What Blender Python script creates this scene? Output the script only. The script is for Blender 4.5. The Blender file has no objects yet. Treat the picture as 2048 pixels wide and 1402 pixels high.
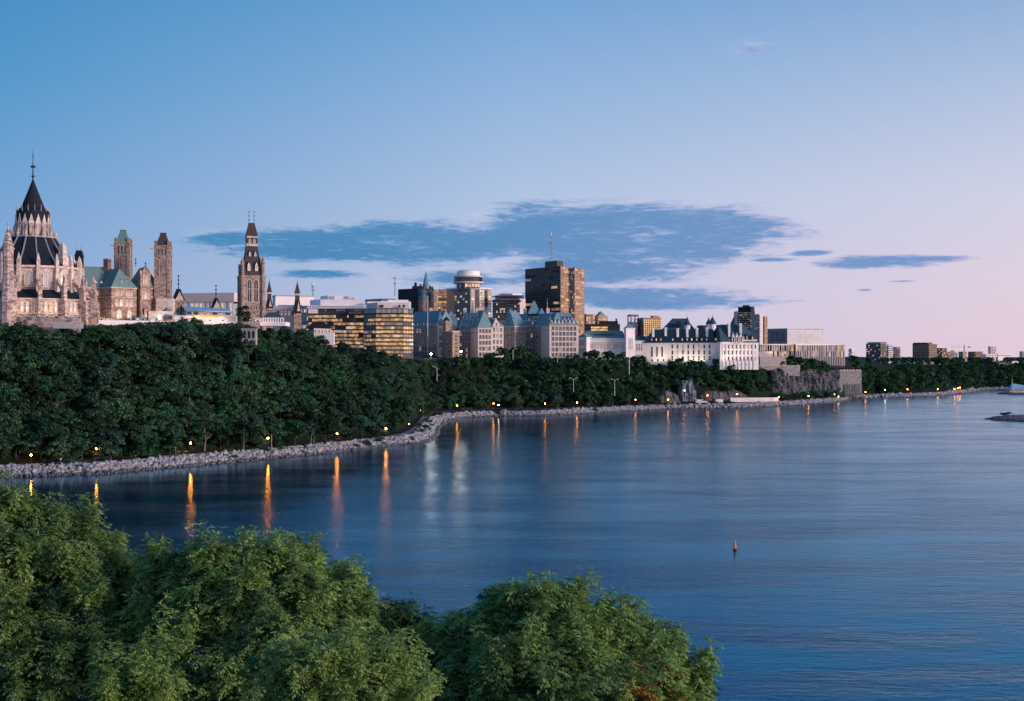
import bpy, math, random
import numpy as np
from mathutils import Vector
R = math.radians
PI = math.pi
scene = bpy.context.scene
rnd = random.Random(7)
rng = np.random.default_rng(7)

# ---------------------------------------------------------------- camera, sky, sun, exposure
CAM_H, FOC, HOR, CX = 45.0, 2500.0, 714.0, 1024.0      # photograph measured at 2048 x 1402
cam_d = bpy.data.cameras.new('camera'); cam = bpy.data.objects.new('camera', cam_d)
scene.collection.objects.link(cam); scene.camera = cam
cam.location = (0, 0, CAM_H); cam.rotation_euler = (R(90), 0, 0)
cam_d.sensor_width = 36; cam_d.lens = 36 * FOC / 2048
cam_d.shift_y = (HOR - 701) / 2048
cam_d.clip_start = 1; cam_d.clip_end = 40000

scene.view_settings.view_transform = 'Standard'; scene.view_settings.look = 'None'
scene.view_settings.gamma = 1; scene.view_settings.exposure = 0
scene.view_settings.use_curve_mapping = False
scene.cycles.max_bounces = 6; scene.cycles.diffuse_bounces = 3; scene.cycles.glossy_bounces = 3
scene.cycles.transmission_bounces = 4; scene.cycles.sample_clamp_indirect = 6
scene.cycles.use_denoising = True

def lin(c):
    return tuple((v / 255 / 12.92) if v / 255 <= 0.04045 else ((v / 255 + 0.055) / 1.055) ** 2.4 for v in c)

SUN_AZ, SUN_EL = 114.0, 12.0      # clockwise from the view direction (+Y): to the right and behind

world = bpy.data.worlds.new('World'); scene.world = world; world.use_nodes = True
nt = world.node_tree; nt.nodes.clear()

class NG:
    """small helper to wire shader nodes"""
    def __init__(s, tree): s.t = tree
    def n(s, typ, **kw):
        nd = s.t.nodes.new('ShaderNode' + typ)
        for k, v in kw.items(): setattr(nd, k, v)
        return nd
    def put(s, sock, v):
        if isinstance(v, bpy.types.NodeSocket): s.t.links.new(v, sock)
        else: sock.default_value = v
    def m(s, op, a, b=None, c=None, clamp=False):
        nd = s.n('Math', operation=op); nd.use_clamp = clamp
        s.put(nd.inputs[0], a)
        if b is not None: s.put(nd.inputs[1], b)
        if c is not None: s.put(nd.inputs[2], c)
        return nd.outputs[0]
    def mapr(s, v, a, b, c=0., d=1., smooth=False):
        nd = s.n('MapRange'); nd.clamp = True
        if smooth: nd.interpolation_type = 'SMOOTHSTEP'
        s.put(nd.inputs[0], v)
        for i, q in zip((1, 2, 3, 4), (a, b, c, d)): s.put(nd.inputs[i], q)
        return nd.outputs[0]
    def mix(s, f, a, b, mode='MIX'):
        nd = s.n('Mix', data_type='RGBA', blend_type=mode)
        s.put(nd.inputs[0], f)
        for i, q in ((6, a), (7, b)):
            s.put(nd.inputs[i], q if isinstance(q, bpy.types.NodeSocket) else (*q[:3], 1))
        return nd.outputs[2]
    def ramp(s, v, stops):
        nd = s.n('ValToRGB'); cr = nd.color_ramp
        while len(cr.elements) < len(stops): cr.elements.new(0.5)
        for e, (p, c) in zip(cr.elements, stops): e.position = p; e.color = (*c[:3], 1)
        s.put(nd.inputs[0], v); return nd.outputs[0]
    def noise(s, vec, scale, detail=4, rough=.55, dist=0.):
        nd = s.n('TexNoise'); s.put(nd.inputs['Vector'], vec); nd.inputs['Scale'].default_value = scale
        nd.inputs['Detail'].default_value = detail; nd.inputs['Roughness'].default_value = rough
        nd.inputs['Distortion'].default_value = dist
        return nd.outputs['Fac']

g = NG(nt)
tc = g.n('TexCoord').outputs['Generated']
sep = g.n('SeparateXYZ'); nt.links.new(tc, sep.inputs[0])
X, Y, Z_ = sep.outputs
el = g.m('MULTIPLY', g.m('ARCSINE', Z_), 180 / PI)
az = g.m('MULTIPLY', g.m('ARCTAN2', X, Y), 180 / PI)
v = g.m('DIVIDE', g.m('MAXIMUM', el, 0.0), 90.0)
def skyramp(*st): return g.ramp(v, [(e / 90, lin(c)) for e, c in st])
rl = skyramp((0, (150, 176, 216)), (3, (138, 172, 216)), (7, (112, 162, 212)), (12, (80, 150, 204)), (16.5, (60, 138, 196)), (45, (30, 92, 158)), (90, (24, 74, 135)))
rc = skyramp((0, (206, 200, 226)), (3, (192, 199, 228)), (7, (176, 196, 228)), (12, (144, 180, 222)), (16.5, (110, 162, 213)), (45, (50, 112, 178)), (90, (24, 74, 135)))
rr = skyramp((0, (229, 204, 219)), (3, (224, 208, 226)), (7, (208, 210, 231)), (12, (172, 192, 225)), (16.5, (130, 168, 213)), (45, (62, 120, 184)), (90, (24, 74, 135)))
rs = skyramp((0, (255, 214, 196)), (5, (252, 214, 208)), (12, (226, 208, 224)), (25, (150, 180, 218)), (50, (80, 130, 190)), (90, (24, 74, 135)))
ca = g.m('COSINE', g.m('SUBTRACT', g.m('MULTIPLY', az, PI / 180), R(SUN_AZ)))
w = g.m('MULTIPLY_ADD', ca, .5, .5)
def wat(a): return .5 + .5 * math.cos(R(a - SUN_AZ))
base = g.mix(g.mapr(w, wat(-22.3), wat(0)), rl, rc)
base = g.mix(g.mapr(w, wat(0), wat(22.3)), base, rr)
base = g.mix(g.mapr(w, wat(22.3), 1.0, smooth=True), base, rs)
# clouds: long blue banks low in the sky, built from warped ellipses in azimuth / elevation
def pa(px): return math.degrees(math.atan((px - CX) / FOC))
def pe(px, py): return math.degrees(math.atan((HOR - py) / math.hypot(FOC, px - CX)))
cmb = g.n('CombineXYZ'); g.put(cmb.inputs[0], g.m('MULTIPLY', az, .30)); g.put(cmb.inputs[1], g.m('MULTIPLY', el, 1.5))
n1 = g.noise(cmb.outputs[0], 0.9, 7, .58, .4)
cm2 = g.n('CombineXYZ'); g.put(cm2.inputs[0], g.m('MULTIPLY', az, .5)); g.put(cm2.inputs[1], g.m('MULTIPLY', el, 4.2)); cm2.inputs[2].default_value = 4
n2 = g.noise(cm2.outputs[0], 1.3, 7, .62, .6)
cm3 = g.n('CombineXYZ'); g.put(cm3.inputs[0], g.m('MULTIPLY', az, 1.1)); g.put(cm3.inputs[1], g.m('MULTIPLY', el, 5.0)); cm3.inputs[2].default_value = 9
n3 = g.noise(cm3.outputs[0], 1.0, 8, .66, .9)
def ell(px, py, rx, ry, amp=1.0):
    a0, e0 = pa(px), pe(px, py); ra, re = rx / FOC * 57.3, ry / FOC * 57.3
    dx = g.m('DIVIDE', g.m('SUBTRACT', az, a0), ra); dy = g.m('DIVIDE', g.m('SUBTRACT', el, e0), re)
    d = g.m('SQRT', g.m('ADD', g.m('MULTIPLY', dx, dx), g.m('MULTIPLY', dy, dy)))
    return g.m('SUBTRACT', amp * .8 + .2, d)
fld = None
for e in [(1255, 474, 312, 72), (1120, 464, 200, 62), (1420, 460, 150, 48), (840, 486, 280, 46), (640, 490, 230, 36), (470, 480, 150, 24, .7),
          (1180, 540, 260, 42, .8), (640, 548, 130, 14, .7), (930, 560, 240, 34, .45), (1330, 602, 250, 20, .9), (1180, 590, 240, 30, .6),
          (1745, 524, 140, 20, .68), (1860, 517, 110, 11, .5), (1620, 506, 70, 10, .6), (1545, 520, 90, 8, .45), (1800, 562, 70, 7, .22), (1730, 580, 30, 5, .32), (1500, 95, 130, 34, .06), (1330, 590, 250, 26, .6), (1400, 505, 110, 26, .6)]:
    q = ell(*e); fld = q if fld is None else g.m('MAXIMUM', fld, q)
dens = g.m('ADD', g.m('MINIMUM', g.m('MULTIPLY', fld, 1.35), .62), g.m('MULTIPLY_ADD', n1, 1.35, -.58))
dens = g.m('ADD', dens, g.m('MULTIPLY_ADD', n2, .95, -.47))
dens = g.m('ADD', dens, g.m('MULTIPLY_ADD', n3, .75, -.37))
mask = g.mapr(dens, -.12, .50, smooth=True)
thick = g.mapr(g.m('ADD', dens, g.m('MULTIPLY_ADD', n3, 1.0, -.5)), .05, .75, smooth=True)
side = g.mapr(az, -8., 14.)
ccol = g.mix(side, lin((52, 130, 184)), lin((104, 146, 200)))
cthin = g.mix(side, lin((120, 165, 214)), lin((150, 165, 214)))
cc = g.mix(thick, cthin, ccol)
cc = g.mix(g.m('MULTIPLY', g.mapr(g.m('ADD', n2, g.m('MULTIPLY', n3, .5)), .82, 1.08, smooth=True), .32), cc, lin((196, 196, 228)))
front = g.mapr(g.m('COSINE', g.m('MULTIPLY', az, PI / 180)), .2, .6)
sky = g.mix(g.m('MULTIPLY', g.m('MULTIPLY', mask, .93), front), base, cc)
# bright torn rims and thin veils around the bank
veil = g.mapr(g.m('ADD', g.m('MULTIPLY', fld, .8), g.m('MULTIPLY_ADD', n2, 1.1, -.45)), .0, .35, smooth=True)
vf = g.m('MULTIPLY', g.m('MULTIPLY', veil, g.m('SUBTRACT', 1.0, mask)), .35)
sky = g.mix(g.m('MULTIPLY', vf, front), sky, lin((226, 214, 236)))
nis = g.n('TexSky', sky_type='NISHITA'); nis.sun_disc = False; nis.sun_elevation = R(2); nis.sun_rotation = R(SUN_AZ)
bg0 = g.n('Background'); nt.links.new(nis.outputs[0], bg0.inputs[0]); bg0.inputs[1].default_value = .012
bg1 = g.n('Background'); nt.links.new(sky, bg1.inputs[0]); bg1.inputs[1].default_value = .97
ads = g.n('AddShader'); nt.links.new(bg0.outputs[0], ads.inputs[0]); nt.links.new(bg1.outputs[0], ads.inputs[1])
out = g.n('OutputWorld'); nt.links.new(ads.outputs[0], out.inputs[0])
world.cycles.sampling_method = 'MANUAL'; world.cycles.sample_map_resolution = 512

sd = bpy.data.lights.new('afterglow_sun', 'SUN'); sun = bpy.data.objects.new('afterglow_sun', sd)
scene.collection.objects.link(sun)
sd.energy = 3.3; sd.angle = R(12); sd.color = (1.0, .76, .68)
dv = Vector((math.sin(R(SUN_AZ)) * math.cos(R(SUN_EL)), math.cos(R(SUN_AZ)) * math.cos(R(SUN_EL)), math.sin(R(SUN_EL))))
sun.rotation_euler = (-dv).to_track_quat('-Z', 'Y').to_euler()

# ---------------------------------------------------------------- materials
def mat(name, col, rough=.85, var=.18, scale=.6, spec=.25, metal=0., em=None, es=0., kind='noise', col2=None, bump=0., objvar=0.):
    m = bpy.data.materials.new(name); m.use_nodes = True; t = m.node_tree; q = NG(t)
    b = t.nodes['Principled BSDF']
    b.inputs['Roughness'].default_value = rough; b.inputs['Metallic'].default_value = metal
    b.inputs['Specular IOR Level'].default_value = spec
    co = q.n('TexCoord').outputs['Object']
    c2 = col2 or tuple(c * (1 - var) for c in col); c1 = col if col2 else tuple(min(1, c * (1 + var)) for c in col)
    if kind == 'blocks':      # courses of mottled squared stone
        mp = q.n('Mapping'); t.links.new(co, mp.inputs[0]); mp.inputs['Scale'].default_value = (scale, scale, scale * 2.2)
        vo = q.n('TexVoronoi', feature='F1', distance='CHEBYCHEV'); t.links.new(mp.outputs[0], vo.inputs['Vector']); vo.inputs['Scale'].default_value = 1
        f = q.m('MULTIPLY_ADD', q.noise(co, scale * .5, 4), .7, q.m('MULTIPLY', q.n('SeparateColor').outputs[0], 0))
        sc_ = q.n('SeparateColor'); t.links.new(vo.outputs['Color'], sc_.inputs[0])
        f = q.m('ADD', q.m('MULTIPLY', sc_.outputs[0], .62), q.m('MULTIPLY', q.noise(co, scale * .35, 4), .38))
        c = q.mix(q.mapr(f, .22, .75), c2, c1)
    elif kind == 'streak':    # metal sheet / rock with upright streaks
        mp = q.n('Mapping'); t.links.new(co, mp.inputs[0]); mp.inputs['Scale'].default_value = (scale * 3, scale * 3, scale * .35)
        c = q.mix(q.mapr(q.noise(mp.outputs[0], 1, 5, .6), .3, .7), c2, c1)
    else:
        c = q.mix(q.mapr(q.noise(co, scale, 5, .6), .32, .68), c2, c1)
    if objvar:
        oi = q.n('ObjectInfo').outputs['Random']
        hs = q.n('HueSaturation'); t.links.new(c, hs.inputs['Color'])
        q.put(hs.inputs['Value'], q.m('MULTIPLY_ADD', oi, objvar, 1 - objvar / 2)); c = hs.outputs[0]
    t.links.new(c, b.inputs['Base Color'])
    if bump:
        bp = q.n('Bump'); bp.inputs['Strength'].default_value = bump; q.put(bp.inputs['Height'], q.noise(co, scale * 3, 5)); t.links.new(bp.outputs[0], b.inputs['Normal'])
    if em:
        b.inputs['Emission Color'].default_value = (*em, 1); b.inputs['Emission Strength'].default_value = es
        if es < 10: m.cycles.emission_sampling = 'NONE'
    return m

M = {}
M['lib_stone'] = mat('mottled_gothic_stone', (.62, .48, .43), kind='blocks', col2=(.20, .145, .135), scale=.62)
M['pale_stone'] = mat('dressed_pale_stone', (.60, .49, .44), var=.22, scale=.5, kind='blocks')
M['brown_stone'] = mat('brown_sandstone', (.44, .32, .27), kind='blocks', col2=(.17, .115, .10), scale=.7)
M['tower_stone'] = mat('grey_brown_tower_stone', (.44, .33, .29), kind='blocks', col2=(.19, .135, .12), scale=.7)
M['slate'] = mat('dark_slate_roof', (.010, .015, .026), rough=.75, var=.3, kind='streak', scale=.5)
M['slate_brown'] = mat('brown_slate_roof', (.060, .050, .050), rough=.7, var=.3, kind='streak', scale=.5)
M['lead'] = mat('pale_lead_rib', (.30, .30, .33), rough=.5)
M['copper'] = mat('green_copper_roof', (.125, .225, .22), rough=.6, var=.25, kind='streak', scale=.4)
M['copper_blue'] = mat('blue_green_copper_roof', (.135, .25, .31), rough=.6, var=.25, kind='streak', scale=.4)
M['copper_dark'] = mat('dark_copper_roof', (.036, .078, .108), rough=.6, var=.3, kind='streak', scale=.4)
M['iron'] = mat('dark_iron', (.02, .02, .025), rough=.5)
M['conf_stone'] = mat('rough_grey_pink_stone', (.43, .38, .365), kind='blocks', col2=(.20, .175, .17), scale=.7)
M['conf_trim'] = mat('smooth_buff_stone', (.62, .545, .51), var=.12)
M['white_stone'] = mat('white_limestone', (.80, .75, .75), var=.10, scale=.15)
M['grey_conc'] = mat('weathered_concrete', (.36, .35, .35), var=.2, scale=.3)
M['white_panel'] = mat('white_cladding_panel', (.82, .78, .80), var=.07, scale=.2, rough=.6)
M['pink_panel'] = mat('pinkish_concrete_panel', (.62, .53, .51), var=.1, scale=.2)
M['dark_metal'] = mat('dark_brown_metal_cladding', (.062, .050, .050), rough=.45, var=.2, spec=.4)
M['bronze'] = mat('bronze_mullion', (.30, .19, .13), rough=.45, var=.15, spec=.4)
M['black_panel'] = mat('black_cladding', (.014, .017, .024), rough=.5, var=.2)
M['brick'] = mat('red_brown_brick', (.24, .135, .10), kind='blocks', scale=1.5)
M['tan'] = mat('tan_brick', (.40, .27, .20), kind='blocks', scale=1.5)
M['blue_roof'] = mat('blue_metal_roof', (.20, .36, .55), rough=.35, var=.12, kind='streak', scale=.4, spec=.5)
M['glass'] = mat('dark_window_glass', (.022, .032, .048), rough=.12, var=.3, scale=.8, spec=.6)
M['glass_pale'] = mat('pale_window_glass', (.30, .30, .33), rough=.2, var=.2, scale=.8, spec=.6)
M['glass_blue'] = mat('blue_curtain_glass', (.05, .11, .18), rough=.08, var=.3, scale=.3, spec=.9)
M['lit'] = mat('lit_window_warm', (.4, .3, .2), em=(1., .60, .30), es=.85)
M['lit_dim'] = mat('lit_window_dim', (.3, .22, .18), em=(1., .64, .48), es=.36)
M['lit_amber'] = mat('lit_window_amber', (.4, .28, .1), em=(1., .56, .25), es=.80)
M['lit_cream'] = mat('lit_window_cream', (.4, .35, .3), em=(1., .78, .62), es=.75)
M['asphalt'] = mat('path_asphalt', (.16, .165, .18), var=.15, scale=.8)
M['rockgrey'] = mat('riprap_stone', (.29, .29, .305), var=.55, scale=.45, rough=.9)
M['ashlar'] = mat('grey_ashlar_wall', (.34, .325, .32), kind='blocks', col2=(.17, .165, .17), scale=.5)
M['wetrock'] = mat('wet_riprap_stone', (.10, .10, .105), var=.45, scale=.45, rough=.5)
M['cliff'] = mat('limestone_cliff', (.17, .17, .185), col2=(.035, .04, .05), kind='streak', scale=.35, bump=.5)
M['palecliff'] = mat('pale_limestone_outcrop', (.24, .25, .29), col2=(.10, .11, .14), kind='streak', scale=.3, bump=.5)
M['bark'] = mat('tree_bark', (.07, .055, .05), var=.3, scale=3, kind='streak')
M['bark_pale'] = mat('pale_bark', (.24, .20, .20), var=.3, scale=3, kind='streak')
M['wood'] = mat('bench_wood', (.36, .15, .07), var=.2)
M['orange'] = mat('orange_plastic', (.75, .30, .06), var=.1)
M['white_paint'] = mat('white_paint', (.78, .76, .76), var=.06)
M['steel'] = mat('galvanised_steel', (.42, .43, .46), rough=.45, metal=.3)
for k_ in ('lit', 'lit_dim', 'lit_amber', 'lit_cream'):      # rooms behind the glass are unevenly lit
    t_ = M[k_].node_tree; q_ = NG(t_); b_ = t_.nodes['Principled BSDF']; co_ = q_.n('TexCoord').outputs['Object']
    f_ = q_.mapr(q_.noise(co_, .32, 5, .75), .40, .60, .12, 1.25)
    q_.put(b_.inputs['Emission Strength'], q_.m('MULTIPLY', f_, b_.inputs['Emission Strength'].default_value))
def lampmat(name, col, es):
    m = mat(name, (.8, .7, .5), em=col, es=es); m.cycles.emission_sampling = 'FRONT'; return m
M['sodium'] = lampmat('sodium_lamp_glow', (1., .25, .02), 170)
M['sodium_dim'] = lampmat('dimmer_sodium_lamp_glow', (1., .27, .03), 62)
M['warmlamp'] = lampmat('warm_lamp_glow', (1., .72, .45), 38)
M['whitelamp'] = lampmat('white_flood_glow', (1., .84, .70), 14)

# ---------------------------------------------------------------- mesh helpers
def P(px, D): return ((px - CX) / FOC * D, D)
def Z(py, D): return CAM_H + (HOR - py) / FOC * D
def PX(x, y): return x / y * FOC + CX
def PY(z, D): return HOR - (z - CAM_H) / D * FOC
COL = scene.collection

class MB:
    def __init__(s): s.v = []; s.f = []; s.mi = []; s.m = 0
    def face(s, pts, m=None):
        i = len(s.v); s.v.extend([tuple(p) for p in pts]); s.f.append(tuple(range(i, i + len(pts)))); s.mi.append(s.m if m is None else m)
    def idx(s, vs, fs, m=None):
        i = len(s.v); s.v.extend([tuple(p) for p in vs])
        for f in fs: s.f.append(tuple(i + k for k in f)); s.mi.append(s.m if m is None else m)
    def frus(s, p0, z0, p1, z1, cap=True, bottom=False, m=None):
        n = len(p0)
        zz0 = z0 if hasattr(z0, '__len__') else [z0] * n; zz1 = z1 if hasattr(z1, '__len__') else [z1] * n
        vs = [(p[0], p[1], z) for p, z in zip(p0, zz0)] + [(p[0], p[1], z) for p, z in zip(p1, zz1)]
        fs = [(k, (k + 1) % n, n + (k + 1) % n, n + k) for k in range(n)]
        if cap: fs.append(tuple(range(n, 2 * n)))
        if bottom: fs.append(tuple(range(n - 1, -1, -1)))
        s.idx(vs, fs, m)
    def prism(s, poly, z0, z1, m=None, bottom=False): s.frus(poly, z0, poly, z1, True, bottom, m)
    def cone(s, poly, z0, apex, m=None):
        n = len(poly); vs = [(p[0], p[1], z0) for p in poly] + [apex]
        s.idx(vs, [(k, (k + 1) % n, n) for k in range(n)], m)
    def box(s, c, sx, sy, z0, z1, rz=0, m=None, bottom=True): s.prism(rect(c, sx, sy, rz), z0, z1, m, bottom)
    def tube(s, a, b, r0, r1=None, n=6, m=None):
        a = Vector(a); b = Vector(b); r1 = r0 if r1 is None else r1
        d = (b - a).normalized(); u = d.orthogonal().normalized(); w_ = d.cross(u)
        vs = []
        for c, r in ((a, r0), (b, r1)):
            for k in range(n): t = 2 * PI * k / n; vs.append(tuple(c + (u * math.cos(t) + w_ * math.sin(t)) * r))
        fs = [(k, (k + 1) % n, n + (k + 1) % n, n + k) for k in range(n)] + [tuple(range(n, 2 * n)), tuple(range(n - 1, -1, -1))]
        s.idx(vs, fs, m)
    def ball(s, c, r, m=None, n=8, h=5, sz=1.):
        vs = [(c[0], c[1], c[2] - r * sz)]
        for i in range(1, h):
            p = -PI / 2 + PI * i / h
            for k in range(n): t = 2 * PI * k / n; vs.append((c[0] + r * math.cos(p) * math.cos(t), c[1] + r * math.cos(p) * math.sin(t), c[2] + r * sz * math.sin(p)))
        vs.append((c[0], c[1], c[2] + r * sz)); L = len(vs) - 1
        fs = [(0, 1 + (k + 1) % n, 1 + k) for k in range(n)]
        for i in range(h - 2):
            a = 1 + i * n; b = a + n
            fs += [(a + k, a + (k + 1) % n, b + (k + 1) % n, b + k) for k in range(n)]
        a = 1 + (h - 2) * n
        fs += [(a + k, a + (k + 1) % n, L) for k in range(n)]
        s.idx(vs, fs, m)
    def build(s, name, mats, root=None, **kw):
        off = ORG.get(root.name, (0, 0, 0)) if root is not None else kw.get('org', (0, 0, 0))
        me = bpy.data.meshes.new(name)
        me.from_pydata([(a - off[0], b - off[1], c - off[2]) for a, b, c in s.v], [], s.f)
        if not isinstance(mats, (list, tuple)): mats = [mats]
        for q in mats: me.materials.append(q)
        if len(mats) > 1: me.polygons.foreach_set('material_index', s.mi)
        me.update()
        o = bpy.data.objects.new(name, me); COL.objects.link(o)
        if root is not None: o.parent = root; ORG[o.name] = off
        else: o.location = off; ORG[o.name] = off
        if kw.get('stuff'): o['kind'] = 'stuff'
        return o
ORG = {}
def rect(c, sx, sy, rz=0):
    ca_, sa_ = math.cos(rz), math.sin(rz)
    return [(c[0] + x * ca_ - y * sa_, c[1] + x * sa_ + y * ca_) for x, y in ((-sx / 2, -sy / 2), (sx / 2, -sy / 2), (sx / 2, sy / 2), (-sx / 2, sy / 2))]
def ngon(c, r, n=16, ph=0.): return [(c[0] + r * math.cos(ph + 2 * PI * k / n), c[1] + r * math.sin(ph + 2 * PI * k / n)) for k in range(n)]
def lerp(a, b, t): return tuple(x + (y - x) * t for x, y in zip(a, b))
def shrink(poly, d):
    """inset a convex polygon by d metres"""
    n = len(poly); c = (sum(p[0] for p in poly) / n, sum(p[1] for p in poly) / n); out_ = []
    for k in range(n):
        a, b, e = Vector(poly[k - 1]), Vector(poly[k]), Vector(poly[(k + 1) % n])
        d1 = (b - a).normalized(); d2 = (e - b).normalized()
        n1_ = Vector((-d1.y, d1.x)); n2_ = Vector((-d2.y, d2.x))
        if n1_.dot(Vector(c) - a) < 0: n1_ = -n1_
        if n2_.dot(Vector(c) - b) < 0: n2_ = -n2_
        bis = (n1_ + n2_); L = bis.length
        bis = bis / L if L > 1e-6 else n1_
        out_.append(tuple(b + bis * (d / max(.3, bis.dot(n1_)))))
    return out_
def plan(a, b, c):
    """rectangle in plan from three corners given as (pixel column, depth): far-left, near, far-right"""
    A, B, C = P(*a), P(*b), P(*c); return [A, B, C, (A[0] + C[0] - B[0], A[1] + C[1] - B[1])]
def slab(a, b, t):
    """rectangle in plan with front edge a-b and thickness t away from the camera"""
    A, B = P(*a), P(*b); L = math.hypot(B[0] - A[0], B[1] - A[1]); nx, ny = -(B[1] - A[1]) / L, (B[0] - A[0]) / L
    return [A, B, (B[0] + nx * t, B[1] + ny * t), (A[0] + nx * t, A[1] + ny * t)]

def thing(name, label, cat, loc, group=None):
    o = bpy.data.objects.new(name, None); COL.objects.link(o); o.location = loc; o.empty_display_size = 1
    o['label'] = label; o['category'] = cat
    if group: o['group'] = group
    ORG[o.name] = tuple(loc); return o
def tag(o, label, cat, group=None):
    o['label'] = label; o['category'] = cat
    if group: o['group'] = group
    return o
def setting(o): o['kind'] = 'structure'; return o

WCACHE = {}
def outline(wd, ht, style):
    h = ht / 2; a = wd / 2
    if style == 'arch':
        return [(-a, -h), (a, -h), (a, h - a * 1.3), (a * .8, h - a * .62), (a * .42, h - a * .2), (0, h), (-a * .42, h - a * .2), (-a * .8, h - a * .62), (-a, h - a * 1.3)]
    if style == 'round':
        return [(-a, -h), (a, -h), (a, h - a), (a * .7, h - a * .3), (0, h), (-a * .7, h - a * .3), (-a, h - a)]
    return [(-a, -h), (a, -h), (a, h), (-a, h)]
def wmesh(wd, ht, style, fm, gm, proud=.22, fr=.22, cross=True):
    key = (round(wd, 2), round(ht, 2), style, fm.name, gm.name, proud, fr, cross)
    if key in WCACHE: return WCACHE[key]
    b = MB(); inner = outline(wd, ht, style); outer = outline(wd + 2 * fr, ht + 2 * fr, style); n = len(inner)
    for k in range(n):
        j = (k + 1) % n
        i0, i1, o0, o1 = inner[k], inner[j], outer[k], outer[j]
        b.face([(o0[0], -proud, o0[1]), (o1[0], -proud, o1[1]), (i1[0], -proud, i1[1]), (i0[0], -proud, i0[1])], 0)
        b.face([(i0[0], -proud, i0[1]), (i1[0], -proud, i1[1]), (i1[0], -.03, i1[1]), (i0[0], -.03, i0[1])], 0)
        b.face([(o1[0], -proud, o1[1]), (o0[0], -proud, o0[1]), (o0[0], 0, o0[1]), (o1[0], 0, o1[1])], 0)
    b.face([(x, -.03, z) for x, z in inner], 1)
    if cross:
        t = max(.05, wd * .05)
        b.face([(-t, -.09, -ht / 2), (t, -.09, -ht / 2), (t, -.09, ht * .42), (-t, -.09, ht * .42)], 0)
        b.face([(-wd / 2, -.1, ht * .08), (wd / 2, -.1, ht * .08), (wd / 2, -.1, ht * .08 + 2 * t), (-wd / 2, -.1, ht * .08 + 2 * t)], 0)
    me = bpy.data.meshes.new('window'); me.from_pydata(b.v, [], b.f); me.materials.append(fm); me.materials.append(gm)
    me.polygons.foreach_set('material_index', b.mi); me.update(); WCACHE[key] = me; return me
def put_window(root, me, x, y, z, ang, name='window'):
    off = ORG[root.name]; o = bpy.data.objects.new(name, me); COL.objects.link(o); o.parent = root
    o.location = (x - off[0], y - off[1], z - off[2]); o.rotation_euler = (0, 0, ang); return o
def wins(root, p, q, z0, z1, cols, rows, wd=.55, hd=.6, style='rect', fm=None, glass=None, t0=0., t1=1., skip=0., out_=0.02, cross=True, fr=.22):
    """grid of windows on the wall p->q (left to right as seen from outside)"""
    fm = fm or M['pale_stone']; glass = glass or [(M['glass'], 1)]
    L = math.hypot(q[0] - p[0], q[1] - p[1]); dx, dy = (q[0] - p[0]) / L, (q[1] - p[1]) / L; ang = math.atan2(dy, dx)
    cw = L * (t1 - t0) / cols; rh = (z1 - z0) / rows; tot = sum(w_ for _, w_ in glass)
    for r in range(rows):
        for c in range(cols):
            if rnd.random() < skip: continue
            u = rnd.random() * tot; gm = glass[-1][0]
            for gmat, w_ in glass:
                if u < w_: gm = gmat; break
                u -= w_
            s = L * t0 + cw * (c + .5)
            put_window(root, wmesh(cw * wd, rh * hd, style, fm, gm, fr=fr, cross=cross), p[0] + dx * s + dy * out_, p[1] + dy * s - dx * out_, z0 + rh * (r + .5), ang)
def curtain(root, p, q, z0, z1, cols, rows, glass, frame, off=.15, band=.28, mull=.12, bandname='floor_band', runs=1, bdeep=.35):
    """curtain wall: panes row by row, floor bands and upright mullions in front of a wall"""
    L = math.hypot(q[0] - p[0], q[1] - p[1]); dx, dy = (q[0] - p[0]) / L, (q[1] - p[1]) / L; nx, ny = dy, -dx
    tot = sum(w_ for _, w_ in glass); mats = [a for a, _ in glass]
    def pt(s, o): return (p[0] + dx * s + nx * o, p[1] + dy * s + ny * o)
    rh = (z1 - z0) / rows; cw = L / cols
    b = MB(); 
    for r in range(rows):
        c = 0
        while c < cols:
            u = rnd.random() * tot; k = len(glass) - 1
            for i, (_, w_) in enumerate(glass):
                if u < w_: k = i; break
                u -= w_
            for _ in range(rnd.randint(1, runs)):
                if c >= cols: break
                a = pt(c * cw, off); e = pt((c + 1) * cw, off)
                b.face([(a[0], a[1], z0 + r * rh), (e[0], e[1], z0 + r * rh), (e[0], e[1], z0 + (r + 1) * rh), (a[0], a[1], z0 + (r + 1) * rh)], k); c += 1
    b.build('pane', mats, root, stuff=True)
    for r in range(rows + 1):
        b = MB(); zc = z0 + r * rh; A = pt(0, -.05); B = pt(L, -.05); C_ = pt(L, off + bdeep); D_ = pt(0, off + bdeep)
        b.prism([D_, C_, B, A], zc - band, zc + band, bottom=True); b.build(bandname, frame, root)
    b = MB()
    for c in range(cols + 1):
        s = c * cw; b.prism([pt(s - mull, off + .25), pt(s + mull, off + .25), pt(s + mull, 0), pt(s - mull, 0)], z0, z1)
    b.build('mullion', frame, root, stuff=True)
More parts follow.
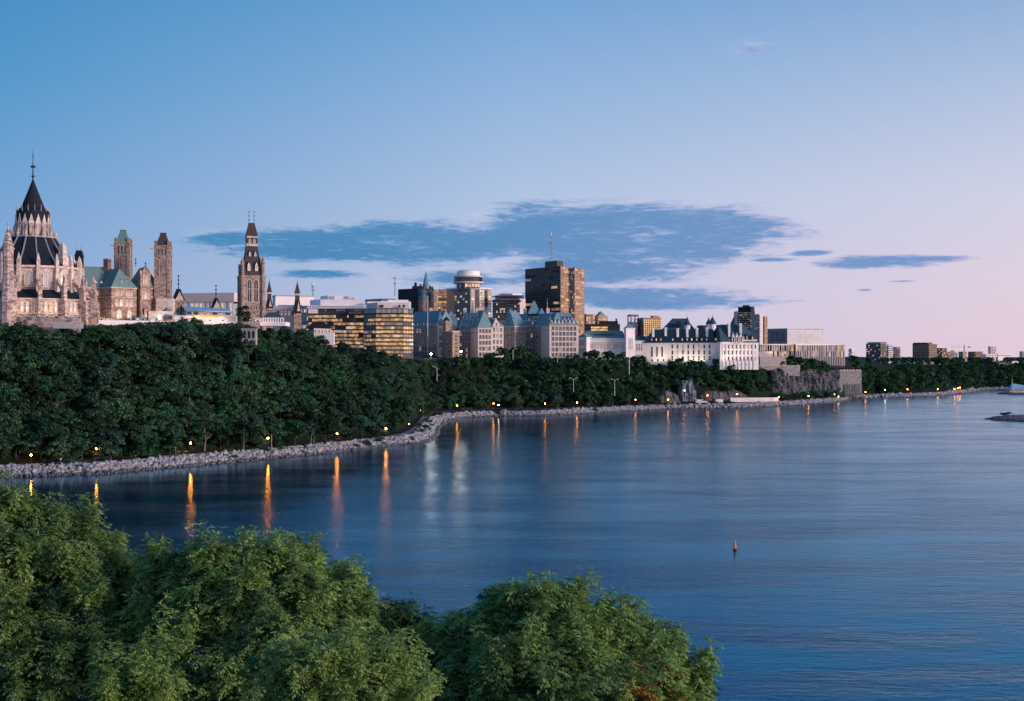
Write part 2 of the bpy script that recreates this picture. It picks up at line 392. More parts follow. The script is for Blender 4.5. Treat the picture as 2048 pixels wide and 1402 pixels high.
# ---------------------------------------------------------------- land and water
SH = [(-900, 2500, None)]
shore_px = [(-700, 430), (-300, 445), (0, 955), (200, 948), (380, 932), (535, 918), (675, 905), (770, 893), (830, 888), (862, 881), (874, 868), (876, 856), (890, 845), (920, 836), (1000, 832),
            (1090, 832), (1150, 829), (1270, 822), (1340, 819), (1475, 817), (1555, 813), (1640, 808), (1697, 802), (1700, 797.5), (1780, 796), (1850, 794), (1900, 791), (1948, 785.5), (1965, 781), (2010, 778), (2075, 776), (2500, 774), (2900, 774)]
SHORE = []
for px, py in shore_px:
    D = py if py < 600 else CAM_H * FOC / (py - HOR)
    SHORE.append(P(px, D))
SHORE = np.array(SHORE)
def sdist(x, y):
    """distance to the shoreline, positive on land (beyond it)"""
    x = np.atleast_1d(np.asarray(x, float)); y = np.atleast_1d(np.asarray(y, float))
    best = np.full(x.shape, 1e9); px = x / np.maximum(y, 1) * FOC + CX
    for a, b in zip(SHORE[:-1], SHORE[1:]):
        d = b - a; L2 = d @ d
        t = np.clip(((x - a[0]) * d[0] + (y - a[1]) * d[1]) / L2, 0, 1)
        best = np.minimum(best, np.hypot(x - a[0] - t * d[0], y - a[1] - t * d[1]))
    spx = SHORE[:, 0] / SHORE[:, 1] * FOC + CX
    ds = np.interp(px, spx, SHORE[:, 1])
    return np.where(y > ds, best, -best)
# pixel column : foot of the bluff, top of the bluff (depths), height of the plateau, height far behind
TAB = np.array([(-900, 470, 560, 60, 62), (-300, 478, 528, 59, 62), (0, 490, 528, 58, 62), (200, 502, 545, 58, 63), (350, 535, 585, 60, 64), (480, 565, 630, 60, 64), (600, 600, 690, 52, 56), (700, 640, 760, 46, 50), (790, 690, 840, 40, 46), (815, 760, 870, 39, 45),
                (835, 880, 950, 39, 45), (862, 975, 1030, 43, 47), (900, 995, 1050, 42, 46), (1000, 1022, 1080, 43, 46), (1180, 1045, 1110, 42, 45), (1300, 1100, 1155, 36, 39), (1400, 1135, 1175, 35, 39), (1500, 1160, 1205, 34, 38), (1544, 1212, 1230, 34, 38), (1600, 1244, 1258, 33, 38),
                (1690, 1294, 1316, 31, 36), (1740, 1420, 1500, 24, 34), (1850, 1470, 1640, 22, 33), (1960, 1700, 1850, 18, 32), (2100, 1760, 1900, 18, 32), (2600, 1760, 1950, 20, 32), (3200, 1760, 1950, 20, 32)], float)
def ground(x, y):
    x = np.atleast_1d(np.asarray(x, float)); y = np.atleast_1d(np.asarray(y, float))
    px = x / y * FOC + CX; s = sdist(x, y)
    ft, tp, z2, z3 = [np.interp(px, TAB[:, 0], TAB[:, i]) for i in (1, 2, 3, 4)]
    t = np.clip((y - ft) / (tp - ft), 0, 1); t = t * t * (3 - 2 * t) * .35 + t * .65
    t2 = np.clip((y - tp) / 120, 0, 1)
    bank = np.where(s < 0, -3.0, np.minimum(s / 9.0, 1) * 3.3)
    inl = np.clip((s - 12) / 14, 0, 1)
    far = np.clip((y - 2600) / 5000, 0, 1) * 11
    z = bank + inl * ((z2 - 3.3) * t + (z3 - z2) * t2) + far
    wob = np.sin(x * .07 + y * .031) * np.cos(y * .05 - x * .023) * 1.5 * inl * np.clip(t * 2, 0, 1)
    return z + wob * (1 - t2)
def gz(x, y): return float(ground(x, y)[0])
def mesh_np(name, v, f, mats, mi=None, smooth=False):
    me = bpy.data.meshes.new(name); k = f.shape[1]
    me.vertices.add(len(v)); me.vertices.foreach_set('co', v.astype(np.float32).ravel())
    me.loops.add(f.size); me.loops.foreach_set('vertex_index', f.astype(np.int32).ravel())
    me.polygons.add(len(f)); me.polygons.foreach_set('loop_start', np.arange(0, f.size, k, dtype=np.int32)); me.polygons.foreach_set('loop_total', np.full(len(f), k, dtype=np.int32))
    for m in (mats if isinstance(mats, (list, tuple)) else [mats]): me.materials.append(m)
    if mi is not None: me.polygons.foreach_set('material_index', mi.astype(np.int32))
    if smooth: me.polygons.foreach_set('use_smooth', np.ones(len(f), dtype=bool))
    me.update(calc_edges=True); return me
def grid_faces(nr, nc):
    i = np.arange(nr - 1)[:, None] * nc + np.arange(nc - 1)[None, :]; i = i.ravel()
    return np.stack([i, i + 1, i + nc + 1, i + nc], 1)
def leafy_ground_mat():
    m = bpy.data.materials.new('dark_grass_and_soil'); m.use_nodes = True; t = m.node_tree; q = NG(t); b = t.nodes['Principled BSDF']
    co = q.n('TexCoord').outputs['Object']
    c = q.mix(q.mapr(q.noise(co, .12, 6, .65), .35, .65), (.008, .014, .009), (.014, .024, .012))
    c = q.mix(q.mapr(q.noise(co, 1.1, 4), .5, .8), c, (.02, .02, .018)); t.links.new(c, b.inputs['Base Color'])
    b.inputs['Roughness'].default_value = .95; b.inputs['Specular IOR Level'].default_value = .1; return m
M['soil'] = leafy_ground_mat()
cols = np.concatenate([np.arange(-900, -60, 40), np.arange(-60, 2110, 6), np.arange(2110, 3000, 40)]).astype(float)
rows = np.concatenate([np.arange(415, 1340, 3.5), np.arange(1340, 1960, 6), np.geomspace(1960, 14000, 40)])
gx, gy = np.meshgrid(cols, rows); gxx = (gx - CX) / FOC * gy
gzv = ground(gxx.ravel(), gy.ravel())
me = mesh_np('terrain', np.stack([gxx.ravel(), gy.ravel(), gzv], 1), grid_faces(len(rows), len(cols)), M['soil'], smooth=True)
o = bpy.data.objects.new('terrain', me); COL.objects.link(o); setting(o)

# near bank under the trees in front of the camera
rows = np.linspace(-60, 92, 50); cols = np.linspace(-140, 90, 60); gx, gy = np.meshgrid(cols, rows)
def near_z(x, y): return np.where(y < 4, 43.2, 43.2 - np.clip((y - 4), 0, None) * .56 - np.clip(y - 4, 0, 8) * .12) + .6 * np.sin(x * .4) * np.cos(y * .33) * (y > 8)
me = mesh_np('near_bank', np.stack([gx.ravel(), gy.ravel(), near_z(gx, gy).ravel()], 1), grid_faces(50, 60), M['soil'], smooth=True)
o = bpy.data.objects.new('near_bank', me); COL.objects.link(o); setting(o)

# river: one sheet; ripples by bump on several scales, calmer slicks between them
def water_mat():
    m = bpy.data.materials.new('river_water'); m.use_nodes = True; t = m.node_tree; q = NG(t); t.nodes.clear()
    co = q.n('TexCoord').outputs['Object']
    def nz(sx, sy, detail, rough=.55, dist=0., off=0.):
        mp = q.n('Mapping'); t.links.new(co, mp.inputs[0]); mp.inputs['Scale'].default_value = (sx, sy, 1); mp.inputs['Location'].default_value = (off, off, 0); mp.inputs['Rotation'].default_value = (0, 0, R(8))
        return q.noise(mp.outputs[0], 1, detail, rough, dist)
    slick = q.mapr(nz(.010, .034, 5, .6, .9, 3.), .36, .62, .35, 1.0, smooth=True)
    slick2 = q.mapr(nz(.022, .05, 3, .5, .5, 9.), .35, .65, .72, 1.1)
    # sheltered water under the bluff lies calmer than the open river
    sx_ = q.n('SeparateXYZ'); t.links.new(co, sx_.inputs[0])
    open_ = q.mapr(q.m('MULTIPLY_ADD', sx_.outputs[1], -.16, sx_.outputs[0]), -230., 10., .30, 2.1, smooth=True)
    amp = q.m('MULTIPLY', q.m('MULTIPLY', slick, slick2), open_)
    h = q.m('ADD', q.m('MULTIPLY', nz(.62, 1.1, 5, .68), .30), q.m('MULTIPLY', nz(.30, .62, 3, .55, .3, 5.), .42))
    h = q.m('ADD', h, q.m('MULTIPLY', nz(.055, .17, 3, .55, .4, 7.), .75))
    b = q.n('Bump'); b.inputs['Distance'].default_value = 1.0; q.put(b.inputs['Strength'], q.m('MULTIPLY', amp, .30)); t.links.new(h, b.inputs['Height'])
    gl = q.n('BsdfGlossy'); gl.distribution = 'BECKMANN'; q.put(gl.inputs['Roughness'], q.m('MULTIPLY_ADD', open_, .04, .115)); t.links.new(b.outputs[0], gl.inputs['Normal'])
    df = q.n('BsdfDiffuse'); df.inputs['Color'].default_value = (.001, .020, .066, 1)
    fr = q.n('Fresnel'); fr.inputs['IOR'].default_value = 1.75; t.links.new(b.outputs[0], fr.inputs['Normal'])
    t.links.new(q.ramp(fr.outputs[0], [(.06, (.02, .50, .92)), (.30, (.13, .70, 1.)), (.55, (.52, .83, 1.)), (.85, (.86, .93, 1.))]), gl.inputs['Color'])  # deep blue of the reflections painted in by viewing angle
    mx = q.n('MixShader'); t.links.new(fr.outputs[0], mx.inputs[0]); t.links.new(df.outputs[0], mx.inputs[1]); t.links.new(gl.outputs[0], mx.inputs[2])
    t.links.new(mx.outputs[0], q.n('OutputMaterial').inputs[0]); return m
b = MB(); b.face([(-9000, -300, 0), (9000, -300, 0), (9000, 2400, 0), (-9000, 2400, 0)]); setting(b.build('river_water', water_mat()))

# ---- rocks of the embankment
phi = (1 + 5 ** .5) / 2
ICO = np.array([(-1, phi, 0), (1, phi, 0), (-1, -phi, 0), (1, -phi, 0), (0, -1, phi), (0, 1, phi), (0, -1, -phi), (0, 1, -phi), (phi, 0, -1), (phi, 0, 1), (-phi, 0, -1), (-phi, 0, 1)]); ICO /= np.linalg.norm(ICO[0])
ICF = np.array([(0, 11, 5), (0, 5, 1), (0, 1, 7), (0, 7, 10), (0, 10, 11), (1, 5, 9), (5, 11, 4), (11, 10, 2), (10, 7, 6), (7, 1, 8), (3, 9, 4), (3, 4, 2), (3, 2, 6), (3, 6, 8), (3, 8, 9), (4, 9, 5), (2, 4, 11), (6, 2, 10), (8, 6, 7), (9, 8, 1)])
def rot_mats(n, tilt=1.0):
    a, b, c = rng.uniform(0, 2 * PI, n), rng.normal(0, tilt, n), rng.normal(0, tilt, n)
    ca, sa, cb, sb, cc_, sc_ = np.cos(a), np.sin(a), np.cos(b), np.sin(b), np.cos(c), np.sin(c)
    Rz = np.zeros((n, 3, 3)); Rz[:, 0, 0] = ca; Rz[:, 0, 1] = -sa; Rz[:, 1, 0] = sa; Rz[:, 1, 1] = ca; Rz[:, 2, 2] = 1
    Ry = np.zeros((n, 3, 3)); Ry[:, 0, 0] = cb; Ry[:, 0, 2] = sb; Ry[:, 1, 1] = 1; Ry[:, 2, 0] = -sb; Ry[:, 2, 2] = cb
    Rx = np.zeros((n, 3, 3)); Rx[:, 0, 0] = 1; Rx[:, 1, 1] = cc_; Rx[:, 1, 2] = -sc_; Rx[:, 2, 1] = sc_; Rx[:, 2, 2] = cc_
    return Rz @ Ry @ Rx
def rocks(name, pos, size, m):
    n = len(pos); v = ICO[None] * (1 + rng.uniform(-.28, .28, (n, 12, 1))) * size[:, None, None] * rng.uniform(.6, 1.15, (n, 1, 3))
    v = np.einsum('nij,nkj->nki', rot_mats(n), v) + pos[:, None, :]
    f = (ICF[None] + np.arange(n)[:, None, None] * 12).reshape(-1, 3)
    o = bpy.data.objects.new(name, mesh_np(name, v.reshape(-1, 3), f, m)); COL.objects.link(o); o['kind'] = 'stuff'; return o
def along_shore(px0, px1, n, w0, w1, sz0, sz1, lift=.15):
    """random points on the bank between two pixel columns, w metres inland"""
    spx = SHORE[:, 0] / SHORE[:, 1] * FOC + CX; seg = []
    for k in range(len(SHORE) - 1):
        if spx[k + 1] <= px0 or spx[k] >= px1: continue
        seg.append((k, max(0, (px0 - spx[k]) / (spx[k + 1] - spx[k])), min(1, (px1 - spx[k]) / (spx[k + 1] - spx[k]))))
    Ls = np.array([np.hypot(*(SHORE[k + 1] - SHORE[k])) * (b_ - a_) for k, a_, b_ in seg]); pick = rng.choice(len(seg), n, p=Ls / Ls.sum())
    out_ = []
    ww = rng.uniform(w0, w1, n); u = rng.uniform(0, 1, n)
    for i in range(n):
        k, a_, b_ = seg[pick[i]]; t = a_ + (b_ - a_) * u[i]; A, B = SHORE[k], SHORE[k + 1]; d = (B - A) / np.hypot(*(B - A)); nrm = np.array([-d[1], d[0]])
        p = A + (B - A) * t + nrm * ww[i]; out_.append(p)
    p = np.array(out_); sz = rng.uniform(sz0, sz1, n) * np.where(rng.random(n) < .08, 2.0, 1)
    z = np.minimum(np.maximum(sdist(p[:, 0], p[:, 1]), -1.) / 9 * 3.3, 3.3) + lift
    return np.column_stack([p, z]), sz
pos = []; sz = []
for a in [(-80, 876, 7600, -.8, 9.5, .42, .80), (876, 1345, 6500, -.8, 9.5, .5, .9), (1345, 1700, 4200, -.8, 10, .5, 1.1), (1700, 1960, 3200, -1, 11, .6, 1.3), (1960, 2120, 700, -1, 5, .7, 1.5)]:
    p_, s_ = along_shore(*a); pos.append(p_); sz.append(s_)
pos = np.concatenate(pos); sz = np.concatenate(sz); wet = pos[:, 2] < .62 + rng.normal(0, .12, len(pos))
rocks('riprap_boulders', pos[~wet], sz[~wet], M['rockgrey']); rocks('wet_riprap_boulders', pos[wet], sz[wet], M['wetrock'])

# ---- shore path
def strip(name, pts, wd, m, dz=.10, n=8):
    """path strip through (px, py at height 3.4) control points"""
    ctl = [P(px, (CAM_H - 3.4) * FOC / (py - HOR)) for px, py in pts]
    fine = []
    for a, b_ in zip(ctl[:-1], ctl[1:]):
        for k in range(n): fine.append(lerp(a, b_, k / n))
    fine.append(ctl[-1]); b = MB(); L = []
    for k, p in enumerate(fine):
        a_ = fine[max(0, k - 1)]; e_ = fine[min(len(fine) - 1, k + 1)]; d = Vector((e_[0] - a_[0], e_[1] - a_[1])).normalized(); nn = Vector((-d.y, d.x))
        z = gz(*p) + dz; L.append(((p[0] - nn.x * wd / 2, p[1] - nn.y * wd / 2, z), (p[0] + nn.x * wd / 2, p[1] + nn.y * wd / 2, z)))
    for (a0, a1), (b0, b1) in zip(L[:-1], L[1:]): b.face([a0, b0, b1, a1])
    return setting(b.build(name, m))
strip('shore_path', [(-120, 935), (60, 929), (146, 924), (244, 917), (342, 911), (415, 907), (488, 902), (535, 897.5), (597, 893.6), (657, 889), (706, 884), (767, 875), (811, 867), (831, 858), (838, 848), (850, 834), (866, 825), (905, 821.5), (1000, 817), (1090, 817), (1150, 815), (1270, 810), (1345, 808)], 4.2, M['asphalt'], .22)
# ---------------------------------------------------------------- buildings
def finial(root, x, y, z0, h, r=.12, name='finial', m=None, balls=2):
    b = MB(); b.tube((x, y, z0), (x, y, z0 + h), r, r * .5, 5)
    for k in range(balls): b.ball((x, y, z0 + h * (.35 + .35 * k)), r * 3, n=6, h=4)
    return b.build(name, m or M['iron'], root)
def pinnacle(b, x, y, z0, z1, w_, frac=.55):
    zm = z0 + (z1 - z0) * frac
    b.box((x, y), w_, w_, z0, zm); b.frus(rect((x, y), w_ * 1.3, w_ * 1.3), zm, rect((x, y), w_ * 1.0, w_ * 1.0), zm + w_ * .4); b.cone(rect((x, y), w_ * .95, w_ * .95), zm + w_ * .4, (x, y, z1))

# --- round gothic library on the bluff
Dl = 562.; LX, LY = P(66, Dl); LZ = 62.0
lib = thing('gothic_library', 'round gothic stone library with tiered dark conical roof and flying buttresses on the bluff', 'library', (LX, LY, LZ), None)
zl = lambda py: Z(py, Dl)
c0 = (LX, LY); PH = -PI / 2 + .08
b = MB(); b.prism(ngon(c0, 19.6, 16, PH), LZ - 12, zl(537)); b.build('drum_wall', M['lib_stone'], lib)
b = MB(); b.prism(ngon(c0, 24.8, 16, PH), LZ - 16, zl(601)); b.build('annex_wall', M['lib_stone'], lib)
b = MB(); b.frus(ngon(c0, 25.5, 16, PH), zl(600.5), ngon(c0, 20.0, 16, PH), zl(583)); b.build('annex_roof', M['slate'], lib)
b = MB(); b.prism(ngon(c0, 25.3, 16, PH), LZ + 1.6, LZ + 2.2); b.prism(ngon(c0, 25.25, 16, PH), zl(602.5), zl(600.6)); b.build('string_course', M['pale_stone'], lib)
b = MB(); b.prism(ngon(c0, 20.5, 16, PH), zl(540), zl(536)); b.prism(ngon(c0, 20.0, 16, PH), zl(578), zl(576)); b.build('cornice', M['pale_stone'], lib)
b = MB(); b.frus(ngon(c0, 20.0, 16, PH), zl(536), ngon(c0, 14.0, 16, PH), zl(505), cap=False); b.frus(ngon(c0, 14.0, 16, PH), zl(505), ngon(c0, 9.8, 16, PH), zl(477)); b.build('lower_roof', M['slate'], lib)
b = MB(); b.prism(ngon(c0, 10.3, 16, PH), zl(477), zl(475)); b.build('gallery_rail', M['lead'], lib)
b = MB(); b.frus(ngon(c0, 7.0, 16, PH), zl(475), ngon(c0, 6.3, 16, PH), zl(446)); b.build('lantern_wall', M['slate'], lib)
b = MB(); b.frus(ngon(c0, 7.35, 32, PH), [zl(447) if k % 2 == 0 else zl(437) for k in range(32)], ngon(c0, 7.0, 32, PH), zl(423)); b.build('lantern_skirt_roof', M['slate'], lib)
b = MB(); b.frus(ngon(c0, 7.0, 16, PH), zl(423), ngon(c0, 5.1, 16, PH), zl(416), cap=False); b.frus(ngon(c0, 5.1, 16, PH), zl(416), ngon(c0, 2.4, 16, PH), zl(385), cap=False)
b.cone(ngon(c0, 2.4, 16, PH), zl(385), (LX, LY, zl(356))); b.build('spire_roof', M['slate'], lib)
f = MB(); f.tube((LX, LY, zl(360)), (LX, LY, zl(300)), .38, .09, 6)
for py, r_ in ((353, 1.3), (333, 1.45)):
    for k in range(4):
        t = k * PI / 2 + .3; f.tube((LX, LY, zl(py)), (LX + r_ * math.cos(t), LY + r_ * math.sin(t), zl(py) + .3), .16, .1, 4)
    f.ball((LX, LY, zl(py)), .6, n=6, h=4)
f.prism(ngon(c0, 1.1, 8), zl(335), zl(332)); f.ball((LX, LY, zl(312)), .35, n=6, h=4); f.build('spire_finial', M['iron'], lib)
# ribs, buttresses, pinnacles and windows on each of the sixteen sides
for k in range(16):
    a0 = PH + 2 * PI * k / 16; am = a0 + PI / 16; ca_, sa_ = math.cos(a0), math.sin(a0)
    at = lambda r_, z, a=a0: (LX + r_ * math.cos(a), LY + r_ * math.sin(a), z)
    b = MB(); b.tube(at(20.2, zl(536)), at(14.15, zl(505)), .34, .34, 4); b.tube(at(14.15, zl(505)), at(9.9, zl(476)), .34, .3, 4); b.tube(at(9.8, zl(476)), at(6.9, zl(441)), .2, .16, 4); b.build('roof_rib', M['lead'], lib)
    # pinnacle standing on the drum corner
    b = MB(); x, y, _ = at(20.3, 0); b.box((x, y), 1.8, 1.8, LZ + 10, zl(548), a0); b.box((x, y), 1.5, 1.5, zl(548), zl(528), a0); b.frus(rect((x, y), 1.9, 1.9, a0), zl(528), rect((x, y), 1.2, 1.2, a0), zl(526)); b.cone(rect((x, y), 1.5, 1.5, a0), zl(526), (x, y, zl(511))); b.build('drum_pier', M['pale_stone'], lib)
    # outer buttress and flying arm
    b = MB(); x, y, _ = at(26.8, 0); b.frus(rect((x, y), 4.0, 2.0, a0), LZ - 16, rect((x, y), 3.8, 1.7, a0), zl(604)); x2, y2, _ = at(26.4, 0)
    b.frus(rect((x2, y2), 2.6, 1.6, a0), zl(604), rect((x2, y2), 2.2, 1.5, a0), zl(580)); b.frus(rect((x2, y2), 2.4, 1.7, a0), zl(580), rect((x2, y2), 1.7, 1.3, a0), zl(576)); b.cone(rect((x2, y2), 1.6, 1.3, a0), zl(576), (x2, y2, zl(548)))
    fb = b.build('buttress', M['lib_stone'], lib)
    b = MB(); p0, p1 = at(25.6, zl(594)), at(20.2, zl(562)); q0, q1 = at(25.6, zl(586)), at(20.2, zl(554)); tx, ty = -sa_ * .45, ca_ * .45
    vs = [(p[0] + s_ * tx, p[1] + s_ * ty, p[2]) for s_ in (-1, 1) for p in (p0, p1, q1, q0)]
    b.idx(vs, [(0, 1, 2, 3), (7, 6, 5, 4), (3, 2, 6, 7), (0, 4, 5, 1), (0, 3, 7, 4), (1, 5, 6, 2)]); b.build('flying_arm', M['lib_stone'], fb)
    # walls of this side, seen from outside left to right
    def side_pts(r_): 
        A = at(r_, 0, a0); B = at(r_, 0, a0 + PI / 8); return (A[:2], B[:2])
    p_, q_ = side_pts(19.6)
    wins(lib, p_, q_, zl(576), zl(541), 1, 1, .36, .78, 'arch', M['pale_stone'], [(M['glass_pale'], 2), (M['lit_cream'], 1.2)], fr=.5)
    p_, q_ = side_pts(24.8)
    wins(lib, p_, q_, zl(629), zl(605), 3, 1, .42, .78, 'arch', M['pale_stone'], [(M['lit_cream'], 3), (M['glass_pale'], 1.5), (M['lit_amber'], .7), (M['glass'], 1)], t0=.16, t1=.84, fr=.3)
    # gabled lantern light
    pm = at(7.0, 0, am); ang = am + PI / 2; gw = 1.02
    b = MB(); ux, uy = math.cos(ang), math.sin(ang); ox, oy = math.cos(am), math.sin(am)
    def gp(s_, z, o_): return (LX + ox * (6.7 + o_) + ux * s_, LY + oy * (6.7 + o_) + uy * s_, z)
    out5 = [(-gw, zl(474)), (gw, zl(474)), (gw, zl(446)), (0, zl(430)), (-gw, zl(446))]
    fr_ = [gp(s_, z, .75) for s_, z in out5]; bk = [gp(s_, z, -.3) for s_, z in out5]
    b.face(fr_)
    for i in range(5): b.face([fr_[i], fr_[(i + 1) % 5], bk[(i + 1) % 5], bk[i]])
    lg = b.build('lantern_gable', M['pale_stone'], lib)
    me = wmesh(1.1, 4.8, 'arch', M['lib_stone'], M['glass_pale'] if k % 2 else M['lit_dim'], fr=.2); pw = gp(0, zl(460), .77); put_window(lib, me, *pw, ang, 'lantern_window')
    b = MB(); x, y, _ = at(9.9, 0); pinnacle(b, x, y, zl(478), zl(458), .7, .4); b.build('pinnacle', M['pale_stone'], lib); b = MB(); x, y, _ = at(7.1, 0); b.tube((x, y, zl(424)), (x, y, zl(411)), .14, .05, 4); b.build('lantern_pinnacle', M['pale_stone'], lib)
# stair turret with stone cone, and the roof dormer tower
tx_, ty_ = P(16, 531.); zt = lambda py: Z(py, 531.)
b = MB(); b.frus(ngon((tx_, ty_), 3.6, 8, .3), LZ - 16, ngon((tx_, ty_), 3.0, 8, .3), zt(600), cap=False); b.frus(ngon((tx_, ty_), 3.0, 8, .3), zt(600), ngon((tx_, ty_), 2.2, 8, .3), zt(550), cap=False); b.prism(ngon((tx_, ty_), 2.2, 8, .3), zt(550), zt(498)); b.build('stair_turret', M['lib_stone'], lib)
b = MB(); b.prism(ngon((tx_, ty_), 2.6, 8, .3), zt(499), zt(495)); b.cone(ngon((tx_, ty_), 2.35, 8, .3), zt(495), (tx_, ty_, zt(449))); b.ball((tx_, ty_, zt(447)), .5, n=6, h=4); b.tube((tx_ - .6, ty_, zt(446)), (tx_ + .6, ty_, zt(446)), .15, n=4); b.build('turret_cone', M['lib_stone'], lib)
aq = -.42; dx_, dy_ = LX + 17.3 * math.cos(aq), LY + 17.3 * math.sin(aq)
b = MB(); b.box((dx_, dy_), 4.4, 4, zl(545), zl(520), aq); b.frus(rect((dx_, dy_), 4.2, 3.8, aq), zl(520), rect((dx_, dy_), 2.6, 2.4, aq), zl(510)); b.box((dx_, dy_), 2.5, 2.3, zl(510), zl(496), aq); b.cone(rect((dx_, dy_), 2.5, 2.3, aq), zl(496), (dx_, dy_, zl(487))); b.build('dormer_tower', M['pale_stone'], lib)
# little dark ventilator turret on the link roof
vx, vy = P(158.5, 600); zv = lambda py: Z(py, 600)
b = MB(); b.box((vx, vy), 3.2, 3.2, zv(535), zv(513)); b.frus(rect((vx, vy), 3.6, 3.6), zv(513), rect((vx, vy), 2.2, 2.2), zv(501)); vt = b.build('ventilator_turret', M['slate'], lib)
for s_ in (-1, 1): finial(vt, vx + s_ * 1.0, vy - 1, zv(501), 1.8, .1, balls=0)
b = MB(); b.prism(slab((140, 595), (156, 595), 9), LZ - 2, zv(523)); b.build('link_wall', M['lib_stone'], lib)

# --- long stone wing with green copper roofs and two square towers
cw = thing('gothic_stone_wing', 'brown stone gothic wing with green copper roofs and two square towers beside the round library', 'building', (*P(250, 640), 63), None)
D1 = 625.; zc = lambda py, D=D1: Z(py, D)
def hiproof(root, poly, z0, z1, inset_x, m, name='roof', over=.4):
    """hip roof: the ridge runs along the longer side of a four-cornered plan"""
    a, b_, c_, d_ = [Vector(p) for p in shrink(poly, -over)]
    if (b_ - a).length >= (c_ - b_).length: e0, e1 = (a + d_) / 2, (b_ + c_) / 2; swap = False
    else: e0, e1 = (a + b_) / 2, (d_ + c_) / 2; swap = True
    u = (e1 - e0).normalized(); r0 = e0 + u * inset_x; r1 = e1 - u * inset_x
    A, B, C, D_ = [(p.x, p.y, z0) for p in (a, b_, c_, d_)]; r0, r1 = (r0.x, r0.y, z1), (r1.x, r1.y, z1)
    mb = MB()
    if not swap: mb.face([A, B, r1, r0]); mb.face([B, C, r1]); mb.face([C, D_, r0, r1]); mb.face([D_, A, r0])
    else: mb.face([A, B, r0]); mb.face([B, C, r1, r0]); mb.face([C, D_, r1]); mb.face([D_, A, r0, r1])
    return mb.build(name, m, root)
sec = [((152, 612), (223, 622), 17, 575, 531, .5, 'rear'), ((223, 612), (273, 622), 20, 575, 536, 5, 'bay'), ((273, 626), (320, 632), 22, 576, 532, 4.5, 'end')]
for (a_, b_, th_, ev, rg, ins, _) in sec:
    pl = slab(a_, b_, th_); mb = MB(); D_ = (a_[1] + b_[1]) / 2
    zf = lambda py: Z(py, D_)
    mb.prism(pl, 58, zf(ev)); mb.build('wall', M['brown_stone'], cw)
    mb = MB(); e = shrink(pl, -.35); mb.prism(e, zf(ev + 2), zf(ev)); mb.prism(shrink(pl, -.25), zf(595), zf(593.8)); mb.build('cornice', M['pale_stone'], cw)
    hiproof(cw, pl, zf(ev), zf(rg), ins, M['copper'])
lg_ = [(M['glass_pale'], 2), (M['lit_cream'], 2.4), (M['lit_dim'], 1.5)]
for a_, b_, D_, grp in [((183, 616), (222, 621.7), 619, [(.08, .36), (.56, .92)]), ((223, 612), (273, 622), 617, [(.14, .46), (.56, .86)])]:
    p_, q_ = P(*a_), P(*b_); zf = lambda py: Z(py, D_)
    for g0, g1 in grp:
        wins(cw, p_, q_, zf(592), zf(580), 3, 1, .55, .86, 'arch', M['pale_stone'], lg_, t0=g0, t1=g1, fr=.2)
        wins(cw, p_, q_, zf(613), zf(599), 2, 1, .6, .86, 'arch', M['pale_stone'], lg_, t0=g0, t1=g1, fr=.3)
        wins(cw, p_, q_, zf(637), zf(620), 1, 1, .5, .9, 'arch', M['pale_stone'], lg_, t0=g0, t1=g1, fr=.4)
p_, q_ = P(273, 626), P(320, 632); zf = lambda py: Z(py, 629)
wins(cw, p_, q_, zf(637), zf(622), 3, 1, .4, .85, 'arch', M['pale_stone'], lg_, fr=.35)
# gabled dormer bay with tall windows
gb = slab((281, 622), (301, 625), 6); mb = MB(); mb.prism(gb, 60, zf(548)); A, B, C, Dd = gb
zt_ = zf(540.); za = zf(546.); xm = ((A[0] + B[0]) / 2, (A[1] + B[1]) / 2); xb = ((C[0] + Dd[0]) / 2, (C[1] + Dd[1]) / 2)
mb.face([(A[0], A[1], zf(548)), (B[0], B[1], zf(548)), (xm[0], xm[1], zf(534))]); gbl = mb.build('gabled_bay', M['brown_stone'], cw)
mb = MB(); a3, b3, m3 = (A[0], A[1] - .2, zf(548.)), (B[0], B[1] - .2, zf(548.)), (xm[0], xm[1] - .2, zf(533.4))
c3, d3, m4 = (C[0], C[1] + 6, zf(548.)), (Dd[0], Dd[1] + 6, zf(548.)), (xb[0], xb[1] + 6, zf(533.4)); mb.face([a3, m3, m4, d3]); mb.face([m3, b3, c3, m4]); mb.build('bay_roof', M['copper'], gbl)
wins(cw, A, B, zf(570), zf(551), 2, 1, .5, .86, 'arch', M['pale_stone'], [(M['lit_dim'], 1)], t0=.2, t1=.8, fr=.3)
wins(cw, A, B, zf(600), zf(584), 3, 1, .6, .86, 'arch', M['pale_stone'], lg_, t0=.1, t1=.9, fr=.2)
for s_ in (A, B): finial(cw, s_[0], s_[1], zf(550), 3, .2, 'gable_pinnacle', M['pale_stone'], 1)
